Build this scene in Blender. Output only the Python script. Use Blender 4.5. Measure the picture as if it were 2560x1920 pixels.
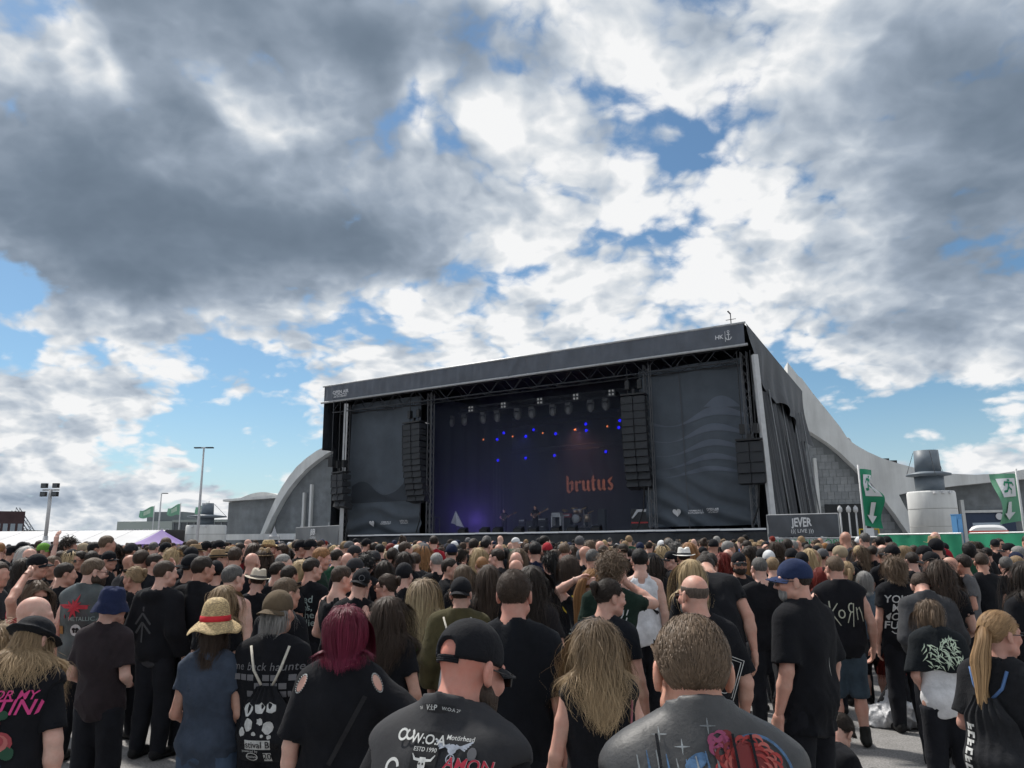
import bpy, bmesh, math, random
import numpy as np
from mathutils import Vector, Matrix
from mathutils.bvhtree import BVHTree

for o in list(bpy.data.objects):
    bpy.data.objects.remove(o)
scene = bpy.context.scene
COL = scene.collection
R_ = math.radians
PI = math.pi

# ------------------------------------------------------------------ camera
F_PX, CAM_Z, HORIZON, ROLL = 1900.0, 1.84, 1356.0, R_(0.5)
PITCH = math.atan((HORIZON - 960) / F_PX)
cam_d = bpy.data.cameras.new('camera')
cam = bpy.data.objects.new('camera', cam_d)
COL.objects.link(cam)
cam_d.sensor_fit = 'HORIZONTAL'
cam_d.sensor_width = 36.0
cam_d.lens = 36.0 * F_PX / 2560
cam_d.clip_end = 5000
CAM_R = Matrix.Rotation(PI / 2 + PITCH, 3, 'X') @ Matrix.Rotation(-ROLL, 3, 'Z')
cam.matrix_world = Matrix.Translation((0, 0, CAM_Z)) @ CAM_R.to_4x4()
scene.camera = cam


def ray(px, py):
    return (CAM_R @ Vector(((px - 1280) / F_PX, -(py - 960) / F_PX, -1))).normalized()


def at(px, py, Y):
    """point on the sight line at ground distance Y"""
    d = ray(px, py)
    return Vector((0, 0, CAM_Z)) + d * (Y / d.y)


def at_z(px, py, z):
    d = ray(px, py)
    return Vector((0, 0, CAM_Z)) + d * ((z - CAM_Z) / d.z)


# ------------------------------------------------------------------ sun, sky
SUN_AZ, SUN_EL = R_(-42), R_(54)        # azimuth from +Y towards +X, behind the clouds up left
sun_d = bpy.data.lights.new('sun', 'SUN')
sun = bpy.data.objects.new('sun', sun_d)
COL.objects.link(sun)
sun_d.energy = 4.0
sun_d.angle = R_(5)
sun_d.color = (1.0, 0.95, 0.88)
sdir = Vector((math.sin(SUN_AZ) * math.cos(SUN_EL), math.cos(SUN_AZ) * math.cos(SUN_EL), math.sin(SUN_EL)))
sun.rotation_euler = sdir.to_track_quat('Z', 'Y').to_euler()

scene.view_settings.view_transform = 'Standard'
scene.view_settings.look = 'None'
scene.view_settings.exposure = 0.2
scene.view_settings.gamma = 1.0
scene.view_settings.use_curve_mapping = False
scene.cycles.max_bounces = 5
scene.cycles.diffuse_bounces = 2
scene.cycles.glossy_bounces = 2
scene.cycles.transparent_max_bounces = 12
scene.cycles.volume_bounces = 0
scene.cycles.use_denoising = True
scene.cycles.use_adaptive_sampling = True
scene.cycles.adaptive_threshold = 0.02
scene.cycles.adaptive_min_samples = 10

world = bpy.data.worlds.new('World')
scene.world = world
world.use_nodes = True
wt = world.node_tree
wt.nodes.clear()


class NG:
    """small helper that strings nodes together"""
    def __init__(s, tree):
        s.t = tree

    def put(s, sock, v):
        if v is None:
            return
        if isinstance(v, bpy.types.NodeSocket):
            s.t.links.new(v, sock)
        else:
            if hasattr(sock.default_value, '__len__'):
                v = tuple(v)
                if len(sock.default_value) == 4 and len(v) == 3:
                    v = v + (1.0,)
            sock.default_value = v

    def node(s, typ, ins=None, out=0, **kw):
        n = s.t.nodes.new(typ)
        for k, v in kw.items():
            setattr(n, k, v)
        for k, v in (ins or {}).items():
            s.put(n.inputs[k], v)
        return n.outputs[out]

    def m(s, op, a, b=None, c=None, clamp=False):
        return s.node('ShaderNodeMath', {0: a, 1: b, 2: c}, operation=op, use_clamp=clamp)

    def vm(s, op, a, b=None, scale=None):
        n = s.t.nodes.new('ShaderNodeVectorMath')
        n.operation = op
        s.put(n.inputs[0], a)
        s.put(n.inputs[1], b)
        if scale is not None:
            s.put(n.inputs['Scale'], scale)
        return n.outputs['Value'] if op in ('LENGTH', 'DOT_PRODUCT', 'DISTANCE') else n.outputs[0]

    def noise(s, vec, scale, detail=6, rough=0.55, lac=2.0, dist=0.0, out=0, dim='3D', w=None):
        n = s.t.nodes.new('ShaderNodeTexNoise')
        n.noise_dimensions = dim
        s.put(n.inputs['Vector'], vec)
        if w is not None:
            s.put(n.inputs['W'], w)
        n.inputs['Scale'].default_value = scale
        n.inputs['Detail'].default_value = detail
        n.inputs['Roughness'].default_value = rough
        n.inputs['Lacunarity'].default_value = lac
        n.inputs['Distortion'].default_value = dist
        return n.outputs[out]

    def rng(s, v, a, b, c, d, smooth=False):
        return s.node('ShaderNodeMapRange', {0: v, 1: a, 2: b, 3: c, 4: d},
                      interpolation_type='SMOOTHSTEP' if smooth else 'LINEAR')

    def mix(s, f, a, b, blend='MIX'):
        n = s.t.nodes.new('ShaderNodeMix')
        n.data_type = 'RGBA'
        n.blend_type = blend
        s.put(n.inputs[0], f)
        s.put(n.inputs[6], a)
        s.put(n.inputs[7], b)
        return n.outputs[2]

    def ramp(s, f, stops):
        n = s.t.nodes.new('ShaderNodeValToRGB')
        e = n.color_ramp.elements
        e[0].position, e[0].color = stops[0][0], tuple(stops[0][1]) + (1,)
        e[1].position, e[1].color = stops[-1][0], tuple(stops[-1][1]) + (1,)
        for p, c in stops[1:-1]:
            q = e.new(p)
            q.color = tuple(c) + (1,)
        s.put(n.inputs[0], f)
        return n.outputs[0]


g = NG(wt)
dirv = g.node('ShaderNodeTexCoord', out=0)
sep = wt.nodes.new('ShaderNodeSeparateXYZ')
wt.links.new(dirv, sep.inputs[0])
dx, dy, dz = sep.outputs
az = g.m('ARCTAN2', dx, dy)
el = g.m('ARCSINE', dz)
AE = g.node('ShaderNodeCombineXYZ', {0: g.m('MULTIPLY', az, 57.2958), 1: g.m('MULTIPLY', el, 57.2958), 2: 0.0})


def azel(px, py):
    d = ray(px, py)
    return math.degrees(math.atan2(d.x, d.y)), math.degrees(math.asin(d.z))


# clouds drift in a plane overhead: the further down the sky, the more they crowd together
zc = g.m('ADD', g.m('MAXIMUM', dz, 0.0), 0.42)
P = g.node('ShaderNodeCombineXYZ', {0: g.m('DIVIDE', dx, zc), 1: g.m('DIVIDE', dy, zc), 2: 0.0})
# the bank's own shapes get ragged edges from a warp of the sky coordinates
warp = g.vm('SUBTRACT', g.noise(P, 1.9, 5, 0.6, out=1), (0.5, 0.5, 0.5))
AEw = g.vm('ADD', AE, g.vm('MULTIPLY', warp, (17.0, 11.0, 0.0)))


def blobs(lst):
    tot = None
    for (x, y, rx, ry, rot, amp) in lst:           # 2212-wide picture coordinates turned into azimuth / elevation
        a, e = azel(x * 1.1573, y * 1.1573)
        k = 1.1573 / F_PX * 57.3 * 0.95
        v = g.vm('SUBTRACT', AEw, (a, e, 0))
        if rot:
            v = g.node('ShaderNodeVectorRotate', {'Vector': v, 'Angle': R_(-rot)}, rotation_type='Z_AXIS')
        v = g.vm('MULTIPLY', v, (1 / (rx * k), 1 / (ry * k), 0))
        q = g.m('POWER', 2.718, g.m('MULTIPLY', g.vm('DOT_PRODUCT', v, v), -1.0))
        q = g.m('MULTIPLY', q, amp)
        tot = q if tot is None else g.m('ADD', tot, q)
    return tot


cover_add = blobs([
    (360, 440, 560, 220, 10, 0.62), (560, 20, 520, 110, 0, 0.36), (2100, 300, 330, 330, 0, 0.42),
    (1350, 640, 560, 130, 0, 0.20), (1150, 330, 330, 200, 0, 0.16), (1700, 130, 380, 130, 0, 0.20), (2020, 690, 270, 70, 10, 0.25),
    # gaps of blue
    (1130, 112, 95, 38, -10, -0.40), (880, 150, 50, 65, 0, -0.26), (1370, 225, 120, 30, -30, -0.36),
    (1500, 345, 170, 32, -8, -0.36), (1775, 410, 90, 32, -15, -0.44),
    (1200, 400, 80, 36, 0, -0.30), (1150, 610, 50, 40, 0, -0.42), (870, 665, 90, 30, 0, -0.42),
    (0, 600, 80, 60, 0, -0.80), (20, 735, 100, 40, 0, -0.40),
    (640, 790, 140, 44, -20, -0.44), (600, 900, 330, 75, -12, -0.62), (420, 960, 280, 50, -25, -0.42),
    (1850, 820, 240, 85, -18, -0.72), (2150, 890, 260, 50, 0, -0.34), (420, 745, 300, 18, 5, -0.30),
    (640, 1020, 240, 60, 0, -0.40), (1830, 930, 180, 60, 0, -0.44),
    # the cumulus bank along the left horizon
    (90, 985, 260, 66, -24, 0.46), (150, 850, 240, 70, 0, 0.40), (420, 830, 250, 36, 6, 0.40), (330, 705, 360, 30, 4, 0.36), (1950, 800, 200, 30, 8, 0.2),
])
dark_add = blobs([
    (450, 530, 430, 130, 4, 0.72), (180, 400, 330, 140, 14, 0.50), (760, 570, 200, 90, -8, 0.40),
    (520, 20, 620, 95, 0, 0.66), (150, 250, 260, 110, 20, 0.34), (800, 220, 120, 190, 12, 0.42), (1030, 60, 70, 120, 10, 0.36),
    (2120, 360, 210, 240, 0, 0.70), (1920, 180, 280, 130, 0, 0.26), (1470, 50, 90, 100, 0, 0.14),
    (330, 170, 330, 110, -10, 0.26), (2020, 640, 240, 50, 10, 0.12), (1000, 420, 170, 110, 0, 0.14), (200, 1060, 200, 22, 0, 0.14),
    # sun breaking through along the ragged upper left
    (210, 160, 250, 38, -38, -0.36), (50, 75, 150, 34, -44, -0.34), (490, 240, 150, 42, -38, -0.36),
    (920, 200, 55, 100, 15, -0.28), (1300, 560, 600, 200, 0, -0.06),
])

Pw = g.vm('ADD', P, g.vm('SCALE', warp, scale=0.22))


def billow(vec, det):
    n = g.noise(vec, 3.3, det, 0.60)
    v = g.node('ShaderNodeTexVoronoi', {'Vector': vec, 'Scale': 7.5, 'Detail': 2.0, 'Roughness': 0.55,
                                        'Lacunarity': 2.3}, feature='F1', voronoi_dimensions='2D')
    return g.m('ADD', g.m('MULTIPLY', g.m('SUBTRACT', n, 0.5), 1.9), g.m('MULTIPLY', g.m('SUBTRACT', 0.46, v), 0.72))


fb = billow(Pw, 7)
sunp = (math.sin(SUN_AZ) * 0.06, 0.055, 0.0)
fb2 = billow(g.vm('ADD', Pw, sunp), 5)
fine = g.noise(P, 19.0, 5, 0.62, dist=0.3)

dens = g.m('ADD', fb, g.m('MULTIPLY', g.m('SUBTRACT', fine, 0.5), 0.60))
dens = g.m('ADD', dens, g.m('ADD', cover_add, g.rng(dz, 0.02, 0.17, 0.80, 0.50, True)))
alpha = g.rng(dens, -0.08, 0.36, 0.0, 1.0, True)
relief = g.m('SUBTRACT', fb, fb2)                      # billows turned to the sun are brighter
calm = g.rng(dark_add, 0.1, 0.8, 1.15, 0.70)            # the heavy banks are smoother underneath
mott = g.m('ADD', g.m('MULTIPLY', g.m('SUBTRACT', dens, 0.20), 0.20), g.m('MULTIPLY', g.m('SUBTRACT', g.noise(Pw, 6.0, 4, 0.6), 0.5), 0.26))
mott = g.m('SUBTRACT', mott, g.m('MULTIPLY', relief, 0.50))
mott = g.m('ADD', mott, g.m('MULTIPLY', g.m('SUBTRACT', fine, 0.5), 0.14))
thick = g.m('ADD', g.m('ADD', g.m('MULTIPLY', mott, calm), g.m('MULTIPLY', dark_add, 1.12)), 0.05)
thick = g.m('TANH', g.m('MULTIPLY', thick, 1.08))
ccol = g.ramp(thick, [(0.0, (0.80, 0.805, 0.81)), (0.10, (0.66, 0.685, 0.71)), (0.26, (0.48, 0.53, 0.59)),
                      (0.50, (0.29, 0.345, 0.42)), (0.78, (0.160, 0.205, 0.265)), (1.0, (0.095, 0.130, 0.175))])
sky = wt.nodes.new('ShaderNodeTexSky')
sky.sky_type = 'NISHITA'
sky.sun_disc = False
sky.sun_elevation = SUN_EL
sky.sun_rotation = SUN_AZ
sky.altitude = 0
sky.air_density = 1.0
sky.dust_density = 0.4
sky.ozone_density = 1.2
SKY_STRENGTH = 0.085
hazy = g.rng(dz, 0.0, 0.20, 0.45, 0.0, True)           # thin cloud veil near the horizon
skyc = g.vm('MULTIPLY', sky.outputs[0], (SKY_STRENGTH * .80, SKY_STRENGTH * 1.0, SKY_STRENGTH * 1.06))
skyc = g.mix(hazy, skyc, (0.50, 0.60, 0.70))
allc = g.mix(alpha, skyc, ccol)
bg = wt.nodes.new('ShaderNodeBackground')
wt.links.new(allc, bg.inputs[0])
bg.inputs[1].default_value = 1.0
wo = wt.nodes.new('ShaderNodeOutputWorld')
wt.links.new(bg.outputs[0], wo.inputs[0])
world.cycles.sampling_method = 'MANUAL'
world.cycles.sample_map_resolution = 512

# ------------------------------------------------------------------ materials
MATS = {}


def mat(name, color, rough=0.7, metal=0.0, spec=0.4, noise=None, bump=None, emit=None, estr=0.0, sheen=0.0, sub=0.0, coords='Object', extra=None):
    """principled material; noise=(scale, amount) varies the colour, bump=(scale, strength, distance)"""
    if name in MATS:
        return MATS[name]
    m = bpy.data.materials.new(name)
    m.use_nodes = True
    nt = m.node_tree
    b = nt.nodes['Principled BSDF']
    q = NG(nt)
    b.inputs['Base Color'].default_value = (*color, 1)
    b.inputs['Roughness'].default_value = rough
    b.inputs['Metallic'].default_value = metal
    b.inputs['Specular IOR Level'].default_value = spec
    if sheen:
        b.inputs['Sheen Weight'].default_value = sheen
        b.inputs['Sheen Roughness'].default_value = 0.6
    if sub:
        b.inputs['Subsurface Weight'].default_value = sub
        b.inputs['Subsurface Radius'].default_value = (0.012, 0.005, 0.003)
        b.inputs['Subsurface Scale'].default_value = 1.0
    tc = q.node('ShaderNodeTexCoord', out=3)
    if noise:
        n = q.noise(tc, noise[0], 5, 0.6)
        f = q.rng(n, 0.3, 0.7, 1 - noise[1], 1 + noise[1])
        col = q.vm('SCALE', color, scale=f)
        if extra:
            col = extra(q, tc, col)
        nt.links.new(col, b.inputs['Base Color'])
    if bump:
        n = q.noise(tc, bump[0], 6, 0.6, dist=0.3)
        bn = nt.nodes.new('ShaderNodeBump')
        bn.inputs['Strength'].default_value = bump[1]
        bn.inputs['Distance'].default_value = bump[2]
        nt.links.new(n, bn.inputs['Height'])
        nt.links.new(bn.outputs[0], b.inputs['Normal'])
    if emit:
        b.inputs['Emission Color'].default_value = (*emit, 1)
        b.inputs['Emission Strength'].default_value = estr
    MATS[name] = m
    return m


# ------------------------------------------------------------------ mesh building
def link_mesh(name, verts, faces, material, parent=None, smooth=False, mats=None, mi=None):
    me = bpy.data.meshes.new(name)
    me.from_pydata([tuple(v) for v in verts] if not isinstance(verts, np.ndarray) else verts.tolist(), [],
                   faces if not isinstance(faces, np.ndarray) else faces.tolist())
    for x in (mats or [material]):
        me.materials.append(x)
    if mi is not None:
        me.polygons.foreach_set('material_index', mi)
    if smooth:
        me.polygons.foreach_set('use_smooth', [True] * len(me.polygons))
    me.update()
    o = bpy.data.objects.new(name, me)
    COL.objects.link(o)
    if parent is not None:
        o.parent = parent
    return o


def tag(o, label=None, cat=None, group=None, kind=None):
    for k, v in (('label', label), ('category', cat), ('group', group), ('kind', kind)):
        if v:
            o[k] = v
    return o


def empty(name, loc=(0, 0, 0), rz=0.0, label=None, cat=None, group=None):
    o = bpy.data.objects.new(name, None)
    o.empty_display_size = 0.2
    COL.objects.link(o)
    o.location = loc
    o.rotation_euler = (0, 0, rz)
    return tag(o, label, cat, group)


class MB:
    def __init__(s):
        s.v, s.f = [], []

    def add(s, vs, fs):
        b = len(s.v)
        s.v += [tuple(v) for v in vs]
        s.f += [tuple(i + b for i in f) for f in fs]
        return s

    def box(s, c, d, rz=0.0, M=None):
        x, y, z = d[0] / 2, d[1] / 2, d[2] / 2
        vs = [Vector((i * x, j * y, k * z)) for k in (-1, 1) for j in (-1, 1) for i in (-1, 1)]
        R = M if M is not None else Matrix.Rotation(rz, 3, 'Z')
        vs = [R @ v + Vector(c) for v in vs]
        return s.add(vs, [(0, 2, 3, 1), (4, 5, 7, 6), (0, 1, 5, 4), (2, 6, 7, 3), (0, 4, 6, 2), (1, 3, 7, 5)])

    def box2(s, a, b):
        return s.box([(a[i] + b[i]) / 2 for i in range(3)], [abs(b[i] - a[i]) for i in range(3)])

    def tube(s, pts, r, n=8, caps=True, rr=None):
        pts = [Vector(p) for p in pts]
        rings = []
        up = Vector((0, 0, 1))
        for i, p in enumerate(pts):
            t = (pts[min(i + 1, len(pts) - 1)] - pts[max(i - 1, 0)]).normalized()
            a = t.cross(up)
            if a.length < 1e-3:
                a = t.cross(Vector((1, 0, 0)))
            a.normalize()
            b = t.cross(a)
            rad = rr[i] if rr else r
            rings.append([p + (a * math.cos(2 * PI * k / n) + b * math.sin(2 * PI * k / n)) * rad for k in range(n)])
        vs = [v for q in rings for v in q]
        fs = []
        for i in range(len(pts) - 1):
            for k in range(n):
                fs.append((i * n + k, i * n + (k + 1) % n, (i + 1) * n + (k + 1) % n, (i + 1) * n + k))
        if caps:
            fs.append(tuple(range(n))[::-1])
            fs.append(tuple((len(pts) - 1) * n + k for k in range(n)))
        return s.add(vs, fs)

    def lathe(s, prof, n=24, c=(0, 0, 0), sx=1.0, sy=1.0):
        vs, fs = [], []
        for (r, z) in prof:
            for k in range(n):
                a = 2 * PI * k / n
                vs.append((c[0] + r * sx * math.cos(a), c[1] + r * sy * math.sin(a), c[2] + z))
        for i in range(len(prof) - 1):
            for k in range(n):
                fs.append((i * n + k, i * n + (k + 1) % n, (i + 1) * n + (k + 1) % n, (i + 1) * n + k))
        if prof[0][0] > 1e-4:
            fs.append(tuple(range(n))[::-1])
        if prof[-1][0] > 1e-4:
            fs.append(tuple((len(prof) - 1) * n + k for k in range(n)))
        return s.add(vs, fs)

    def prism(s, poly, d, t0=0.0):
        """polygon in x-z, from y=t0 to y=t0+d"""
        n = len(poly)
        vs = [(x, t0, z) for x, z in poly] + [(x, t0 + d, z) for x, z in poly]
        fs = [tuple(range(n)), tuple(range(2 * n - 1, n - 1, -1))]
        fs += [(i, i + n, (i + 1) % n + n, (i + 1) % n) for i in range(n)]
        return s.add(vs, fs)

    def grid(s, fn, nu, nv):
        vs = [fn(i / nu, j / nv) for j in range(nv + 1) for i in range(nu + 1)]
        fs = [(j * (nu + 1) + i, j * (nu + 1) + i + 1, (j + 1) * (nu + 1) + i + 1, (j + 1) * (nu + 1) + i)
              for j in range(nv) for i in range(nu)]
        return s.add(vs, fs)

    def build(s, name, material, parent=None, smooth=False):
        return link_mesh(name, s.v, s.f, material, parent, smooth)


_tcache = {}


def text2d(txt, size=1.0, bold=0.0, shear=0.0, space=1.0):
    """flat outline text: (verts in x-z as list of (x, z)), faces; centred, cap height about 0.7 size"""
    key = (txt, bold, shear, space)
    if key not in _tcache:
        cu = bpy.data.curves.new('tmp_text', 'FONT')
        cu.body = txt
        cu.align_x = 'CENTER'
        cu.align_y = 'CENTER'
        cu.offset = bold
        cu.shear = shear
        cu.space_character = space
        cu.resolution_u = 3
        ob = bpy.data.objects.new('tmp_text', cu)
        COL.objects.link(ob)
        me = bpy.data.meshes.new_from_object(ob)
        v = [(p.co.x, p.co.y) for p in me.vertices]
        f = [tuple(p.vertices) for p in me.polygons]
        bpy.data.meshes.remove(me)
        bpy.data.objects.remove(ob)
        bpy.data.curves.remove(cu)
        _tcache[key] = (v, f)
    v, f = _tcache[key]
    return [(x * size, y * size) for x, y in v], f


def stroke2d(paths, w):
    """polylines thickened to flat quads; paths: list of [(x, z[, width])...]"""
    vs, fs = [], []
    for p in paths:
        n = len(p)
        b = len(vs)
        for i, q in enumerate(p):
            a0, a1 = p[max(i - 1, 0)], p[min(i + 1, n - 1)]
            tx, tz = a1[0] - a0[0], a1[1] - a0[1]
            l = math.hypot(tx, tz) or 1
            ww = (q[2] if len(q) > 2 else w) / 2
            vs += [(q[0] - tz / l * ww, q[1] + tx / l * ww), (q[0] + tz / l * ww, q[1] - tx / l * ww)]
        for i in range(n - 1):
            fs.append((b + 2 * i, b + 2 * i + 1, b + 2 * i + 3, b + 2 * i + 2))
    return vs, fs


def arc(cx, cz, r, a0, a1, n=12, rz=None):
    rz = rz or r
    return [(cx + r * math.cos(R_(a0 + (a1 - a0) * i / n)), cz + rz * math.sin(R_(a0 + (a1 - a0) * i / n))) for i in range(n + 1)]


def disc2d(cx, cz, r, n=16, rz=None):
    rz = rz or r
    return [(cx + r * math.cos(2 * PI * i / n), cz + rz * math.sin(2 * PI * i / n)) for i in range(n)], [tuple(range(n))]


def merge2d(*sh):
    V, Fc = [], []
    for v, f in sh:
        b = len(V)
        V += v
        Fc += [tuple(i + b for i in q) for q in f]
    return V, Fc


def shift2d(sh, dx, dz, s=1.0, rot=0.0):
    c, sn = math.cos(rot), math.sin(rot)
    return [((x * c - z * sn) * s + dx, (x * sn + z * c) * s + dz) for x, z in sh[0]], sh[1]


def flat_sign(name, sh, material, parent, fn):
    """a flat print: 2-D shape laid on a surface by fn(x, z) -> point"""
    o = link_mesh(name, [fn(x, z) for x, z in sh[0]], sh[1], material, parent)
    if 'lettering' in name or 'text' in name:
        o['kind'] = 'stuff'
    return o


# ------------------------------------------------------------------ signed distance fields, meshed with surface nets
def axis(lo, hi, base, fine=()):
    xs = [lo]
    while xs[-1] < hi:
        h = base
        for a, b, hh in fine:
            if a <= xs[-1] <= b:
                h = min(h, hh)
        xs.append(xs[-1] + h)
    return np.array(xs, dtype=np.float32)


class Field:
    def __init__(s, xs, ys, zs):
        s.xs, s.ys, s.zs = xs, ys, zs
        s.D = np.full((len(xs), len(ys), len(zs)), 1.0, np.float32)

    def _sub(s, lo, hi):
        sl = []
        for a, l, h in ((s.xs, lo[0], hi[0]), (s.ys, lo[1], hi[1]), (s.zs, lo[2], hi[2])):
            i = max(0, int(np.searchsorted(a, l)) - 1)
            j = min(len(a), int(np.searchsorted(a, h)) + 1)
            sl.append(slice(i, j))
        return tuple(sl)

    def pts(s, sl):
        return s.xs[sl[0]][:, None, None], s.ys[sl[1]][None, :, None], s.zs[sl[2]][None, None, :]

    def merge(s, sl, d, k, op):
        A = s.D[sl]
        if op == 'add':
            if k > 0:
                h = np.clip(k - np.abs(A - d), 0, None) / k
                s.D[sl] = np.minimum(A, d) - h * h * k * 0.25
            else:
                s.D[sl] = np.minimum(A, d)
        elif op == 'cut':
            s.D[sl] = np.maximum(A, -d)
        else:
            s.D[sl] = np.maximum(A, d)

    def cone(s, a, b, ra, rb, k=0.03, op='add', flat=None, clip=None, R=None):
        """round cone a-b; flat=(axis vector, factor) squashes along an axis; clip=(point, normal) keeps the side against normal"""
        a, b = np.array(a, np.float32), np.array(b, np.float32)
        m = max(ra, rb) * 1.15 + 0.05 + k
        sl = s._sub(np.minimum(a, b) - m, np.maximum(a, b) + m)
        X, Y, Z = s.pts(sl)
        px, py, pz = X - a[0], Y - a[1], Z - a[2]
        ab = b - a
        if flat is not None:
            ax, fa = np.array(flat[0], np.float32), flat[1]
            dp = (px * ax[0] + py * ax[1] + pz * ax[2]) * (1 / fa - 1)
            px, py, pz = px + dp * ax[0], py + dp * ax[1], pz + dp * ax[2]
            ab = ab + ax * float(ab @ ax) * (1 / fa - 1)
        L2 = float(ab @ ab) + 1e-9
        t = np.clip((px * ab[0] + py * ab[1] + pz * ab[2]) / L2, 0, 1)
        d = np.sqrt((px - t * ab[0]) ** 2 + (py - t * ab[1]) ** 2 + (pz - t * ab[2]) ** 2) - (ra + (rb - ra) * t)
        if flat is not None:
            d = d * min(1.0, flat[1])
        if clip is not None:
            c, n = clip
            d = np.maximum(d, (X - c[0]) * n[0] + (Y - c[1]) * n[1] + (Z - c[2]) * n[2])
        s.merge(sl, d.astype(np.float32), k, op)

    def ell(s, c, r, k=0.03, op='add', R=None):
        c = np.array(c, np.float32)
        m = max(r) + 0.05 + k
        sl = s._sub(c - m, c + m)
        X, Y, Z = s.pts(sl)
        x, y, z = X - c[0], Y - c[1], Z - c[2]
        if R is not None:
            R = np.array(R, np.float32)
            x, y, z = (R[0, 0] * x + R[1, 0] * y + R[2, 0] * z, R[0, 1] * x + R[1, 1] * y + R[2, 1] * z,
                       R[0, 2] * x + R[1, 2] * y + R[2, 2] * z)
        k0 = np.sqrt((x / r[0]) ** 2 + (y / r[1]) ** 2 + (z / r[2]) ** 2)
        k1 = np.sqrt((x / r[0] ** 2) ** 2 + (y / r[1] ** 2) ** 2 + (z / r[2] ** 2) ** 2) + 1e-6
        d = k0 * (k0 - 1) / k1
        s.merge(sl, d.astype(np.float32), k, op)

    def mesh(s):
        D = s.D
        S = D < 0
        c = S[:-1, :-1, :-1].astype(np.int8)
        for i in (0, 1):
            for j in (0, 1):
                for k in (0, 1):
                    if i + j + k:
                        c = c + S[i:D.shape[0] - 1 + i, j:D.shape[1] - 1 + j, k:D.shape[2] - 1 + k]
        act = (c > 0) & (c < 8)
        I, J, K = np.nonzero(act)
        n = len(I)
        idx = np.full(act.shape, -1, np.int32)
        idx[I, J, K] = np.arange(n)
        acc = np.zeros((n, 3), np.float64)
        cnt = np.zeros(n)
        co = [(0, 0, 0), (1, 0, 0), (0, 1, 0), (1, 1, 0), (0, 0, 1), (1, 0, 1), (0, 1, 1), (1, 1, 1)]
        for a, b in ((0, 1), (2, 3), (4, 5), (6, 7), (0, 2), (1, 3), (4, 6), (5, 7), (0, 4), (1, 5), (2, 6), (3, 7)):
            ca, cb = co[a], co[b]
            da = D[I + ca[0], J + ca[1], K + ca[2]]
            db = D[I + cb[0], J + cb[1], K + cb[2]]
            x = (da < 0) != (db < 0)
            t = np.where(x, da / np.where(x, da - db, 1), 0)
            pa = np.stack([s.xs[I + ca[0]], s.ys[J + ca[1]], s.zs[K + ca[2]]], 1)
            pb = np.stack([s.xs[I + cb[0]], s.ys[J + cb[1]], s.zs[K + cb[2]]], 1)
            acc += np.where(x[:, None], pa + (pb - pa) * t[:, None], 0)
            cnt += x
        V = acc / np.maximum(cnt, 1)[:, None]
        faces = []
        for ax in range(3):
            sh = list(D.shape)
            A = S[tuple(slice(0, -1) if q == ax else slice(1, -1) for q in range(3))]
            B = S[tuple(slice(1, None) if q == ax else slice(1, -1) for q in range(3))]
            e = np.nonzero(A != B)
            base = [e[0], e[1], e[2]]
            u, w = [(1, 2), (2, 0), (0, 1)][ax]
            q = []
            for du, dw in ((0, 0), (1, 0), (1, 1), (0, 1)):
                p = [base[0].copy(), base[1].copy(), base[2].copy()]
                for o_ in range(3):
                    if o_ != ax:
                        p[o_] = p[o_] + 0
                p[u] = p[u] + du
                p[w] = p[w] + dw
                q.append(idx[p[0], p[1], p[2]])
            Q = np.stack(q, 1)
            flip = ~A[e]
            Q[flip] = Q[flip][:, ::-1]
            faces.append(Q)
        Fc = np.concatenate(faces)
        Fc = Fc[(Fc >= 0).all(1)]
        return V, Fc


def tri_smooth(V, Fc, it=1, w=0.5):
    for _ in range(it):
        acc = np.zeros_like(V)
        cnt = np.zeros(len(V))
        for a in range(4):
            b = (a + 1) % 4
            np.add.at(acc, Fc[:, a], V[Fc[:, b]])
            np.add.at(acc, Fc[:, b], V[Fc[:, a]])
            np.add.at(cnt, Fc[:, a], 1)
            np.add.at(cnt, Fc[:, b], 1)
        V = V * (1 - w) + acc / np.maximum(cnt, 1)[:, None] * w
    return V


def np_mesh(name, V, Fc, smooth=True, mi=None):
    me = bpy.data.meshes.new(name)
    V = np.asarray(V, np.float32)
    Fc = np.asarray(Fc, np.int32)
    nf, k = Fc.shape
    me.vertices.add(len(V))
    me.vertices.foreach_set('co', V.ravel())
    me.loops.add(nf * k)
    me.loops.foreach_set('vertex_index', Fc.ravel())
    me.polygons.add(nf)
    me.polygons.foreach_set('loop_start', np.arange(0, nf * k, k, dtype=np.int32))
    me.polygons.foreach_set('loop_total', np.full(nf, k, np.int32))
    if mi is not None:
        me.polygons.foreach_set('material_index', np.asarray(mi, np.int32))
    me.update(calc_edges=True)
    if smooth:
        me.polygons.foreach_set('use_smooth', np.ones(nf, bool))
    return me


def use_mesh(name, me, material, parent=None, own=False):
    """an object that shares mesh data and carries its own material"""
    mats = material if isinstance(material, (list, tuple)) else [material]
    while len(me.materials) < len(mats):
        me.materials.append(None)
    o = bpy.data.objects.new(name, me)
    COL.objects.link(o)
    for i, x in enumerate(mats):
        o.material_slots[i].link = 'OBJECT'
        o.material_slots[i].material = x
    if parent is not None:
        o.parent = parent
    return o

# ------------------------------------------------------------------ surface materials
def asphalt_extra(q, tc, col):
    n = q.noise(tc, 0.35, 4, 0.6)
    col = q.vm('SCALE', col, scale=q.rng(n, 0.35, 0.65, 0.8, 1.15))
    s = q.noise(tc, 60, 2, 0.5)
    return q.vm('SCALE', col, scale=q.rng(s, 0.3, 0.7, 0.65, 1.4))


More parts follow.
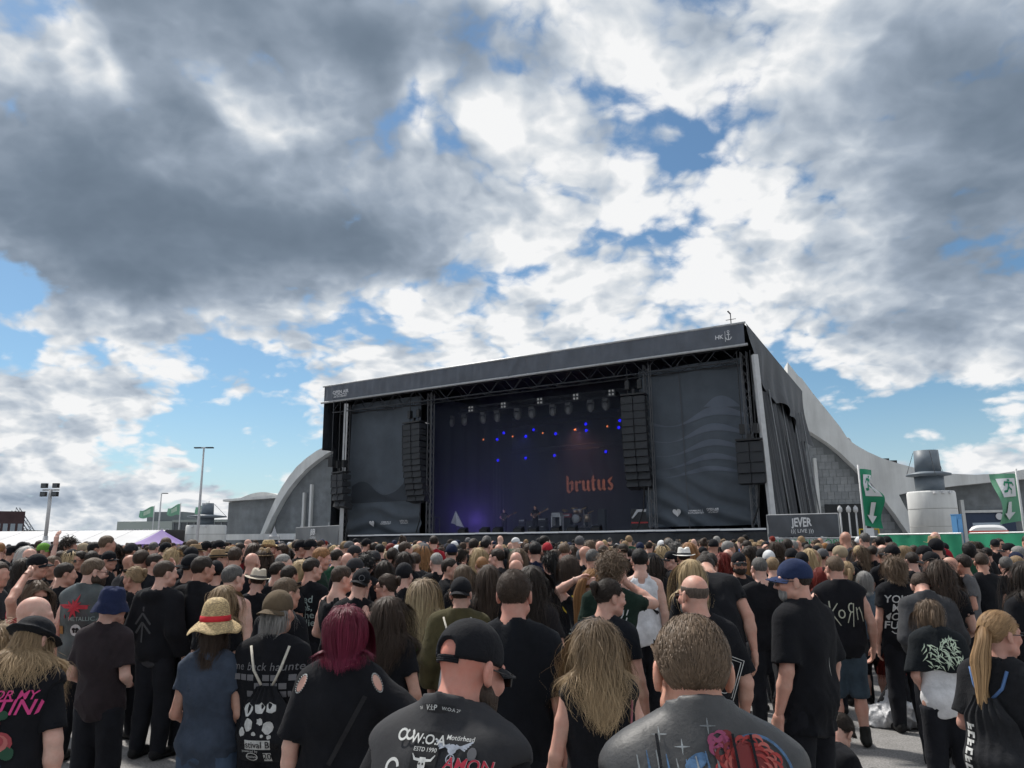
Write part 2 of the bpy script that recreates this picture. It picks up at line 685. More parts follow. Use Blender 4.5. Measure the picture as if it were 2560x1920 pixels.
M_asphalt = mat('asphalt', (0.21, 0.205, 0.20), 0.9, noise=(6, 0.12), bump=(90, 0.6, 0.01), extra=asphalt_extra)
M_tarp = mat('black_tarp', (0.024, 0.027, 0.033), 0.55, spec=0.4, noise=(0.6, 0.25), bump=(1.6, 0.5, 0.06))
M_fascia = mat('fascia_tarp', (0.075, 0.086, 0.108), 0.5, spec=0.5, noise=(0.8, 0.2), bump=(3.0, 0.4, 0.03))
M_scrim = mat('scrim_mesh', (0.068, 0.083, 0.102), 0.8, noise=(0.5, 0.2), bump=(1.0, 0.5, 0.05))
M_scrim2 = mat('scrim_print', (0.098, 0.116, 0.148), 0.8, noise=(0.5, 0.15), bump=(1.0, 0.5, 0.05))
M_drape = mat('stage_drape', (0.012, 0.016, 0.032), 0.9, bump=(2.0, 0.4, 0.05))
M_alu = mat('aluminium', (0.40, 0.41, 0.42), 0.5, metal=0.6, noise=(4, 0.15))
M_alu_dark = mat('truss_dark', (0.035, 0.039, 0.046), 0.6, metal=0.2, noise=(4, 0.2))
M_steel = mat('painted_steel', (0.50, 0.51, 0.52), 0.5, noise=(3, 0.1))
M_white = mat('white_print', (0.62, 0.63, 0.65), 0.7)
M_whitep = mat('white_pvc', (0.38, 0.39, 0.41), 0.55, noise=(0.5, 0.06), bump=(1.2, 0.3, 0.05))
M_black = mat('black_plastic', (0.012, 0.013, 0.015), 0.5, noise=(6, 0.2))
M_grille = mat('speaker_grille', (0.022, 0.025, 0.03), 0.65, noise=(9, 0.15), bump=(70, 0.4, 0.01))
M_logo = mat('backdrop_logo', (0.80, 0.42, 0.24), 0.9, noise=(3, 0.2))


def concrete_extra(q, tc, col):
    m = q.node('ShaderNodeMapping', {'Vector': tc, 'Scale': (1.0, 1.0, 0.12)})
    n = q.noise(m, 0.9, 6, 0.65)
    return q.vm('SCALE', col, scale=q.rng(n, 0.3, 0.7, 0.82, 1.12))


M_conc = mat('pale_concrete', (0.62, 0.63, 0.62), 0.85, noise=(0.4, 0.08), bump=(4, 0.2, 0.02), extra=concrete_extra)
M_wall = mat('grey_slate_wall', (0.18, 0.195, 0.205), 0.8, noise=(0.9, 0.2), bump=(2, 0.2, 0.03), extra=concrete_extra)
PANEL_M = [mat('slate_panel_%s' % n, c, 0.75, noise=(2.0, 0.16)) for n, c in
           (('mid', (0.26, 0.275, 0.285)), ('pale', (0.29, 0.305, 0.315)), ('dark', (0.235, 0.25, 0.26)))]
M_glass = mat('dark_glass', (0.03, 0.04, 0.05), 0.12, spec=0.6)
M_green = mat('green_banner', (0.015, 0.22, 0.115), 0.7, noise=(0.8, 0.12), bump=(2.5, 0.5, 0.04))
M_flag = mat('green_flag', (0.13, 0.33, 0.21), 0.75, noise=(0.8, 0.12), bump=(2.5, 0.4, 0.04))
M_greyban = mat('grey_banner', (0.085, 0.092, 0.105), 0.7, noise=(0.8, 0.15), bump=(2.0, 0.5, 0.04))

# ------------------------------------------------------------------ ground
gd = MB()
gd.add([(-1500, -60, 0), (1500, -60, 0), (1500, 2600, 0), (-1500, 2600, 0)], [(0, 1, 2, 3)])
tag(gd.build('ground', M_asphalt), kind='structure')

# ------------------------------------------------------------------ stage frame of reference
Z_ROOF = 14.0
SL, SR = at_z(814, 968, Z_ROOF), at_z(1860, 809, Z_ROOF)
SU = (SR - SL)
SU.z = 0
S_W = SU.length
SU.normalize()
SV = Vector((-SU.y, SU.x, 0))
S_ANG = math.atan2(SU.y, SU.x)
S0 = Vector((SL.x, SL.y, 0))


def plane_uw(px, py, O, U, V, v=0.0):
    d = ray(px, py)
    P0 = O + V * v
    c = Vector((0, 0, CAM_Z))
    t = (P0 - c).dot(V) / d.dot(V)
    p = c + d * t
    return (p - O).dot(U), p.z


def st(px, py, v=0.0):
    return plane_uw(px, py, S0, SU, SV, v)


def s_world(u, v, w):
    return S0 + SU * u + SV * v + Vector((0, 0, w))


def z6(x, y, v):          # picture coordinates of the stage close-up
    return st(1040 + x * 0.2712, 950 + y * 0.2712, v)


DECK = 2.5
stage = empty('concert_stage', S0, S_ANG, 'large black open-air concert stage with tilted roof and dark wing curtains', 'stage')
zb = (st(814, 1009)[1] + st(1860, 861)[1]) / 2
rng_ = random.Random(5)
ph = [rng_.uniform(0, 6.28) for _ in range(8)]


def fas(i, j):
    u = i * S_W
    a = 0.03 * math.sin(u * 9 + ph[0] + 1.5 * math.sin(u * 1.3)) + 0.035 * math.sin(u * 3.1 + ph[1]) + 0.05 * math.sin(u * .7 + ph[2])
    crease = 0.10 * math.exp(-((u - S_W * 0.52 - 0.8 * j) / 0.25) ** 2)
    return (u, -0.12 - a * (0.35 + 0.65 * math.sin(PI * min(max(j, 0.02), 0.98))) - crease, zb + (Z_ROOF - zb) * j)


MB().grid(fas, 420, 8).build('fascia', M_fascia, stage, True)
MB().tube([(-0.15, -0.1, Z_ROOF + .03), (S_W + .1, -0.1, Z_ROOF + .03)], 0.07, 8).build('top_rail', M_alu, stage, True)
MB().tube([(-0.25, -0.14, zb), (S_W + .15, -0.14, zb)], 0.085, 8).build('bottom_rail', M_alu, stage, True)
# roof skin, falling to the back
DEP, ZBK = 15.5, 12.6
MB().grid(lambda i, j: (i * S_W, j * DEP - 0.05, Z_ROOF + (ZBK - Z_ROOF) * j + 0.12 * math.sin(i * 40) * math.sin(PI * j)), 60, 12).build('roof_skin', M_tarp, stage, True)
MB().box2((0.02, 0.1, zb + .15), (0.12, DEP, zb + 1.2)).build('roof_edge_beam', M_alu_dark, stage)
mb = MB()
mb.tube([(S_W - 1.25, 2.0, Z_ROOF), (S_W - 1.25, 2.0, Z_ROOF + 1.35)], 0.03, 6)
mb.tube([(S_W - 1.55, 2.0, Z_ROOF + .95), (S_W - 0.95, 2.0, Z_ROOF + .95)], 0.02, 6)
mb.tube([(S_W - 1.25, 2.0, Z_ROOF + 1.3), (S_W - 1.40, 2.0, Z_ROOF + 1.5)], 0.05, 6)
tag(mb.build('weather_mast', M_alu_dark), 'thin weather mast with wind sensor on the stage roof corner', 'mast')
o = bpy.data.objects['weather_mast']
o.location, o.rotation_euler = S0, (0, 0, S_ANG)


def truss(name, a, b, parent, material, side=0.45, step=0.6, up=(0, 0, 1), r=0.035):
    """four chords and zigzag braces between two points"""
    a, b = Vector(a), Vector(b)
    t = (b - a).normalized()
    n1 = Vector(up) - t * t.dot(Vector(up))
    n1.normalize()
    n2 = t.cross(n1)
    h = side / 2
    cs = [n1 * h + n2 * h, n1 * h - n2 * h, -n1 * h - n2 * h, -n1 * h + n2 * h]
    m = MB()
    for c in cs:
        m.tube([a + c, b + c], r, 6)
    L = (b - a).length
    k = max(2, int(L / step))
    for i in range(k):
        p, q = a + t * (L * i / k), a + t * (L * (i + 1) / k)
        for w in range(4):
            c0, c1 = cs[w], cs[(w + 1) % 4]
            if i % 2:
                c0, c1 = c1, c0
            m.tube([p + c0, q + c1], r * 0.55, 4, False)
    return m.build(name, material, parent)


# truss under the fascia
uA, uB = st(1062, 1000)[0], st(1600, 930)[0]
truss('front_truss', (uA, .55, zb - .35), (S_W - 0.6, .55, zb - .35), stage, M_alu_dark, 1.0, 0.9, r=0.045)
truss('front_truss', (0.8, .55, zb - .35), (uA, .55, zb - .35), stage, M_alu_dark, 1.0, 0.9, r=0.045)
# towers
uT0, uT3 = st(862, 1100, .6)[0], st(1880, 1100, .6)[0]
for u in (uT0, uA, uB + .15, st(1868, 1000, .8)[0]):
    truss('tower_truss', (u, .75, 0), (u, .75, zb - .2), stage, mat('tower_steel', (0.13, 0.135, 0.145), .5, metal=.3), 0.34, 0.5, up=(1, 0, 0), r=0.026)
for u in (0.5, S_W - .5):
    truss('rear_tower', (u, DEP - 1, 0), (u, DEP - 1, ZBK - .4), stage, M_alu_dark, 0.5, 0.7, up=(1, 0, 0))
# pale steel legs at the outer corners
for (p0, p1) in (((1886, 887), (1933, 1290)), ((866, 1010), (852, 1345))):
    a, b = st(*p0, .1), st(*p1, .1)
    MB().tube([(a[0], .1, a[1]), (b[0] + (b[0] - a[0]) * 0.18, .1, 0)], 0.2, 4).build('corner_leg', M_steel, stage)


# wing curtains -----------------------------------------------------------
def scrim(p_tl, p_tr, p_bl, p_br, v=1.15):
    q = [st(*p, v) for p in (p_tl, p_tr, p_bl, p_br)]

    def fn(i, j):
        t = (q[0][0] + (q[1][0] - q[0][0]) * i, q[0][1] + (q[1][1] - q[0][1]) * i)
        b = (q[2][0] + (q[3][0] - q[2][0]) * i, q[2][1] + (q[3][1] - q[2][1]) * i)
        u, w = b[0] + (t[0] - b[0]) * j, b[1] + (t[1] - b[1]) * j
        lo = max(0.0, 1 - j * 2.2)
        y = v + 0.16 * lo * math.sin(w * 5.5 + 1.5 * math.sin(u * 1.1) + 0.6 * u * (i - .5)) + 0.10 * math.sin(u * 1.7 + w * .4)
        return (u, y, w)
    return fn


fnR = scrim((1597, 930), (1853, 893), (1617, 1318), (1900, 1312))
fnL = scrim((878, 1012), (1052, 990), (868, 1340), (1052, 1335))
scR = MB().grid(fnR, 60, 90).build('wing_curtain', M_scrim, stage, True)
scL = MB().grid(fnL, 50, 80).build('wing_curtain', M_scrim, stage, True)


def wave(i, base, amp, ph_):
    return base + amp * math.sin(i * 2 * PI * 1.15 + ph_)


# printed wave bands on the right wing curtain, a breaking wave at its top
for n_, (b0, amp, th, p_) in enumerate(((0.655, .035, .055, 2.6), (0.555, .035, .045, 2.9), (0.465, .033, .04, 3.1), (0.385, .03, .036, 3.2), (0.32, .022, .03, 3.4))):
    m = MB()
    x0 = 0.10 + 0.02 * n_

    def band(i, j, b0=b0, amp=amp, th=th, p_=p_, x0=x0):
        ii = x0 + (0.98 - x0) * i
        j2 = wave(ii, b0, amp, p_) + th * (j - .5) * (0.55 + 0.45 * math.sin(ii * 7.2 + p_))
        p = fnR(ii, j2)
        return (p[0], p[1] - 0.03, p[2])
    m.grid(band, 46, 4).build('printed_wave', M_scrim2, scR, True)
m = MB()
m.grid(lambda i, j: (lambda p: (p[0], p[1] - .035, p[2]))(fnR(0.62 + 0.33 * i, 0.70 + 0.07 * math.sin(PI * i) * j + 0.02 * (1 - i))), 20, 4).build('printed_wave', M_scrim2, scR, True)
for n_, (b0, p_) in enumerate(((0.42, 0.4),)):
    m = MB()
    m.grid(lambda i, j: (lambda p: (p[0], p[1] - .03, p[2]))(fnL(0.05 + .8 * i, 0.24 + 0.16 * j * (0.65 + .35 * math.sin(i * 7 + p_)))), 30, 6).build('printed_wave', mat('scrim_dark', (0.034, 0.042, 0.054), 0.8), scL, True)


def on_fn(fn, cu, cw, s, lift=0.06):
    """place a print of half-extent units on a curtain: centre (i, j), metres per unit"""
    c = fn(cu, cw)
    du = (fn(cu + .01, cw)[0] - fn(cu - .01, cw)[0]) / .02
    dw = (fn(cu, cw + .01)[2] - fn(cu, cw - .01)[2]) / .02

    def g_(x, z):
        p = fn(cu + x * s / du, cw + z * s / dw)
        return (p[0], p[1] - lift - 0.1, p[2])
    return g_


def heart():
    pts = []
    for k in range(40):
        t = 2 * PI * k / 40
        pts.append((16 * math.sin(t) ** 3 / 17, (13 * math.cos(t) - 5 * math.cos(2 * t) - 2 * math.cos(3 * t) - math.cos(4 * t)) / 19))
    pts = pts[::-1]
    return pts, [tuple(range(40))]


ANCHOR = merge2d(stroke2d([[(0, .5), (0, -.45)], [(-.22, .22), (.22, .22)], arc(0, -.12, .36, 180, 360, 12, .36)], .1),
                 stroke2d([arc(0, .62, .13, 0, 360, 12)], .07))
for fn, k in ((fnR, 1.0), (fnL, 1.45)):
    par = scR if fn is fnR else scL
    flat_sign('printed_heart', heart(), M_white, par, on_fn(fn, .30 if fn is fnR else .37, .085, .30))
    flat_sign('printed_text', merge2d(shift2d(text2d('HAMBURG', .46, .012), 0, .22), shift2d(text2d('KONZERTE', .46, .012), 0, -.22), shift2d(ANCHOR, 1.35, 0, .55)),
              M_white, par, on_fn(fn, .46 if fn is fnR else .56, .085, .30))
    flat_sign('printed_text', merge2d(shift2d(text2d('OPEN AIR', .5, .012), 0, .2), stroke2d([[(-1.05 + .1 * q, -.08 + .05 * math.sin(q * .9)) for q in range(22)]], .06),
                                      shift2d(text2d('AM GROSSMARKT', .24, .008), 0, -.32)), M_white, par, on_fn(fn, .62 if fn is fnR else .78, .09, .34))
# seam down the right curtain
flat_sign('curtain_seam', stroke2d([[(0, -7), (0, -3), (0, 1), (0, 5)]], .05), mat('seam', (0.075, 0.08, 0.09), .8), scR, on_fn(fnR, .40, .5, 1.0, -.05))


def fas_pt(px, py, k=.6):
    u, w = st(px, py, -.3)
    return lambda x, z: (u + x * k, -0.34, w + z * k)


flat_sign('fascia_lettering', merge2d(shift2d(text2d('OPEN AIR', .62, .015), 0, .22), stroke2d([[(-1.1 + .1 * q, -.10 + .06 * math.sin(q * .9)) for q in range(23)]], .07),
                                      shift2d(text2d('AM GROSSMARKT', .29, .01), 0, -.36)), M_white, stage, fas_pt(852, 984))
flat_sign('fascia_lettering', merge2d(shift2d(text2d('HK', .66, .02), -.62, 0), stroke2d([[(.06, -.6), (.06, .6)]], .05), shift2d(ANCHOR, .42, 0, .85)), M_white, stage, fas_pt(1812, 842, .52))

# deck, skirt, edge strips ------------------------------------------------
u0, u1 = st(862, 1340)[0], st(1912, 1315)[0]
deck = MB().box2((u0, 0.35, DECK - .18), (u1, DEP, DECK)).build('deck', M_drape, stage)
n = 24
mbs = MB().box((0, 0, 0), (S_W / n - .12, .05, .10))
first = None
for i in range(n):
    uu = u0 + (u1 - u0) * (i + .5) / n
    if first is None:
        first = mbs.build('edge_strip', mat('deck_edge', (0.72, 0.74, 0.76), .5), deck)
        o = first
    else:
        o = first.copy()
        COL.objects.link(o)
        o.parent = deck
    o.location = (uu, 0.32, DECK - .05 - rng_.uniform(0, .02))
    o.rotation_euler = (0, rng_.uniform(-.006, .006), 0)
MB().grid(lambda i, j: (u0 + (u1 - u0) * i, 0.42 + .05 * math.sin(i * 160 + 2 * math.sin(i * 23)) + .05 * math.sin(i * 61), (DECK - .19) * j), 400, 3).build('skirt', M_tarp, stage, True)
# stage house: backdrop, side drapes, ceiling drape
BV = 13.0
MB().grid(lambda i, j: (uA - 3 + (uB - uA + 6) * i, BV + .06 * math.sin(i * 90), DECK + (ZBK - DECK - .3) * j), 120, 2).build('backdrop', M_drape, stage, True)
MB().grid(lambda i, j: (uA - .6 + .08 * math.sin(i * 40), 1.6 + (BV - 1.6) * i, DECK + (ZBK - DECK) * j), 40, 2).build('side_drape', M_drape, stage, True)
MB().grid(lambda i, j: (uB + .9 + .08 * math.sin(i * 40), 1.6 + (BV - 1.6) * i, DECK + (ZBK - DECK) * j), 40, 2).build('side_drape', M_drape, stage, True)


# blackletter word on the backdrop
def blackletter(word):
    G = {
        'b': ([(0, 1.55), (.26, 1.35), (.26, .1), (.5, -.12), (.25, -.3), (0, -.05)], [(.26, .78), (.62, 1.0), (.78, .82), (.78, .12), (.5, -.12), (.48, .12), (.52, .7), (.3, .62)], .95),
        'r': ([(0, .85), (.14, 1.0), (.3, .85), (.3, .12), (.42, 0), (.2, -.18), (.02, .02)], [(.3, .78), (.55, 1.0), (.72, .82), (.56, .62), (.44, .76), (.3, .62)], .78),
        'u': ([(0, .85), (.14, 1.02), (.3, .85), (.3, .2), (.46, .06), (.3, -.16), (.02, .06)], [(.52, .85), (.66, 1.02), (.82, .85), (.82, .12), (.94, 0), (.74, -.18), (.52, .04), (.3, -.14), (.42, .06), (.52, .14)], 1.0),
        't': ([(.06, 1.15), (.3, 1.45), (.34, 1.0), (.34, .2), (.5, .06), (.28, -.18), (.06, .06)], [(-.08, .82), (.08, .98), (.56, .98), (.44, .82)], .68),
        's': ([(.06, .78), (.3, 1.02), (.66, 1.22), (.5, .88), (.32, .72), (.62, .5), (.7, .3), (.5, .38), (.2, .55)], [(.7, .36), (.62, .02), (.36, -.2), (.06, .04), (.16, .2), (.36, .06), (.44, .2), (.28, .46), (.5, .5)], .85),
    }
    V, Fc, x = [], [], 0
    for ch in word:
        for poly in G[ch][:-1]:
            b = len(V)
            V += [(x + p[0], p[1]) for p in poly]
            Fc.append(tuple(range(b, b + len(poly))))
        x += G[ch][2]
    return [(p[0] - x / 2, p[1] - .6) for p in V], Fc


lu, lw = z6(1606, 955, BV - .3)
lw_ = (z6(1825, 955, BV - .3)[0] - z6(1385, 955, BV - .3)[0]) / 5.2
flat_sign('backdrop_lettering', blackletter('brutus'), M_logo, stage, lambda x, z: (lu + x * lw_, BV - .3 - .004 * (x % 1), lw + z * lw_))

# right flank: roof tarp hanging over the side, curtain panels below, slanted poles
ZS = Z_ROOF - .1


def tarp(i, j):
    d = i * DEP
    top = Z_ROOF + (ZBK - Z_ROOF) * i
    low = top - (2.3 + 1.9 * i + .5 * math.sin(i * 9 + 1) + .28 * math.sin(i * 27) + .9 * math.exp(-((i - .38) / .1) ** 2))
    return (S_W + .12 + .22 * math.sin(i * 11 + j * 2.2) * j + .12 * math.sin(i * 37 + 3 * j) * j + .25 * j * j, d, low + (top - low) * (1 - j))


MB().grid(tarp, 90, 14).build('side_tarp', M_tarp, stage, True)
for k in range(4):
    a, b = .8 + 3.3 * k, .8 + 3.3 * (k + 1) - .15

    def cur(i, j, a=a, b=b, k=k):
        d = a + (b - a) * i
        return (S_W + .05 + .9 * (1 - j) + .10 * math.sin(i * 15 + k) + .05 * math.sin(i * 44 + j * 5), d, 10.6 * j)
    MB().grid(cur, 26, 10).build('side_curtain', M_tarp, stage, True)
    MB().tube([(S_W + 1.15, b + .1, 0), (S_W + .2, b + .1, 10.8)], .045, 6).build('curtain_pole', mat('pole_grey', (.22, .23, .24), .5), stage, True)
MB().grid(lambda i, j: (-.1 + .1 * math.sin(i * 30), i * DEP, 9 + (Z_ROOF + (ZBK - Z_ROOF) * i - 9) * j), 40, 6).build('side_tarp', M_tarp, stage, True)
MB().grid(lambda i, j: (.2 + .06 * math.sin(i * 50), .9 + i * (DEP - 1), 9.2 * j), 40, 6).build('side_curtain', M_tarp, stage, True)
MB().grid(lambda i, j: (i * S_W, DEP - .1 + .1 * math.sin(i * 90), ZBK * j), 60, 4).build('rear_curtain', M_tarp, stage, True)

# ------------------------------------------------------------------ hanging loudspeakers
cabM = {}


def cabinet_mesh(w, h, d):
    key = (round(w, 2), round(h, 2), round(d, 2))
    if key not in cabM:
        m = MB()
        a = 0.86
        vs = [(-w / 2, 0, -h / 2), (w / 2, 0, -h / 2), (w / 2, 0, h / 2), (-w / 2, 0, h / 2),
              (-w / 2 * a, d, -h / 2 * .7), (w / 2 * a, d, -h / 2 * .7), (w / 2 * a, d, h / 2 * .7), (-w / 2 * a, d, h / 2 * .7)]
        m.add(vs, [(0, 1, 2, 3), (5, 4, 7, 6), (0, 4, 5, 1), (3, 2, 6, 7), (0, 3, 7, 4), (1, 5, 6, 2)])
        # recessed handle slots and a proud front frame
        m.box((0, -.012, h / 2 - .02), (w, .025, .02)).box((-w / 2 + .012, -.012, 0), (.02, .025, h)).box((w / 2 - .012, -.012, 0), (.02, .025, h))
        me = bpy.data.meshes.new('cabinet')
        me.from_pydata(m.v, [], m.f)
        me.update()
        cabM[key] = me
    return cabM[key]


def pa(label, ptop, pbot, wpx, v, rows, cols, curve, yaw=0.0, chain=None):
    """line array hung between two picture heights"""
    a, b = st(ptop[0], ptop[1], v), st(pbot[0], pbot[1], v)
    wid = st(ptop[0] + wpx, ptop[1], v)[0] - a[0]
    H = a[1] - b[1]
    t = empty('speaker_array', s_world(a[0] + wid / 2, v, a[1]), S_ANG + yaw, label, 'loudspeaker')
    h = H / rows
    cw = wid / cols
    for c in range(cols):
        x = -wid / 2 + cw * (c + .5)
        y, z, ang = 0.0, 0.0, 0.02
        for r in range(rows):
            ang = 0.02 + curve * (r / max(1, rows - 1)) ** 2
            z -= h / 2 * math.cos(ang)
            y += h / 2 * math.sin(ang)
            o = use_mesh('cabinet', cabinet_mesh(cw * .96, h * .965, .75), M_grille, t)
            o.location = (x + (b[0] - a[0]) * (-z / H) * .0, y, z)
            o.rotation_euler = (-ang, 0, 0)
            z -= h / 2 * math.cos(ang)
            y += h / 2 * math.sin(ang)
    MB().box((0, .35, .12), (wid * .98, .7, .1)).box((0, .3, .3), (.16, .2, .35)).build('fly_frame', M_black, t)
    m = MB()
    top = (chain or zb - .4) - a[1]
    for sx in (-.25, .25):
        m.tube([(sx * wid, .35, .15), (sx * wid, .35, top)], .03, 5)
        m.box((sx * wid, .35, .75), (.25, .28, .55))
    m.build('chain_hoist', M_black, t)
    m = MB()
    m.tube([(wid * .2, .75, -H + .3), (wid * .1, .9, -H - 1.2), (-.3, 1.0, 2.6 - a[1])], .045, 6)
    m.build('cable_loom', M_black, t)
    return t


pa('tall double line of speakers hanging beside the printed right wing curtain', (1551, 993), (1574, 1219), 60, -.15, 12, 2, .30, .10)
pa('tall dim line of speakers hanging in smoke before the left wing curtain', (1002, 1062), (1019, 1254), 50, -.15, 13, 2, .30, -.14)
pa('short four-row speaker block hanging at the stage right corner near the pale leg', (1838, 1106), (1842, 1210), 68, -.35, 4, 2, .16, .08, zb - .3)
pa('small curved speaker block hanging outside the left corner of the stage', (822, 1186), (836, 1268), 40, -.6, 5, 2, .42, -.25, zb - .1)
# a lone hoist above the small array
u_, w_ = st(830, 1155, -.6)
hh = empty('chain_motor', s_world(u_, -.6, w_), S_ANG, 'black chain motor hanging on a wire left of the stage', 'hoist')
MB().box((0, 0, 0), (.45, .4, .75)).box((-.35, 0, .3), (.5, .2, .1)).build('motor', M_black, hh)
MB().tube([(-.05, 0, .3), (-.05, 0, zb - w_ - .1)], .03, 6).build('wire', M_alu_dark, hh)

# ------------------------------------------------------------------ stage lighting
def hang_truss(v, pxa, pxb, name='lighting_truss'):
    a, b = z6(*pxa, v), z6(*pxb, v)
    z = (a[1] + b[1]) / 2
    return a[0], b[0], z


LV1, LV2, LV3 = 4.0, 8.5, 10.5
tr = empty('lighting_truss', s_world(0, 0, 0), S_ANG, 'dark front lighting truss across the stage opening holding moving heads', 'truss')
zz1 = (z6(232, 355, LV1)[1] + z6(1801, 165, LV1)[1]) / 2
truss('truss_bar', (uA + .3, LV1, zz1 + .35), (uB + .3, LV1, zz1 + .35), tr, M_alu_dark, .4, .5)
M_lampw = mat('lamp_white', (0.5, 0.5, 0.5), .4, emit=(0.9, 0.93, 0.95), estr=0.1)
M_blue = mat('lamp_blue', (0.02, 0.02, 0.5), .4, emit=(0.012, 0.01, 1.0), estr=1.3)
M_orange = mat('lamp_orange', (0.5, 0.15, 0.05), .4, emit=(1.0, 0.25, 0.08), estr=0.9)
M_housing = mat('lamp_housing', (0.085, 0.09, 0.10), .5, noise=(8, .2))
lamp_cache = {}
BL_X = ['first', 'second', 'third', 'fourth', 'fifth', 'sixth', 'seventh', 'eighth', 'ninth', 'tenth', 'eleventh']
for i, (x, y) in enumerate(((232, 338), (505, 302), (805, 267), (1141, 226), (1473, 186), (1801, 144))):
    u, w = z6(x, y, LV1 - .35)
    t = empty('blinder_lamp', s_world(u, LV1 - .35, zz1 + .35), S_ANG, '%s white four-lens blinder from the left on the front truss' % BL_X[i], 'stage light', 'four-lens blinders on the front truss')
    MB().box((0, .12, 0), (.48, .2, .48)).build('housing', M_housing, t)
    for sx in (-.12, .12):
        for sz in (-.12, .12):
            m = MB().lathe([(0.001, 0), (.06, .0), (.072, .03), (.072, .06)], 12)
            o = link_mesh('lens', [(x_ + sx, -z_ + .03, y_ + sz) for x_, y_, z_ in m.v], m.f, M_lampw, t, True)
mhm = MB().lathe([(.02, .0), (.16, .02), (.2, .12), (.22, .3), (.19, .5), (.1, .58), (.02, .6)], 14)
for i, (x, y) in enumerate(((208, 420), (325, 405), (447, 395), (622, 370), (752, 360), (937, 335), (1070, 322), (1265, 295), (1408, 283), (1612, 258), (1752, 240))):
    u, w = z6(x, y, LV1)
    t = empty('moving_head_lamp', s_world(u, LV1, zz1 - .1), S_ANG, '%s moving head lamp from the left hanging below the front truss' % BL_X[i], 'stage light', 'moving heads below the front truss')
    MB().box((0, 0, .05), (.4, .32, .2)).box((-.24, 0, -.25), (.05, .2, .5)).box((.24, 0, -.25), (.05, .2, .5)).build('yoke', M_housing, t)
    o = link_mesh('head', [(a, b, -c - .1) for a, b, c in mhm.v], [f[::-1] for f in mhm.f], mat('lamp_head', (0.15, 0.155, 0.165), .45), t, True)
tb1 = empty('lighting_truss', s_world(0, 0, 0), S_ANG, 'dark upper back truss with lit blue and orange lamps', 'truss')
zz2 = (z6(548, 500, LV2)[1] + z6(1880, 380, LV2)[1]) / 2
truss('truss_bar', (uA + .8, LV2, zz2 + .5), (uB + .3, LV2, zz2 + .5), tb1, M_alu_dark, .4, .5)
tb2 = empty('lighting_truss', s_world(0, 0, 0), S_ANG, 'dark lower back truss with four lit blue lamps', 'truss')
zz3 = (z6(757, 720, LV3)[1] + z6(1751, 640, LV3)[1]) / 2
truss('truss_bar', (uA + .8, LV3, zz3 + .4), (uB + .3, LV3, zz3 + .4), tb2, M_alu_dark, .35, .5)
bulb = MB().lathe([(.001, -.16), (.10, -.12), (.16, 0), (.10, .12), (.001, .16)], 12)


def lamp(x, y, v, m_, r, label, grp, zt):
    u, w = z6(x, y, v - .3)
    t = empty('led_lamp', s_world(u, v - .3, w), S_ANG, label, 'stage light', grp)
    o = link_mesh('lens', [(a * r, c * r * .5 - .05, b * r) for a, b, c in bulb.v], bulb.f, m_, t, True)
    MB().lathe([(.05, .0), (.15 * r, .05), (.12 * r, .25)], 10).build('housing', M_housing, t).rotation_euler = (-PI / 2, 0, 0)
    MB().tube([(0, .15, .05), (0, .2, max(.2, zt - w))], .02, 5).build('bracket', M_housing, t)


for i, (x, y) in enumerate(sorted(((548, 520), (751, 548), (811, 488), (1014, 521), (1086, 459), (1289, 496), (1567, 406), (1572, 466), (1871, 439), (1880, 375)))):
    lamp(x, y, LV2, M_blue, .72, 'round lamp lit bright blue, %s from left on the upper back truss' % BL_X[i], 'blue lamps on the upper back truss', zz2 + .4)
for i, (x, y) in enumerate(((757, 741), (1013, 720), (1278, 696), (1751, 661))):
    lamp(x, y, LV3, M_blue, .72, 'round lamp lit bright blue, %s from left on the lower back truss' % BL_X[i], 'blue lamps on the lower back truss', zz3 + .3)
for i, (x, y) in enumerate(((624, 550), (894, 521), (1171, 490), (1467, 459), (1766, 428))):
    lamp(x, y, LV2, M_orange, .45, 'small lamp lit orange, %s from left on the upper back truss' % BL_X[i], 'orange lamps on the upper back truss', zz2 + .4)
# added lights: an orange spot brightens the lettering, violet and blue ones tint smoke
for (x, y, v, c, e, tx, ty) in ((1467, 459, 8.0, (1.0, 0.38, 0.14), 380, 1606, 640), (560, 1290, 5.0, (0.30, 0.16, 1.0), 90, 500, 1350), (1000, 480, 8, (0.12, 0.14, 1.0), 60, 900, 1350), (1500, 420, 9, (0.05, 0.08, 1.0), 60, 1500, 1300)):
    u, w = z6(x, y, v)
    ld = bpy.data.lights.new('wash_light', 'POINT' if y > 1000 else 'SPOT')
    ld.energy, ld.color, ld.shadow_soft_size = e, c, .5
    if y < 1000:
        ld.spot_size, ld.spot_blend = R_(95), 1.0
    lo = bpy.data.objects.new('wash_light', ld)
    COL.objects.link(lo)
    lo.location = s_world(u, v, w)
    u2, w2 = z6(tx, ty, BV if c[0] == 1.0 else 5.0)
    lo.rotation_euler = (s_world(u2, BV if c[0] == 1.0 else 5.0, lw if c[0] == 1.0 else DECK) - lo.location).to_track_quat('-Z', 'Y').to_euler()
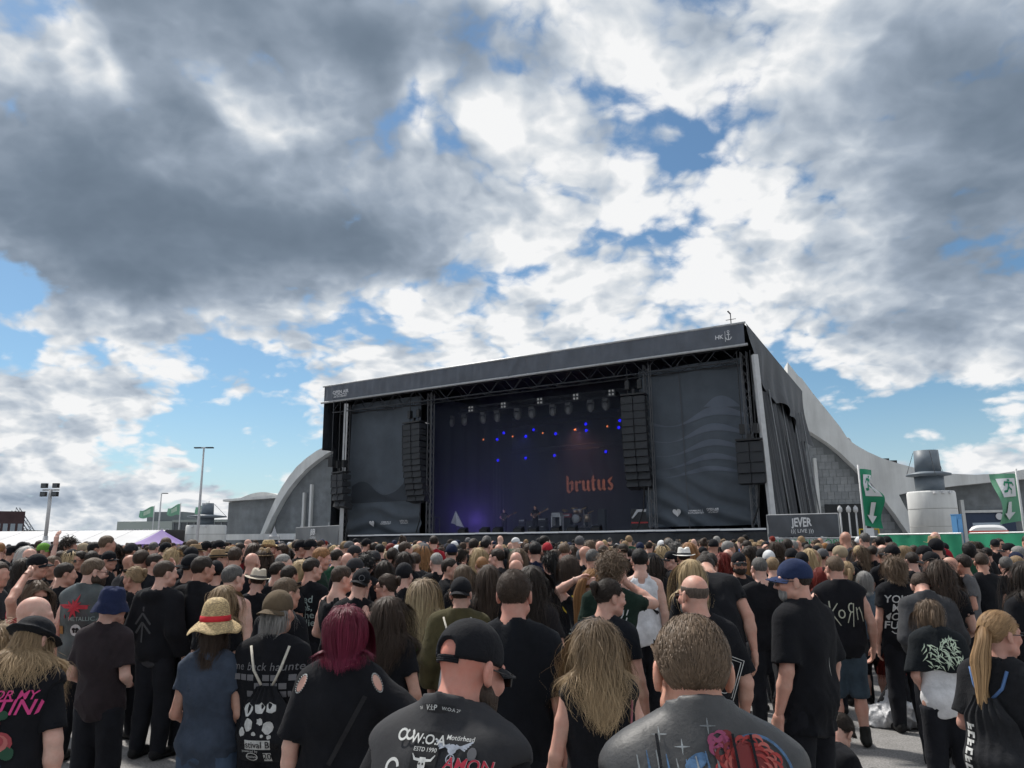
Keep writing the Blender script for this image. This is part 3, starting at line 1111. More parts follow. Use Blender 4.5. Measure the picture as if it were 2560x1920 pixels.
# smoke drifting inside the stage house and before the left wing
sm = bpy.data.materials.new('smoke')
sm.use_nodes = True
nt = sm.node_tree
nt.nodes.clear()
pv = nt.nodes.new('ShaderNodeVolumePrincipled')
pv.inputs['Color'].default_value = (0.66, 0.75, 0.90, 1)
pv.inputs['Density'].default_value = 0.046
pv.inputs['Anisotropy'].default_value = 0.2
om = nt.nodes.new('ShaderNodeOutputMaterial')
nt.links.new(pv.outputs[0], om.inputs['Volume'])
smo = MB().box2((uA - .4, .5, DECK + .05), (uB + .7, BV - .35, zb - 1.0)).build('stage_smoke', sm)
smo.location, smo.rotation_euler = S0, (0, 0, S_ANG)
tag(smo, 'thin grey violet smoke hanging in the stage opening', 'smoke', kind='stuff')

# ------------------------------------------------------------------ gear on the stage deck
GV = 5.0


def on_deck(x, v):
    return s_world(z6(x, 1385, v)[0], v, DECK)


M_cab = mat('amp_cloth', (0.035, 0.036, 0.04), .8, noise=(20, .2))
M_red = mat('amp_red', (0.35, 0.05, 0.06), .6)
M_silver = mat('amp_silver', (0.42, 0.44, 0.46), .45)


def size_px(dx, v):
    return abs(z6(1000 + dx, 1300, v)[0] - z6(1000, 1300, v)[0])


def amp(x0, x1, y0, label, head=None, v=GV, logo=True):
    w = size_px(x1 - x0, v)
    h = z6((x0 + x1) / 2, y0, v)[1] - DECK
    t = empty('guitar_amplifier', on_deck((x0 + x1) / 2, v), S_ANG, label, 'amplifier')
    hc = h * (.78 if head else 1.0)
    MB().box((0, .2, hc / 2), (w, .42, hc)).build('cabinet', M_cab, t)
    MB().box((0, -.015, hc / 2), (w * .86, .02, hc * .86)).build('grille', M_grille, t)
    if head:
        MB().box((0, .18, hc + h * .12), (w * .94, .34, h * .2)).build('amp_head', head, t)
        MB().box((0, 0.0, hc + h * .13), (w * .8, .02, h * .09)).build('control_panel', M_silver, t)
    if logo:
        MB().box((w * .05, -.03, hc * .52), (w * .3, .01, .05)).build('logo_plate', M_white, t)


amp(1015, 1085, 1298, 'black guitar cabinet just left of the bass player', None)
amp(1122, 1198, 1272, 'black guitar stack with small white logo right of the bass player', M_cab)
amp(945, 1002, 1285, 'dim amplifier stack left of the bass player in the smoke', M_cab, 6.0, False)
amp(1350, 1420, 1232, 'bass stack with red and silver head beside the drums', M_red, 5.5, False)
amp(1680, 1740, 1190, 'tall plain dark speaker cabinet right of the drum kit', None, 6.5, False)
# white-edged rack frame
w = size_px(75, 5)
t = empty('equipment_rack', on_deck(1306, 5), S_ANG, 'black rack case with white upright edges left of the drums', 'rack')
hgt = z6(1306, 1228, 5)[1] - DECK
for sx in (-1, 1):
    MB().box((sx * w / 2, 0, hgt / 2 - .1), (.07, .5, hgt - .2)).build('upright', M_white, t)
MB().box((0, .25, hgt / 2), (w - .1, .05, hgt - .3)).build('rear_panel', M_black, t)
MB().box((0, 0, hgt - .12), (w, .5, .3)).build('rack_unit', M_silver, t)
MB().box((0, 0, .12), (w - .1, .5, .1)).build('shelf', M_black, t)
# flight case at the right edge
t = empty('flight_case', on_deck(2072, 2.2), S_ANG, 'tall black flight case with red stripe at the right stage edge', 'case')
hgt = z6(2072, 1188, 2.2)[1] - DECK
MB().box((0, .4, hgt / 2), (1.2, .8, hgt)).build('body', M_black, t)
MB().box((0, -.012, hgt * .36), (1.2, .02, .09)).build('stripe', mat('case_red', (0.5, 0.03, 0.03), .5), t)
MB().prism([(-.55, hgt * .6), (-.2, hgt * .98), (.5, hgt * .98), (.5, hgt * .86), (-.1, hgt * .86), (-.5, hgt * .55)], .02, -.03).build('paper_mark', M_white, t)
# drum kit
t = empty('drum_kit', on_deck(1475, 6.2), S_ANG, 'shiny silver drum kit with cymbals on black riser', 'drum kit')
M_shell = mat('drum_shell', (0.50, 0.38, 0.28), .25, metal=.5, noise=(5, .2))
M_brass = mat('cymbal_brass', (0.55, 0.42, 0.16), .3, metal=.9)
MB().box((0, 0, .15), (2.4, 1.8, .3)).build('riser', M_black, t)
for (x, y, z, r, h, tilt) in ((0.25, -.3, .62, .29, .45, PI / 2), (-.45, -.2, .65, .24, .55, 0), (.05, -.1, 1.15, .17, .28, .3), (.42, -.1, 1.15, .17, .28, .3), (.85, .1, .65, .23, .5, 0), (-.75, .2, .85, .18, .18, 0)):
    m = MB().lathe([(r, -h / 2), (r, h / 2)], 18)
    o = m.build('drum', M_shell, t, True)
    o.location, o.rotation_euler = (x, y, z + .3), (tilt, 0, 0)
    k = MB().lathe([(r * 1.04, h / 2 - .03), (r * 1.04, h / 2 + .01)], 18).build('hoop', M_silver, o, True)
for (x, y, z, a) in ((-.8, -.1, 1.55, .3), (.7, -.1, 1.65, -.3), (1.1, .2, 1.4, -.25), (-.2, .2, 1.7, .2)):
    o = MB().lathe([(.24, 0), (.08, .02), (.03, .045), (.001, .05)], 18).build('cymbal', M_brass, t, True)
    o.location, o.rotation_euler = (x, y, z), (.35, a, 0)
    MB().tube([(x, y, .3), (x, y, z)], .018, 6).tube([(x, y, .6), (x - .25, y - .2, .3)], .015, 5).tube([(x, y, .6), (x + .25, y - .2, .3)], .015, 5).build('cymbal_stand', M_silver, t)
# floor wedges
for i, (x, lab) in enumerate(((435, 'left of the violet haze'), (635, 'in the violet haze'), (755, 'before the guitarist'), (950, 'before the dim amplifier'), (1085, 'before the bass player'), (1295, 'before the rack case'), (1445, 'before the drums'), (1665, 'right of the drums'))):
    t = empty('floor_monitor', on_deck(x, 1.0), S_ANG, 'black wedge floor monitor on the stage edge ' + lab, 'monitor', 'floor monitors along the stage edge')
    m = MB().prism([(-.25, 0), (.25, 0), (.16, .38), (-.25, .2)], .6, -.3)
    link_mesh('cabinet', [(y, x, z) for x, y, z in m.v], [f[::-1] for f in m.f], M_black, t)
    MB().box((0, -.05, .31), (.5, .3, .015), M=Matrix.Rotation(.42, 3, 'X')).build('grille', M_grille, t)
# white flag-like cover at the left
t = empty('draped_cover', on_deck(375, 3.0), S_ANG, 'pale pointed cloth draped over a stand at the left of the stage', 'cover')
hgt = z6(368, 1205, 3)[1] - DECK
MB().grid(lambda i, j: ((-.55 + 1.05 * i) * (1 - j) * .75 + .35 * (1 - j) * i - .1, .15 * math.sin(i * 9) * (1 - j), .75 + (hgt - .75) * j - .35 * i * (1 - j)), 14, 8).build('cloth', mat('pale_cloth', (0.5, 0.52, 0.58), .8), t, True)
MB().tube([(-.1, .1, 0), (-.1, .1, hgt - .05)], .03, 6).tube([(.0, .1, .7), (.5, .1, 0)], .03, 6).build('stand', M_alu_dark, t)
# barrier frame at the left
t = empty('metal_frame', on_deck(172, 2.0), S_ANG, 'empty metal frame standing at the left stage edge', 'frame')
hgt = z6(172, 1268, 2)[1] - DECK
w = size_px(108, 2)
MB().tube([(-w / 2, 0, 0), (-w / 2, 0, hgt), (w / 2, 0, hgt), (w / 2, 0, 0)], .04, 6).tube([(0, 0, 0), (0, 0, hgt)], .03, 6).build('tube_frame', M_alu_dark, t)
# thin hanging pole bundle behind the guitarist
t = empty('pole_bundle', on_deck(762, 9.5), S_ANG, 'bundle of four thin upright poles behind the guitarist', 'poles')
hgt = z6(760, 745, 9.5)[1] - DECK
for k in range(4):
    x = (k - 1.5) * .3
    MB().tube([(x, 0, 0), (x, 0, hgt)], .022, 5).build('pole', M_alu_dark, t)
# black subwoofers and cases on the ground before the stage skirt
for (px, py, w, h, lab) in ((1662, 1352, 1.5, 1.0, 'low black subwoofer before the stage skirt under the right array'), (1756, 1338, 1.4, 1.9, 'black upright case before the skirt under the right wing curtain')):
    u, z = st(px, py, -.6)
    t = empty('subwoofer', s_world(u, -.6, 0), S_ANG, lab, 'loudspeaker')
    MB().box((0, 0, z / 2), (w, .9, z)).build('cabinet', M_black, t)
    MB().box((0, -.46, z / 2), (w * .9, .03, z * .9)).build('grille', M_grille, t)

# ------------------------------------------------------------------ market hall behind the stage
HA, HB = at(560, 1360, 98), at(2560, 1345, 80)
HU = HB - HA
HU.z = 0
HU.normalize()
HV = Vector((-HU.y, HU.x, 0))
H0 = Vector((HA.x, HA.y, 0))
H_ANG = math.atan2(HU.y, HU.x)


def hp(px, py, v=0.0):
    return plane_uw(px, py, H0, HU, HV, v)


def zl(x, y, v=0.0):       # close-up of the left gable
    return hp(560 + x * .2411, 1000 + y * .2411, v)


def zr(x, y, v=0.0):       # close-up of the right side
    return hp(1860 + x * .3165, 900 + y * .3165, v)


hall = empty('market_hall', H0, H_ANG, 'concrete market hall with sweeping wave roof and slate panel walls behind the stage', 'building')


def plate(name, pts, thick, y0, material, parent=hall):
    """flat piece of the front, with real thickness; concave outlines are triangulated"""
    m = MB()
    m.prism(pts, thick, y0)
    o = m.build(name, material, parent)
    bm = bmesh.new()
    bm.from_mesh(o.data)
    bmesh.ops.triangulate(bm, faces=[f for f in bm.faces if len(f.verts) > 4])
    bmesh.ops.recalc_face_normals(bm, faces=bm.faces)
    bm.to_mesh(o.data)
    bm.free()
    return o


# left gable: arch rib, slate infill, flat annex
outer = [(415, 1420), (500, 1210), (590, 1010), (650, 905), (720, 800), (800, 700), (900, 610), (1000, 540), (1110, 485), (1230, 435), (1500, 380), (1900, 360)]
inner = [(1900, 440), (1500, 455), (1230, 508), (1110, 565), (1000, 640), (900, 722), (800, 826), (720, 925), (640, 1050), (550, 1215), (455, 1420)]
plate('arch_rib', [zl(*p) for p in outer + inner], 3.0, -1.2, M_conc)
gz = lambda p: (p[0], 0.0)
infill = [zl(*p) for p in [(455, 1420), (550, 1215), (640, 1050), (720, 925), (800, 826), (900, 722), (1000, 640), (1110, 565), (1230, 508), (1500, 455), (1900, 440)]]
infill = [(infill[0][0] + .1, 0.0)] + infill[1:] + [(infill[-1][0], 0.0)]
plate('gable_wall', infill, .5, 0, M_wall)
annex = [zl(35, 1060), zl(590, 1010)]
plate('annex_wall', [(annex[0][0], 0), annex[0], annex[1], (zl(440, 1400)[0], 0)], 20, .3, M_wall)
a, b = zl(15, 1055), zl(592, 1015)
plate('annex_roof', [a, zl(15, 1035), zl(592, 985), b], 22, -.6, M_conc)
dm = [zl(150, 1028, 9)] + [zl(150 + 44 * k, 1028 - 55 * math.sin(PI * k / 10) - 3.5 * k, 9) for k in range(1, 10)] + [zl(585, 995, 9)]
plate('annex_vault', dm, 10, 9, M_conc)
for x0, x1, y0 in ((816, 835, 960), (892, 911, 875), (1175, 1193, 695)):
    a, b = zl(x0, y0, -.6), zl(x1, y0, -.6)
    MB().box2((a[0], -.6, 0), (b[0], 0.02, a[1])).build('wall_fin', M_conc, hall)
a, b = zl(15, 1390, -3), zl(740, 1415, -3)
MB().box2((a[0], -3, b[1] - .35), (b[0], 0.3, b[1] + .35)).build('base_canopy', M_conc, hall)

# right side: sweeping roof edge and leg, slate infill with single panels
up = [(330, 40), (415, 148), (440, 165), (530, 285), (640, 420), (740, 545), (800, 640), (870, 690), (950, 735), (1060, 785), (1200, 830), (1370, 875), (1560, 905), (1780, 915), (2000, 905), (2212, 865), (2500, 800)]
lo_ = [(2500, 880), (2212, 945), (1990, 965), (1650, 1000), (1340, 1040), (1195, 1070), (1240, 1160), (1300, 1260), (1385, 1420), (1300, 1420), (1170, 1230), (1060, 1085), (960, 960), (850, 850), (740, 745), (640, 665), (540, 600), (415, 525), (330, 480)]
plate('wave_roof_front', [zr(*p) for p in up + lo_], 2.6, -1.4, M_conc)
legL = [(330, 480), (415, 525), (540, 600), (640, 665), (740, 745), (850, 850), (960, 960), (1060, 1085), (1170, 1230), (1300, 1420)]
inf2 = [zr(*p) for p in legL]
wl = plate('gable_wall', [(inf2[0][0], 0)] + inf2 + [(inf2[-1][0], 0)], .5, .25, M_wall)
inf3 = [zr(*p) for p in [(1195, 1070), (1340, 1040), (1650, 1000), (1990, 965), (2212, 945), (2500, 880)]]
plate('wing_wall', [(inf2[-1][0] + .3, 0)] + inf3 + [(inf3[-1][0], 0)], .5, .25, M_wall)


def inside(p, poly):
    c = False
    for i in range(len(poly)):
        x0, y0 = poly[i - 1]
        x1, y1 = poly[i]
        if (y0 > p[1]) != (y1 > p[1]) and p[0] < (x1 - x0) * (p[1] - y0) / (y1 - y0) + x0:
            c = not c
    return c


poly2 = [(inf2[0][0], 0)] + inf2 + [(inf2[-1][0], 0)]
pw, phh = 0.72, .82
pm = MB().box((0, 0, 0), (pw - .025, .08, phh - .025))
pme = bpy.data.meshes.new('panel')
pme.from_pydata(pm.v, [], pm.f)
rp = random.Random(3)
umin = zr(410, 1000)[0]
npan = 0
r = 0
z = 1.6
while z < 17 and npan < 290:
    off = (r % 2) * pw * .5
    u = umin + off
    while u < inf2[-1][0]:
        if all(inside((u + a_ * pw * .5, z + b_ * phh * .5), poly2) for a_ in (-1, 1) for b_ in (-1, 1)) and npan < 290:
            o = use_mesh('panel', pme, rp.choices(PANEL_M, (5, 2, 2))[0], wl)
            o.location = (u, .25 - .03 - rp.uniform(0, .03), z)
            npan += 1
        u += pw
    z += phh
    r += 1
for x0, x1, y0, y1 in ((535, 560, 775, 1190), (432, 448, 700, 1100), (1697, 1722, 1105, 1400)):
    a, b = zr(x0 + 12, y0, -.5), zr(x1 + 12, y0, -.5)
    MB().box2((a[0], -.5, 0), (b[0], 0.2, a[1])).build('wall_fin', M_conc, hall)
# scalloped roof shells rising behind the sweeping edge
prof = [(440, 165), (530, 285), (640, 420), (740, 545), (800, 640), (870, 690), (950, 735)]
pr = [zr(*p) for p in prof]


def along(t):
    t = t * (len(pr) - 1)
    i = min(int(t), len(pr) - 2)
    f = t - i
    return pr[i][0] + (pr[i + 1][0] - pr[i][0]) * f, pr[i][1] + (pr[i + 1][1] - pr[i][1]) * f


M_metal = mat('roof_metal', (0.30, 0.31, 0.31), .5, noise=(1.0, .2), bump=(3, .3, .05))
for k in range(4):
    t0, t1 = k / 4, (k + 1) / 4 - .01

    def shell(i, j, t0=t0, t1=t1):
        x, z_ = along(t0 + (t1 - t0) * i)
        b_ = math.sin(PI * i)
        return (x + (.3 + 1.5 * b_) * j * .9, 1.2 + 9 * j, z_ - .2 + (.25 + 1.0 * b_) * math.sin(PI * .5 * j) * 1.2 + 1.2 * j)
    MB().grid(shell, 12, 10).build('roof_shell', M_metal, hall, True)
    MB().tube([shell(i / 12, .35) for i in range(13)], .07, 5).build('shell_rib', M_conc, hall, True)
MB().grid(lambda i, j: (lambda p: (p[0], 1.2 + 30 * j, p[1] - .3))(zr(950 + 1550 * i, 735 + (175 * min(1, i * 1.9) if i < .53 else 175 - (i - .53) * 240))), 30, 2).build('rear_roof', M_conc, hall, True)
MB().grid(lambda i, j: (lambda p: (p[0], 1.5 + 30 * j, p[1] - .2 - 1.5 * j * j))(zl(590 + 1310 * i, 1005 - 640 * math.sin(PI * .5 * i) ** 1.1)), 30, 6).build('rear_roof', M_conc, hall, True)
a = zr(1180, 815)
MB().box((a[0], 2, a[1] + .2), (1.6, 1, .5)).box((a[0] - .4, 2, a[1] + .5), (.9, .8, .4)).build('roof_hatch', M_black, hall)
# dark doorway with lamp posts, blue shed door
a, b = zr(640, 1140, -.2), zr(985, 1140, -.2)
MB().box2((a[0], -.2, 0), (b[0], .2, a[1])).build('dark_doorway', mat('dark_door', (0.012, 0.014, 0.017), .4), hall)
for i, x in enumerate((738, 806, 862, 930)):
    a = zr(x, 1150, -3)
    t = empty('lamp_post', H0 + HU * (a[0] + .2) - HV * 3, H_ANG, 'slim pale post with round head, %s from left before the dark doorway' % BL_X[i], 'lamp post', 'slim posts before the dark doorway')
    MB().tube([(0, 0, 0), (0, 0, a[1])], .09, 8).build('post', M_steel, t, True)
    MB().lathe([(.05, 0), (.22, .1), (.26, .35), (.2, .6), (.02, .7)], 10, (0, 0, a[1] - .75)).build('head', M_steel, t, True)
a, b = zr(1745, 1208, -.15), zr(2135, 1203, -.15)
MB().box2((a[0], -.15, 0), (b[0], .2, a[1])).build('blue_door', mat('blue_steel', (0.03, 0.05, 0.095), .5, noise=(.6, .1)), hall)
MB().box2((a[0] - .2, -.4, a[1]), (b[0] + .2, .2, a[1] + .25)).build('door_lintel', M_conc, hall)
a = zr(2017, 1235, -.3)
MB().lathe([(.35, 0), (.35, .04)], 16).build('round_notice', M_white, hall)
o = bpy.data.objects['round_notice']
o.location, o.rotation_euler = (a[0], -.3, a[1]), (PI / 2, 0, 0)


# ------------------------------------------------------------------ round vent silos
def silo(label, px0, px1, py_top, brim, hat, Y, parts_dark):
    c = at((px0 + px1) / 2, 1345, Y)
    k = Y / F_PX * 1.0
    r = (px1 - px0) / 2 * k
    zt = at((px0 + px1) / 2, py_top, Y).z
    t = empty('vent_tower', (c.x, c.y, 0), 0, label, 'vent tower')
    MB().lathe([(r * 1.02, 0), (r, zt - .15), (r * .96, zt)], 40).build('drum', M_conc, t, True)
    zb_, zt_ = at(c.x, brim[2], Y).z, at(c.x, hat[2], Y).z
    rb = (brim[1] - brim[0]) / 2 * k
    rh = (hat[1] - hat[0]) / 2 * k
    MB().lathe([(rh * 1.1, zt), (rh * 1.12, zb_)], 36).build('collar', parts_dark, t, True)
    MB().lathe([(rh * 1.1, zb_ - .1), (rb, zb_), (rb, zb_ + .12), (rh, zb_ + .3)], 36).build('brim', parts_dark, t, True)
    MB().lathe([(rh, zb_ + .2), (rh * .94, zt_)], 36).build('chimney', parts_dark, t, True)
    m = MB()
    for q in range(3):
        an = 2 * PI * (q + .15) / 3
        m.tube([(rh * math.cos(an), rh * math.sin(an), zt_ - .1), (rb * 1.02 * math.cos(an), rb * 1.02 * math.sin(an), zb_)], .02, 4)
    m.build('stay_wire', M_alu_dark, t)
    for q in range(3):
        an = -PI / 2 + (q - 1) * .35
        MB().box((r * math.cos(an), r * math.sin(an) - .1, zt - .15), (.22, .25, .18)).build('camera_box', M_white, t)
    for q in range(1, 4):
        MB().lathe([(r * 1.012, zt * q / 4 - .02), (r * 1.016, zt * q / 4), (r * 1.012, zt * q / 4 + .02)], 40).build('seam_ring', mat('seam_concrete', (0.30, 0.30, 0.29), .9), t, True)
    return t


M_vent = mat('vent_steel', (0.14, 0.17, 0.20), .5, noise=(.8, .12))
silo('white round concrete vent tower with dark hat right of the stage', 2286, 2394, 1229, (2280, 2381, 1209), (2294, 2353, 1147), 62, M_vent)
silo('white round concrete vent tower with dark hat left of the stage', 467, 561, 1313, (470, 561, 1298), (505, 535, 1263), 85, M_vent)


# ------------------------------------------------------------------ left distance
def zA(x, y):
    return x * .2893, 1050 + y * .2893


def at_ground(px, Y):
    p = at(px, 1360, Y)
    return Vector((p.x, p.y, 0))


# pale office block with dark glazed end
t = empty('office_building', at_ground(288, 190), 0, 'long pale grey office block with narrow windows beyond the white tent', 'building')
k = 190 / F_PX
zt = at(300, 1304, 190).z
wA, wB = (424 - 288) * k, (563 - 288) * k
MB().box2((0, 0, 0), (wA, 25, zt)).build('wall', mat('office_render', (0.34, 0.38, 0.36), .8, noise=(.2, .06)), t)
MB().box2((wA + .01, .1, 0), (wB, 25, zt - .3)).build('glazed_front', M_glass, t)
MB().box2((wA + .01, -.2, zt - .3), (wB + .4, 25, zt + .3)).build('eaves', mat('office_render2', (0.27, 0.30, 0.29), .8), t)
MB().box2(((346 - 288) * k, 3, zt), ((436 - 288) * k, 18, zt + 2.4)).build('roof_storey', mat('office_dark', (0.15, 0.17, 0.18), .7), t)
for row in range(3):
    for c, x in enumerate((311, 324, 341, 360, 387, 400, 413)):
        wz = zt - 3.2 - row * 4.2
        ww = (.55 + .5 * (c in (1, 3)))
        wn = MB().box((0, -.02, 0), (ww * 1.3 + .1, .12, 2.7)).build('window', M_white, t)
        wn.location = ((x - 288) * k, 0, wz)
        MB().box((0, -.1, 0), (ww * 1.3 - .15, .05, 2.4)).build('pane', M_glass, wn)
for i in range(9):
    MB().box((wA + .3 + (wB - wA) * i / 8 * .97, -.02, zt / 2), (.25, .2, zt - .7)).build('mullion', mat('office_frame', (0.16, 0.18, 0.19), .6), t)
for i in range(4):
    MB().box(((wA + wB) / 2, -.04, zt - 3.6 * (i + 1)), (wB - wA - .1, .16, .5)).build('floor_band', MATS['office_frame'], t)
# brown block at the left edge
t = empty('brick_building', at_ground(-40, 230), R_(34), 'dark reddish brown building at the far left edge', 'building')
k = 230 / F_PX
zt = at(20, 1277, 230).z
MB().box2((0, 0, 0), (78 * k, 20, zt)).build('wall', mat('brown_brick', (0.055, 0.032, 0.035), .85, noise=(.3, .15)), t)
for row in range(4):
    for c in range(5):
        MB().box((8 * k + c * 15.5 * k, -.05, zt - 5 - row * 5.2), (1.2, .12, 2.6)).build('window', mat('pale_pane', (0.25, 0.29, 0.33), .3), t)
# lattice crane jib
a, b = at(76, 1330, 240), at(39, 1273, 240)
t = empty('harbour_crane', (a.x, a.y, 0), 0, 'slanting lattice crane jib between the brown building and the floodlight mast', 'crane')
MB().box2((-3, -2, 0), (3, 2, a.z)).build('machine_house', M_alu_dark, t)
truss('jib', (0, 0, a.z), (b.x - a.x, 0, b.z), t, mat('crane_grey', (0.22, 0.24, 0.26), .6), 1.6, 2.0, (0, 1, 0), .13)
# far tree line and roofs between
t = empty('low_rooftops', at_ground(60, 260), 0, 'low dark rooftops just above the white tent roof', 'building')
k = 260 / F_PX
MB().box2((0, 0, 0), (110 * k, 15, at(100, 1327, 260).z)).box2((-30 * k, -2, 0), (20 * k, 10, at(60, 1326, 260).z)).build('roof_block', mat('far_dark', (0.06, 0.07, 0.075), .8), t)
# long white marquee
t = empty('marquee_tent', at_ground(-260, 78), 0, 'long white marquee with seamed roof behind the crowd on the left', 'tent')
k = 78 / F_PX
ze, zr_ = at(150, 1364, 78).z, at(150, 1327, 84).z
x1 = (385 + 260) * k
npn = 9
for i in range(npn):
    xa, xb = x1 * i / npn + .02, x1 * (i + 1) / npn - .02
    cut = 0 if i < npn - 1 else 2.4

    def roof(q, j, xa=xa, xb=xb, cut=cut):
        x = xa + (xb - xa - cut * j) * q
        return (x + 1.6 * j * 0, 6.5 * j, ze + (zr_ - ze) * j - .10 * math.sin(PI * j) * math.sin(PI * q))
    MB().grid(roof, 6, 8).build('roof_panel', M_whitep, t, True)
    MB().grid(lambda q, j, xa=xa, xb=xb: (xa + (xb - xa) * q, 13 - 6.5 * j, ze + (zr_ - ze) * j), 4, 4).build('roof_panel', M_whitep, t, True)
    MB().box2((xa, -.05, ze - .25), (xb, .0, ze)).build('valance', M_whitep, t)
for i in range(npn + 1):
    MB().tube([(x1 * i / npn, .1, 0), (x1 * i / npn, .1, ze)], .08, 6).build('post', M_steel, t)
MB().box2((0, 12.9, 0), (x1, 13, ze)).build('rear_wall', M_whitep, t)


# pop-up gazebo, pagoda tents
def peak_tent(name, label, px, Y, ztop, zeave, half, material, conc=1.6):
    t = empty(name, at_ground(px, Y), .2, label, 'tent')

    def fn(i, j):
        a_ = 2 * PI * i
        q = max(abs(math.cos(a_)), abs(math.sin(a_)))
        rr = half * (1 - j) / q if j < .999 else 0.01
        return (rr * math.cos(a_), rr * math.sin(a_), zeave + (ztop - zeave) * (j ** conc))
    MB().grid(fn, 32, 10).build('canopy', material, t, True)
    for sx in (-1, 1):
        for sy in (-1, 1):
            MB().tube([(sx * half * .98, sy * half * .98, 0), (sx * half * .98, sy * half * .98, zeave)], .05, 6).build('leg', M_steel, t)
    for s_, d_ in (((0, -half), (2 * half, .03)), ((0, half), (2 * half, .03)), ((-half, 0), (.03, 2 * half)), ((half, 0), (.03, 2 * half))):
        MB().box((s_[0], s_[1], zeave - .12), (d_[0], d_[1], .26)).build('valance', material, t)


M_purple = mat('purple_canopy', (0.20, 0.13, 0.36), .7, noise=(.8, .12), bump=(2, .3, .04))
k = 56 / F_PX
peak_tent('gazebo', 'purple pop-up gazebo with pointed roof behind the crowd', 402, 56, at(402, 1324, 56).z, at(402, 1360, 56).z, 74 * k * .74, M_purple, 1.25)
for px, Y, pt, hw, lab in ((684, 84, 1314, 15, 'white pagoda tent peak left of the grey banner'), (750, 82, 1311, 16, 'white pagoda tent peak half behind the grey banner'), (820, 80, 1305, 18, 'white pagoda tent peak just left of the stage')):
    peak_tent('pagoda_tent', lab, px, Y, at(px, pt, Y).z, at(px, 1341, Y).z, hw * Y / F_PX * .8, M_whitep, 2.0)
# blue container strip under the canopy
MBc = empty('site_container', at_ground(690, 88), 0, 'low blue site container under the hall canopy left of the stage', 'container')
MB().box((0, 0, .95), (9, 2.4, 1.9)).build('body', mat('container_blue', (0.04, 0.09, 0.22), .6), MBc)
for q in range(12):
    MB().box((-4.2 + .76 * q, -1.23, .95), (.12, .06, 1.7)).build('rib', MATS['container_blue'], MBc)

# floodlight mast
c = at_ground(112, 40)
t = empty('floodlight_mast', c, 0, 'tall grey mast with four square floodlights above the white tent', 'floodlight')
zt = at(128, 1225, 40).z
lean = at(127, 1228, 40).x - c.x
MB().tube([(0, 0, 0), (lean * .5, 0, zt * .5)], .13, 8).tube([(lean * .5, 0, zt * .5), (lean, 0, zt)], .09, 8).build('mast', M_steel, t, True)
MB().box((lean, 0, zt), (.85, .08, .08)).build('cross_arm', M_steel, t)
for sx in (-1, 1):
    for sz in (-1, 1):
        fl = MB().box((lean + sx * .3, -.1, zt + sz * .22), (.3, .16, .24)).build('flood_lamp', M_black, t)
        MB().box((lean + sx * .3, -.19, zt + sz * .22), (.24, .02, .18)).build('lens', M_glass, fl)


# street lamps
def lamp_post(label, pbase, ptop, Y, arms):
    c = at_ground(pbase, Y)
    zt = at(*ptop, Y).z
    t = empty('street_lamp', c, 0, label, 'street lamp')
    MB().tube([(0, 0, 0), (0, 0, zt * .5), (0, 0, zt)], .1, 8, rr=[.13, .11, .07]).build('pole', M_steel, t, True)
    for s_ in arms:
        MB().box((s_ * .48, 0, zt + .02), (.58, .3, .09)).build('lamp_head', M_alu_dark, t)
        MB().box((s_ * .2, 0, zt + .02), (.35, .1, .1)).build('arm', M_steel, t)


lamp_post('tall street lamp with two flat arms left of the stage', 492, (513, 1120), 62, (-1, 1))
lamp_post('shorter street lamp with one arm behind the purple gazebo', 393, (400, 1234), 95, (1,))


# green flags on poles
def wave_flag(label, px, ptop, phang, Y, wpx, hpx):
    c = at_ground(px, Y)
    t = empty('flag', c, 0, label, 'flag')
    zt = at(px, ptop, Y).z
    k = Y / F_PX
    MB().tube([(0, 0, 0), (0, 0, zt)], .06, 6).build('pole', M_steel, t, True)
    w, h = wpx * k, hpx * k
    z0 = at(px, phang, Y).z

    def fn(i, j):
        return (-w * i - .02, .25 * math.sin(i * 6 + j) * i, z0 - h * (1 - j) * (1 - .45 * i) - h * .42 * i + .12 * math.sin(i * 7))
    MB().grid(fn, 16, 8).build('cloth', mat('backlit_green_flag', (0.17, 0.36, 0.25), .8, noise=(.8, .12)), t, True)  # light shining through the cloth is painted in as a paler green
    MB().grid(lambda i, j: (lambda p: (p[0], p[1] - .03, p[2]))(fn(.25 + .4 * i, .35 + .45 * j)), 8, 4).build('pale_emblem', mat('flag_emblem', (0.42, 0.56, 0.45), .8), t, True)


wave_flag('green flag left of the shorter street lamp', 378, 1264, 1266, 100, 36, 28)
wave_flag('green flag right of the shorter street lamp', 444, 1257, 1260, 100, 32, 28)
wave_flag('green flag partly behind the tall two-armed lamp', 515, 1252, 1257, 100, 33, 28)


# ------------------------------------------------------------------ banners and fences
def sheet(name, label, A, B, z0, z1, material, cat='banner', posts=True, group=None, rip=.04):
    A, B = Vector((A.x, A.y, 0)), Vector((B.x, B.y, 0))
    L = (B - A).length
    t = empty(name, A, math.atan2(B.y - A.y, B.x - A.x), label, cat, group)
    MB().grid(lambda i, j: (L * i, rip * math.sin(i * 9 + j * 4) + rip * .5 * math.sin(i * 31 + 3 * j), z0 + (z1 - z0) * j), 40, 8).build('cloth', material, t, True)
    m = MB()
    m.tube([(0, .06, 0), (0, .06, z1 + .05)], .035, 6).tube([(L, .06, 0), (L, .06, z1 + .05)], .035, 6).tube([(0, .06, z1 + .03), (L, .06, z1 + .03)], .03, 6)
    m.build('frame', M_alu, t)
    return t, L


# right banner by the stage
A, B = at_ground(1922, 34), at_ground(2101, 32.5)
z1, z0 = at(2010, 1287, 33).z, at(2010, 1341, 33).z
t, L = sheet('advertising_banner', 'dark grey banner reading JEVER LIVE right of the stage', A, B, z0, z1, M_greyban)


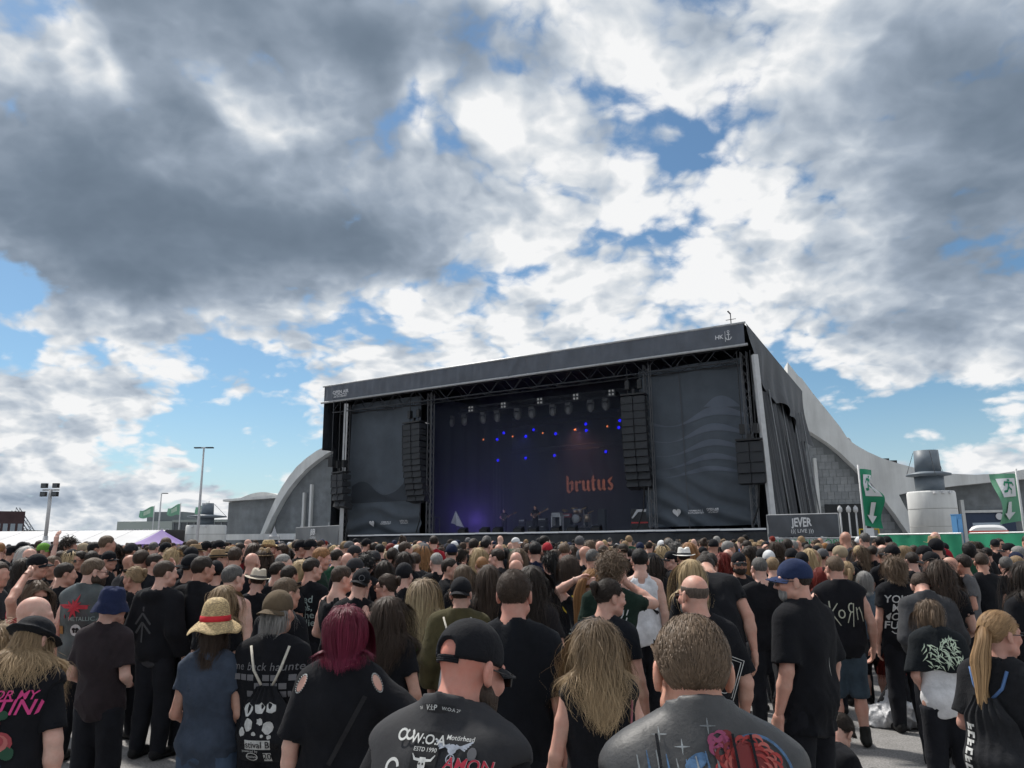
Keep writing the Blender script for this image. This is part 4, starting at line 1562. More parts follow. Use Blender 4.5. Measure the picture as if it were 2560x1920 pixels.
def jever(L, z0, z1, off=.5, s=1.0):
    zc = (z0 + z1) / 2
    h = (z1 - z0)
    wv, wf = text2d('JEVER', 1.0, .03)
    mx = max(x for x, z in wv)
    v = []
    for x, z in wv:
        k = x / mx
        v.append((x * h * .46 * s / mx * 1.0, z * h * .55 * s * (1.12 - .30 * k * k) + h * .14))
    a = (v, wf)
    b = shift2d(text2d('((( LIVE )))', h * .24 * s, .004), 0, -h * .25)
    return shift2d(merge2d(a, b), L * off, zc)


flat_sign('banner_lettering', jever(L, z0, z1), M_white, t, lambda x, z: (x, -.10, z))
t, L = sheet('fence_banner', 'white banner with green lettering below the dark grey banner', A + Vector((0, -.3, 0)), B + Vector((0, -.3, 0)), .1, at(2010, 1347, 33).z, M_whitep)
flat_sign('banner_lettering', shift2d(text2d('FRIEDRICH KÖPPE', .36, .008, space=1.1), L * .52, at(2010, 1357, 33).z), mat('green_print', (0.03, 0.25, 0.10), .7), t, lambda x, z: (x, -.10, z))
t, L = sheet('fence_banner', 'plain black fence sheet between the white and green banners', at_ground(2104, 31), at_ground(2194, 29), .1, at(2150, 1345, 30).z, mat('black_sheet', (0.02, 0.022, 0.026), .7, bump=(2, .5, .04)))
# green exit banners
gA, gB, gC = at_ground(2197, 27), at_ground(2405, 24.5), at_ground(2680, 21)
zg = at(2300, 1337, 25.5).z
for (a_, b_, lab) in ((gA, gB, 'green fence banner with white arrow shapes below the vent tower'), (gB + Vector((.25, 0, 0)), gC, 'green fence banner with white arrow shape at the right edge')):
    t, L = sheet('fence_banner', lab, a_, b_, .12, zg, M_green)
    arrow = ([(-.8, .45), (.1, .45), (.9, -.4), (.55, -.75), (.2, -.3), (-.4, -.3), (-.1, -.75), (-.6, -.75)], [tuple(range(8))])
    h_ = zg - .2
    flat_sign('arrow_print', merge2d(shift2d(([(-.9, .15), (.6, .15), (.85, -.35), (-.5, -.35)], [(0, 1, 2, 3)]), L * .22, h_ * .80, .5), shift2d(([(-.2, .9), (.25, .9), (1.1, -.9), (-.9, -.9), (-.9, -.5), (.25, -.5)], [tuple(range(6))]), L * .66, h_ * .38, .7)),
              mat('pale_green_print', (0.50, 0.55, 0.53), .7), t, lambda x, z: (x, -.12, z))
# left banner
A, B = at_ground(737, 60), at_ground(845, 54)
z1, z0 = (at(737, 1322, 60).z + at(845, 1313, 54).z) / 2, at(790, 1353, 57).z
t, L = sheet('advertising_banner', 'grey banner reading JEVER left of the stage', A, B, z0 - .6, z1, mat('grey_banner2', (0.13, 0.14, 0.15), .7, bump=(2, .4, .04)))
flat_sign('banner_lettering', jever(L, z0, z1, .46, .95), M_white, t, lambda x, z: (x, -.10, z))


# exit flags (upright banners on poles)
def beach_flag(label, px0, px1, ptop, pbot, Y, twist, pole):
    k = Y / F_PX
    zt, zb_ = at(px0, ptop, Y).z, at(px0, pbot, Y).z
    w = (px1 - px0) * k
    c = at_ground(px0 if pole == 'l' else px1, Y)
    t = empty('exit_flag', c, 0, label, 'flag')
    sg = 1 if pole == 'l' else -1
    MB().tube([(0, 0, 0), (0, 0, zt + .15)], .035, 6).build('pole', M_steel, t, True)

    def fn(i, j):
        ww = w * (1 - twist * math.exp(-((j - .72) / .13) ** 2))
        return (sg * (.04 + ww * i), .22 * math.sin(j * 5 + i * 3) * i + twist * .5 * math.sin(j * 8) * i, zb_ + (zt - zb_) * j - .12 * i * (1 - j))
    MB().grid(fn, 14, 40).build('cloth', M_flag if pole != 'l' else M_green, t, True)

    def on(x, z):
        i = x if sg > 0 else 1 - x
        p = fn(i, z)
        return (p[0], p[1] - .05, p[2])
    a_ = [(.5, .06), (.78, .20), (.62, .20), (.60, .42), (.40, .42), (.38, .20), (.22, .20)]
    flat_sign('arrow_print', (a_, [(0, 1, 2), (0, 2, 5), (0, 5, 6), (2, 3, 4, 5)]), M_white, t, on)
    q0, q1 = .52, .90
    sq = ([(.14, q0), (.86, q0), (.86, q1), (.14, q1)], [(0, 1, 2, 3)])
    nn = 6
    gv = [(.14 + .72 * i / nn, q0 + (q1 - q0) * j / nn) for j in range(nn + 1) for i in range(nn + 1)]
    gf = [(j * (nn + 1) + i, j * (nn + 1) + i + 1, (j + 1) * (nn + 1) + i + 1, (j + 1) * (nn + 1) + i) for j in range(nn) for i in range(nn)]
    flat_sign('white_field', (gv, gf), M_white, t, on)
    man = merge2d(disc2d(.52, .86, .05, 10, .022), stroke2d([[(.52, .83), (.46, .72)], [(.46, .72), (.60, .66), (.58, .58)], [(.46, .72), (.36, .64), (.22, .63)], [(.51, .81), (.66, .80), (.72, .74)], [(.51, .81), (.36, .82), (.30, .75)]], .045))
    flat_sign('running_figure', man, M_green, t, lambda x, z: (lambda p: (p[0], p[1] - .02, p[2]))(on(x, z)))


beach_flag('twisted green exit flag before the hall near the dark doorway', 2165, 2210, 1172, 1314, 28, .55, 'l')
beach_flag('green exit flag with running figure at the right edge', 2512, 2566, 1184, 1302, 24, .0, 'r')

# white ambulance behind the fence
c = at_ground(2475, 46)
t = empty('ambulance', c, R_(-31), 'white ambulance with red stripe and roof light bar behind the green fence banner', 'ambulance')
M_van = mat('van_white', (0.75, 0.76, 0.77), .3, spec=.5)
ztop = at(2475, 1312, 46).z
m = MB()
W_, Lv = 2.1, 5.2
secs = [(0, .45, .55, ztop - .15, 1.0), (.15, .4, .5, ztop, 1.0), (4.0, .4, .5, ztop, 1.0), (4.6, .4, .5, ztop - .5, .97), (5.3, .4, .5, 1.35, .95), (6.2, .5, .5, 1.15, .9)]


def van(i, j):
    a_ = 2 * PI * i
    s_ = j * (len(secs) - 1)
    q = min(int(s_), len(secs) - 2)
    f = s_ - q
    y, _, z0_, z1_, k_ = [secs[q][n_] + (secs[q + 1][n_] - secs[q][n_]) * f for n_ in range(5)]
    cx, cz = math.cos(a_), math.sin(a_)
    p = (abs(cx) ** 4 + abs(cz) ** 4) ** .25
    return (W_ / 2 * k_ * cx / p, y, (z0_ + z1_) / 2 + (z1_ - z0_) / 2 * cz / p)


m.grid(van, 36, 15)
m.build('body', M_van, t, True)
link_mesh('rear_door', [van(i / 36, 0) for i in range(36)], [tuple(range(36))], M_van, t)
M_vred = mat('van_red', (0.75, 0.07, 0.03), .4)
MB().box((0, .03, ztop - .45), (W_ * .97, .08, .22)).build('red_stripe', M_vred, t)
MB().box((0, -.015, ztop - .8), (W_ * .8, .05, .42)).build('rear_window', M_glass, t)
MB().box((0, .7, ztop + .06), (1.5, .35, .16)).build('light_bar', mat('bar_grey', (0.25, 0.3, 0.36), .3), t)
for sx in (-1, 1):
    for y in (1.2, 4.8):
        w_ = MB().lathe([(.2, -.12), (.36, -.12), (.38, 0), (.36, .12), (.2, .12)], 18).build('wheel', M_black, t, True)
        w_.location, w_.rotation_euler = (sx * .95, y, .38), (0, PI / 2, 0)
        MB().lathe([(.02, .1), (.2, .13)], 14).build('rim', M_silver, w_, True)
    MB().box((sx * (W_ / 2 + .01), 2.6, 1.5), (.02, 3.6, .3)).build('red_stripe', M_vred, t)
# small site things by the doorway
c = at_ground(2176, 40)
t = empty('yellow_frame', c, 0, 'yellow and black work platform rail with white sheet behind the fence', 'railing')
zt = at(2176, 1323, 40).z
for sx in (-.5, .5):
    MB().tube([(sx, 0, 0), (sx, 0, zt)], .04, 6).build('upright', mat('yellow_paint', (0.55, 0.38, 0.03), .5), t)
for q in (.0, .45):
    MB().tube([(-.5, 0, zt - q), (.5, 0, zt - q)], .035, 6).build('rail', MATS['yellow_paint'], t)
MB().box((0, -.06, zt - .2), (.45, .02, .5)).build('paper_sheet', M_white, t)
c = at_ground(2399, 50)
t = empty('portable_toilet', c, 0, 'narrow blue portable cabin between vent tower and pale wall fin', 'cabin')
zt = at(2399, 1288, 50).z
MB().box((0, 0, zt / 2), (.36, .6, zt)).build('body', mat('cabin_blue', (0.08, 0.25, 0.5), .5), t)
MB().box((0, -.32, zt / 2), (.26, .05, zt * .85)).build('door', mat('cabin_blue2', (0.10, 0.29, 0.55), .5), t)
MB().box((0, 0, zt + .03), (.4, .66, .06)).build('roof', MATS['cabin_blue'], t)

# ================================================================== people
def rx(a):
    c, s = math.cos(a), math.sin(a)
    return np.array([[1, 0, 0], [0, c, -s], [0, s, c]])


def ry(a):
    c, s = math.cos(a), math.sin(a)
    return np.array([[c, 0, s], [0, 1, 0], [-s, 0, c]])


def rz(a):
    c, s = math.cos(a), math.sin(a)
    return np.array([[c, -s, 0], [s, c, 0], [0, 0, 1]])


PELV = np.array([0, 0, .95])
NECKP = np.array([0, -.03, 1.50])
HEADC = np.array([0, .012, 1.635])
HCR = np.array([0, -.012, .028])          # cranium centre in head space
HRAD = np.array([.0755, .096, .087])

# arm poses: (elbow, wrist, hand direction) for the right arm in canonical upper-body space
ARMS = {
    'hang': ((.222, -.045, 1.11), (.238, .02, .865), (0.0, .2, -1)),
    'loose': ((.240, -.06, 1.12), (.262, .06, .89), (-.1, .4, -1)),
    'front': ((.235, -.05, 1.12), (.12, .17, 1.02), (-.8, .4, .0)),
    'folded': ((.25, .0, 1.12), (-.02, .19, 1.17), (-1, -.1, .2)),
    'hip': ((.40, -.10, 1.17), (.19, -.10, 1.03), (-.6, .3, -.5)),
    'head': ((.33, .08, 1.60), (.12, .00, 1.80), (-.6, -.25, .1)),
    'headback': ((.27, -.10, 1.56), (.06, -.14, 1.66), (-.5, .35, -.05)),
    'drink': ((.31, .10, 1.37), (.10, .20, 1.53), (-.5, .1, .7)),
    'back': ((.27, -.14, 1.14), (.06, -.17, 1.02), (-1, .0, .0)),
    'up': ((.28, .10, 1.62), (.26, .16, 1.90), (0, 0, 1)),
    'hug': ((.27, .16, 1.30), (.02, .30, 1.36), (-1, .1, .1)),
    'guitar': ((.29, -.02, 1.14), (.08, .20, 1.02), (-.5, .4, -.6)),
    'fret': ((.34, .08, 1.15), (.38, .30, 1.22), (.3, .4, .4)),
    'knee': ((.27, .16, 1.10), (.20, .36, .98), (-.2, .6, -.6)),
}

hand_cache = {}


def hand_mesh(curl):
    """right hand pointing along -z from the wrist, palm towards -x, thumb forward (+y)"""
    if curl in hand_cache:
        return hand_cache[curl]
    f = Field(axis(-.075, .075, .0062), axis(-.08, .09, .0062), axis(-.23, .035, .0062))
    f.cone((0, 0, .03), (0, 0, -.02), .026, .026, .01, flat=((1, 0, 0), .8))
    for y in (-.026, -.009, .009, .026):
        f.cone((0, y * .55, -.015), (0, y, -.085), .016, .0135, .02)
    L = [(.026, .040, .026, .020, .0088), (.009, .045, .029, .021, .0092), (-.009, .041, .027, .021, .009), (-.027, .031, .021, .018, .0078)]
    for y, a, b, c, r in L:
        p = np.array([0, y, -.088])
        ang = curl * .45
        for k, seg in enumerate((a, b, c)):
            q = p + np.array([-math.sin(ang), y * .12, -math.cos(ang)]) * seg
            f.cone(p, q, r, r * .9, .006 if k else .012)
            p, ang = q, ang + curl * .62
    f.cone((0, .016, -.02), (-.012, .042, -.052), .015, .0125, .015)
    f.cone((-.012, .042, -.052), (-.02, .050, -.082), .0115, .0105, .008)
    f.cone((-.02, .050, -.082), (-.026, .046, -.106), .0102, .0088, .006)
    hand_cache[curl] = f.mesh()
    return hand_cache[curl]


def mirror(p, s):
    return np.array([p[0] * s, p[1], p[2]])


class Rig:
    """joint positions of one figure in its own space (facing +y, feet at z = 0, 1.75 m tall)"""
    def __init__(s, fem=0.0, fat=0.0, arms=('hang', 'hang'), head=(0, 0, 0), lean=0.0, sit=False, shoulders=1.0, armw=1.0, sink=0.0):
        s.fem, s.fat, s.sit, s.arms = fem, fat, sit, arms
        s.dz = -.78 if sit else 0.0
        s.RU = rx(-lean)
        hy, hp_, hr = (R_(a) for a in head)
        s.RH = s.RU @ rz(-hy) @ rx(-hp_) @ ry(hr)
        s.HT = s.U(NECKP) + s.RH @ (HEADC - NECKP) - np.array([0, 0, sink])
        s.sw = (.166 - .020 * fem + .014 * fat) * shoulders
        s.armr = (1.0 - .14 * fem + .22 * fat) * armw
        s.joints = {}
        for sd, nm in ((1, arms[0]), (-1, arms[1])):
            e, w, d = [np.array(q, float) for q in ARMS[nm]]
            k = s.sw - .166
            sh = np.array([s.sw, -.025, 1.392])
            e = e + np.array([k + .05 * fat, 0, 0])
            if nm in ('hang', 'loose'):
                w = w + np.array([k + .05 * fat, 0, 0])
            s.joints[sd] = [s.U(mirror(q, sd)) for q in (sh, e, w)] + [s.RU @ mirror(d / np.linalg.norm(d), sd)]

    def U(s, p):
        return PELV + s.RU @ (np.asarray(p, float) - PELV) + np.array([0, 0, s.dz])

    def H(s, p):
        return s.HT + s.RH @ np.asarray(p, float)

    def legs(s):
        out = []
        for sd in (1, -1):
            if s.sit:
                out.append([np.array([sd * .10, 0, .14]), np.array([sd * .20, .40, .42 if sd > 0 else .14]), np.array([sd * .10, .62 if sd > 0 else .30, .06])])
            else:
                out.append([np.array([sd * .09, 0, .92]), np.array([sd * .105, .02, .49]), np.array([sd * .115, -.02, .09])])
        return out

    def torso(s, f, e, k=.05, lo=.80):
        """torso volumes inflated by e"""
        R = s.RU
        fm, ft = s.fem, s.fat
        U = s.U
        f.ell(U((0, -.012, 1.29)), (.160 - .018 * fm + .035 * ft + e, .112 + .006 * fm + .03 * ft + e, .185 + e), k, R=R)
        f.ell(U((0, .012 * fm + .03 * ft, 1.10)), (.148 - .022 * fm + .06 * ft + e, .105 - .004 * fm + .065 * ft + e, .18 + e), k, R=R)
        f.ell(U((0, -.008, .95)), (.163 + .012 * fm + .035 * ft + e, .118 + .01 * fm + .035 * ft + e, .14 + e), k, R=R)
        for sd in (1, -1):
            f.cone(U((sd * .022, -.035, 1.472)), U((sd * (s.sw - .014), -.028, 1.392)), .048 + e, .040 + e, k)
            f.cone(U((sd * s.sw * .8, -.03, 1.40)), U((sd * s.sw * .55, -.05, 1.22)), .055 + e, .06 + e, k)
            if fm > .5:
                f.ell(U((sd * .07, .105, 1.27)), (.06 + e, .05 + e, .055 + e), k, R=R)


def fine_axes(rig, hq):
    hx, hy, hz = rig.HT
    j = rig.joints
    xs_ = [p[0] for sd in j for p in j[sd][:3]]
    ys_ = [p[1] for sd in j for p in j[sd][:3]]
    zs_ = [p[2] for sd in j for p in j[sd][:3]]
    X = axis(min(xs_) - .09, max(xs_) + .09, hq[1], [(hx - .10, hx + .10, hq[0])])
    Y = axis(min(min(ys_) - .09, -.30, hy - .2), max(max(ys_) + .09, .25, hy + .2, .75 if rig.sit else 0), hq[1], [(hy - .12, hy + .14, hq[0])])
    Z = axis(-.01, max(max(zs_) + .09, hz + .16), hq[2], [(.80 + rig.dz, hz - .16, hq[1]), (hz - .17, hz + .13, hq[0])])
    return X, Y, Z


def head_field(f, rig, k=.02, chin=1.0):
    H, R = rig.H, rig.RH
    f.ell(H(HCR), HRAD, k, R=R)
    f.ell(H((0, .030, -.035)), (.0635, .070, .088), k, R=R)
    f.ell(H((0, .058, -.094)), (.040, .034, .028 * chin), k, R=R)
    f.cone(H((-.048, .015, -.075)), H((-.02, .065, -.10)), .028, .022, k)
    f.cone(H((.048, .015, -.075)), H((.02, .065, -.10)), .028, .022, k)
    f.cone(H((-.038, .082, .016)), H((.038, .082, .016)), .014, .014, .02)
    for sx in (-1, 1):
        f.ell(H((sx * .032, .102, -.006)), (.018, .014, .012), 0, 'cut', R=R)
        f.ell(H((sx * .032, .085, -.008)), (.014, .014, .013), .006, R=R)
        f.ell(H((sx * .045, .072, -.035)), (.022, .02, .022), .02, R=R)
    f.cone(H((0, .094, .004)), H((0, .116, -.036)), .0085, .0135, .012)
    f.cone(H((-.012, .104, -.042)), H((.012, .104, -.042)), .009, .009, .008)
    f.cone(H((-.020, .094, -.066)), H((.020, .094, -.066)), .0075, .0075, .006)
    f.cone(H((-.016, .092, -.077)), H((.016, .092, -.077)), .008, .008, .006)
    f.cone(H((-.018, .104, -.0715)), H((.018, .104, -.0715)), .0028, .0028, 0, 'cut')
    for sx in (-1, 1):
        Re = R @ rz(sx * .35)
        f.ell(H((sx * .083, -.010, -.012)), (.0115, .021, .034), .006, R=Re)
        f.ell(H((sx * .083, -.004, -.040)), (.008, .011, .012), .006, R=R)
        f.ell(H((sx * .097, -.004, -.008)), (.009, .010, .019), 0, 'cut', R=Re)
    # neck
    f.cone(H((0, -.028, -.055)), rig.U((0, -.036, 1.46)), .054 - .007 * rig.fem + .008 * rig.fat, .060 - .008 * rig.fem + .01 * rig.fat, .03)
    f.cone(H((0, .01, -.10)), rig.U((0, .0, 1.44)), .042 - .004 * rig.fem, .05, .03)


HQ = (.0085, .016, .03)
MQ = (.014, .024, .04)
LQ = (.026, .034, .06)


def body_mesh(rig, q=HQ, bare_legs=True, chin=1.0, hands=True, curl=(.55, .55), legs=True):
    f = Field(*fine_axes(rig, q))
    rig.torso(f, 0.0)
    head_field(f, rig, chin=chin)
    for sd in (1, -1):
        sh, el, wr, hd = rig.joints[sd]
        a = rig.armr
        f.cone(sh, sh + (el - sh) * .45, .050 * a, .047 * a, .03)
        f.cone(sh + (el - sh) * .45, el, .047 * a, .039 * a, .02)
        f.cone(el, el + (wr - el) * .35, .040 * a, .040 * a, .015)
        f.cone(el + (wr - el) * .35, wr, .040 * a, .0265, .02, flat=None)
        if not hands:
            f.cone(wr, wr + hd * .10, .027, .03, .02)
    if legs:
        for hp_, kn, an in rig.legs():
            f.cone(hp_, kn, .082 + .02 * rig.fat, .055, .05)
            f.cone(kn, kn + (an - kn) * .4, .053, .056, .03)
            f.cone(kn + (an - kn) * .4, an, .056, .036, .03)
    V, Fc = f.mesh()
    if hands:
        for i, sd in enumerate((1, -1)):
            sh, el, wr, hd = rig.joints[sd]
            hv, hf = hand_mesh(curl[i])
            z = -hd / np.linalg.norm(hd)
            fwd = np.array([0, 1.0, 0]) if abs(z[1]) < .85 else np.array([0, 0, 1.0])
            if rig.arms[i] in ('head', 'headback', 'drink', 'up'):
                fwd = np.array([0, .3, 1.0]) if rig.arms[i] != 'up' else np.array([-sd, .3, 0.0])
            y = fwd - z * (fwd @ z)
            y /= np.linalg.norm(y)
            x = np.cross(y, z) * 1.0
            v = hv.copy()
            if sd < 0:
                v = v * np.array([-1, 1, 1])
                hf = hf[:, ::-1]
            Rm = np.stack([x, y, z], 1)
            W = (Rm @ v.T).T + wr + hd * .012
            Fc = np.concatenate([Fc, hf + len(V)])
            V = np.concatenate([V, W])
    return V, Fc


def wrinkle(f, sl, amp, seed, vert=1.0):
    r = np.random.RandomState(seed)
    X, Y, Z = f.pts(sl)
    p = r.uniform(0, 6.28, 12)
    th = np.arctan2(X, -Y - .001)
    lowz = np.clip(1.32 - Z, 0, .5) * 2
    w = .9 * np.sin(th * 4 + 4 * np.sin(Z * 3.1 + p[0]) + p[1]) * np.sin(Z * 6 + p[2] + th)
    ridge = 1 - np.abs(np.sin(Z * 13 + 2.6 * np.sin(th * 1.7 + p[3]) + X * 11 * np.sin(p[8]) + p[4]))
    w = w - 1.5 * ridge ** 3 * lowz
    ridge2 = 1 - np.abs(np.sin(th * 5.5 + p[5] + Z * 5 + 1.5 * np.sin(Z * 9 + p[9])))
    w = w - 1.3 * ridge2 ** 4 * np.clip(1.2 - Z, 0, .45) * 2.2 * vert
    dg = 1 - np.abs(np.sin(Z * 19 + X * 30 * np.sign(np.sin(p[10])) + 2 * np.sin(th * 2 + p[6])))
    w = w - 1.1 * dg ** 4 * np.clip(np.sin(Z * 5 + p[7] + th), 0, 1)
    return (w * amp).astype(np.float32)


def top_mesh(rig, kind='tee', q=(.014, .02, .03), ease=.012, hem=.80, sleeve=.58, neck=.070, amp=.0105, seed=0, vneck=0.0, shoulders=0.0):
    """upper garment: tee, tank, vest, long, hoodie, jacket"""
    hx, hy, hz = rig.HT
    j = rig.joints
    xs_ = [p[0] for sd in j for p in j[sd][:3]]
    ys_ = [p[1] for sd in j for p in j[sd][:3]]
    zs_ = [p[2] for sd in j for p in j[sd][:3]]
    lo = rig.dz
    f = Field(axis(min(min(xs_) - .12, -.36), max(max(xs_) + .12, .36), q[0]),
              axis(min(min(ys_) - .12, -.30, hy - .25), max(max(ys_) + .12, .32, hy + .2), q[0]),
              axis(hem - .08 + lo, max(1.62 + lo, max(zs_) + .1), q[0]))
    R = rig.RU
    rig.torso(f, ease)
    w = (.158 - .014 * rig.fem + .05 * rig.fat) + ease * .8
    dpt = .66 + .10 * rig.fat
    f.cone(rig.U((0, -.008, 1.30)), rig.U((0, .012 + .02 * rig.fat, hem)), w, w * (1.03 + .05 * rig.fat), .05, flat=(R @ np.array([0, 1, 0]), dpt))
    sl = (slice(None),) * 3
    hollow = []
    if kind in ('tee', 'long', 'hoodie', 'jacket'):
        for sd in (1, -1):
            sh, el, wr, hd = j[sd]
            a = rig.armr
            if kind == 'tee':
                e = sh + (el - sh) * sleeve
                n = (el - sh) / np.linalg.norm(el - sh)
                f.cone(sh - n * .0, sh + (el - sh) * (sleeve + .25), .050 * a + ease * .8, .053 * a + ease * 1.25, .03, clip=(e, n))
                hollow.append((e - n * .012, e + n * .1, .043 * a + ease * .5, .043 * a + ease * .5))
            else:
                g_ = .008 if kind == 'long' else .016
                f.cone(sh, el, .056 * a + ease + g_, .050 * a + ease + g_, .035)
                n = (wr - el) / np.linalg.norm(wr - el)
                e = el + (wr - el) * .93
                f.cone(el, wr, .050 * a + ease + g_, .036 + ease + g_, .02, clip=(e, n))
    elif kind == 'vest':
        for sd in (1, -1):
            sh = j[sd][0]
            f.cone(rig.U((sd * .06, -.03, 1.455)), sh + R @ np.array([sd * (shoulders + .012), 0, .010]), .044 + ease * .8, .034 + ease * .8, .03)
    D = f.D
    D += wrinkle(f, sl, amp, seed)
    for h_ in hollow:
        f.cone(*h_, 0, 'cut')
    X, Y, Z = f.pts(sl)
    # hem, in the leaning torso's own height
    zl = R[:, 2][0] * (X - 0) + R[:, 2][1] * Y + R[:, 2][2] * (Z - PELV[2] - lo) + PELV[2]
    hemw = hem + .012 * np.sin(np.arctan2(X, Y) * 3 + seed)
    f.merge(sl, (hemw - zl).astype(np.float32), 0, 'max')
    if kind in ('tank', 'vest', 'top'):
        for sd in (1, -1):
            sh, el = j[sd][0], j[sd][1]
            if kind == 'tank':
                f.cone(rig.U((sd * (rig.sw + .03), -.02, 1.36)), rig.U((sd * (rig.sw - .035), -.03, 1.56)), .085, .075, 0, 'cut', flat=None)
                f.cone(sh, el, .064 * rig.armr, .056 * rig.armr, 0, 'cut')
            else:
                f.cone(sh + (el - sh) * .2 + R @ np.array([sd * .06, 0, -.02]), el + R @ np.array([sd * .09, 0, 0]), .062 * rig.armr + .01, .075, 0, 'cut')
    # neck opening
    f.cone(rig.U((0, -.015 + vneck, 1.60)), rig.U((0, -.022, 1.455)), neck + .01, neck, 0, 'cut')
    if kind == 'tank':
        f.cone(rig.U((0, -.03, 1.62)), rig.U((0, -.05, 1.43)), neck + .02, neck - .01, 0, 'cut')
    if kind in ('jacket', 'vest'):
        # stand-up collar
        g2 = Field(f.xs, f.ys, f.zs)
        g2.cone(rig.U((0, -.036, 1.43)), rig.U((0, -.034, 1.56)), .094, .084, .0, clip=(rig.U((0, 0, 1.512)), R[:, 2] + .25 * R[:, 1]))
        g2.cone(rig.U((0, -.03, 1.40)), rig.U((0, -.022, 1.60)), .070, .064, 0, 'cut')
        np.minimum(f.D, g2.D, out=f.D)
    if kind == 'hoodie':
        f.ell(rig.U((0, -.12, 1.435)), (.125, .055, .075), .03, R=R @ rx(.35))
        f.ell(rig.U((0, -.095, 1.50)), (.075, .05, .06), 0, 'cut', R=R)
    V, Fc = f.mesh()
    return tri_smooth(V, Fc, 2, .4), Fc


def legs_mesh(rig, kind='trousers', q=.024, ease=.012, seed=0):
    if rig.sit:
        f = Field(axis(-.36, .36, q), axis(-.25, .8, q), axis(-.01, .62, q))
    else:
        f = Field(axis(-.30, .30, q), axis(-.24, .24, q), axis(.0, 1.06, q * 1.3))
    e = ease + .006
    U = rig.U
    f.ell(U((0, -.008, .95)), (.163 + .012 * rig.fem + .035 * rig.fat + e, .118 + .01 * rig.fem + .035 * rig.fat + e, .145), .04)
    end = .06
    for hp_, kn, an in rig.legs():
        f.cone(hp_, kn, .088 + .02 * rig.fat + e, .066 + e, .04)
        if kind == 'shorts':
            n = (an - kn) / np.linalg.norm(an - kn)
            f.cone(kn, an, .070 + e, .072 + e, .03, clip=(kn + n * .06, n))
        elif kind == 'skirt':
            f.cone(hp_ + np.array([0, 0, -.05]), kn + np.array([0, 0, .12]), .12, .15, .08, clip=(kn + np.array([0, 0, .15]), np.array([0, 0, -1.0])))
        else:
            f.cone(kn, kn + (an - kn) * .4, .064 + e, .062 + e, .03)
            f.cone(kn + (an - kn) * .4, an, .062 + e, .050 + e, .03)
    if not rig.sit:
        f.D += wrinkle(f, (slice(None),) * 3, .003, seed + 7)
        Z = f.pts((slice(None),) * 3)[2]
        f.merge((slice(None),) * 3, np.broadcast_to(Z - .90, f.D.shape).astype(np.float32), 0, 'max')
    return f.mesh()


def shoe_mesh(rig):
    f = Field(axis(-.3, .3, .02), axis(-.15, .85 if rig.sit else .26, .02), axis(-.03, .22, .016))
    for hp_, kn, an in rig.legs():
        x, y = an[0], an[1]
        f.cone((x, y - .04, .05), (x * 1.15, y + .15, .038), .048, .044, .02)
        f.cone((x, y - .01, .07), (x, y, .15), .05, .052, .02)
    Z = f.pts((slice(None),) * 3)[2]
    f.merge((slice(None),) * 3, np.broadcast_to(.004 - Z, f.D.shape).astype(np.float32), 0, 'max')
    return f.mesh()


# ------------------------------------------------------------------ hair
def hairline(y):
    return np.interp(y, [-.13, -.085, -.042, -.030, -.005, .025, .036, .055, .085, .13], [-.085, -.085, -.066, -.012, .020, .018, -.004, .034, .066, .070])


def hair_shell(th=.012, q=.011, seed=0, style='short', fade=0.0, lift=0.0, zcap=None):
    """close cap of hair in head space"""
    f = Field(axis(-.13, .13, q), axis(-.16, .14, q), axis(-.16 if style in ('bob', 'longcap') else -.12, .16, q))
    r = HRAD + th
    f.ell(HCR + np.array([0, 0, lift]), r, .01)
    sl = (slice(None),) * 3
    X, Y, Z = f.pts(sl)
    rs = np.random.RandomState(seed)
    p = rs.uniform(0, 6.28, 6)
    if fade:
        # close-cropped sides, fuller on top
        side = np.clip((.045 - Z) / .09, 0, 1)
        f.D += (side * (th - .003)).astype(np.float32)
    n = np.sin(X * 90 + 3 * np.sin(Z * 40 + p[0])) * np.sin(Y * 80 + p[1] + 2 * np.sin(X * 50)) * np.sin(Z * 70 + p[2])
    f.D += (n * min(.0065, th * .42)).astype(np.float32)
    if style == 'bob':
        f.ell((0, -.014, -.03), (.082 + th * .3, .098 + th * .2, .105), .03)
    zc_ = hairline(np.broadcast_to(Y, f.D.shape))
    if style in ('bob', 'longcap'):
        zc_ = np.where(Y < .02, -.14, zc_ - .02)
    cut = (zc_ - Z) * .8
    if zcap is not None:
        cut = np.maximum(cut, (Z - zcap - .10 * Y) + 0 * X)
    f.merge(sl, cut.astype(np.float32), 0, 'max')
    V, Fc = f.mesh()
    return tri_smooth(V, Fc, 1, .3), Fc


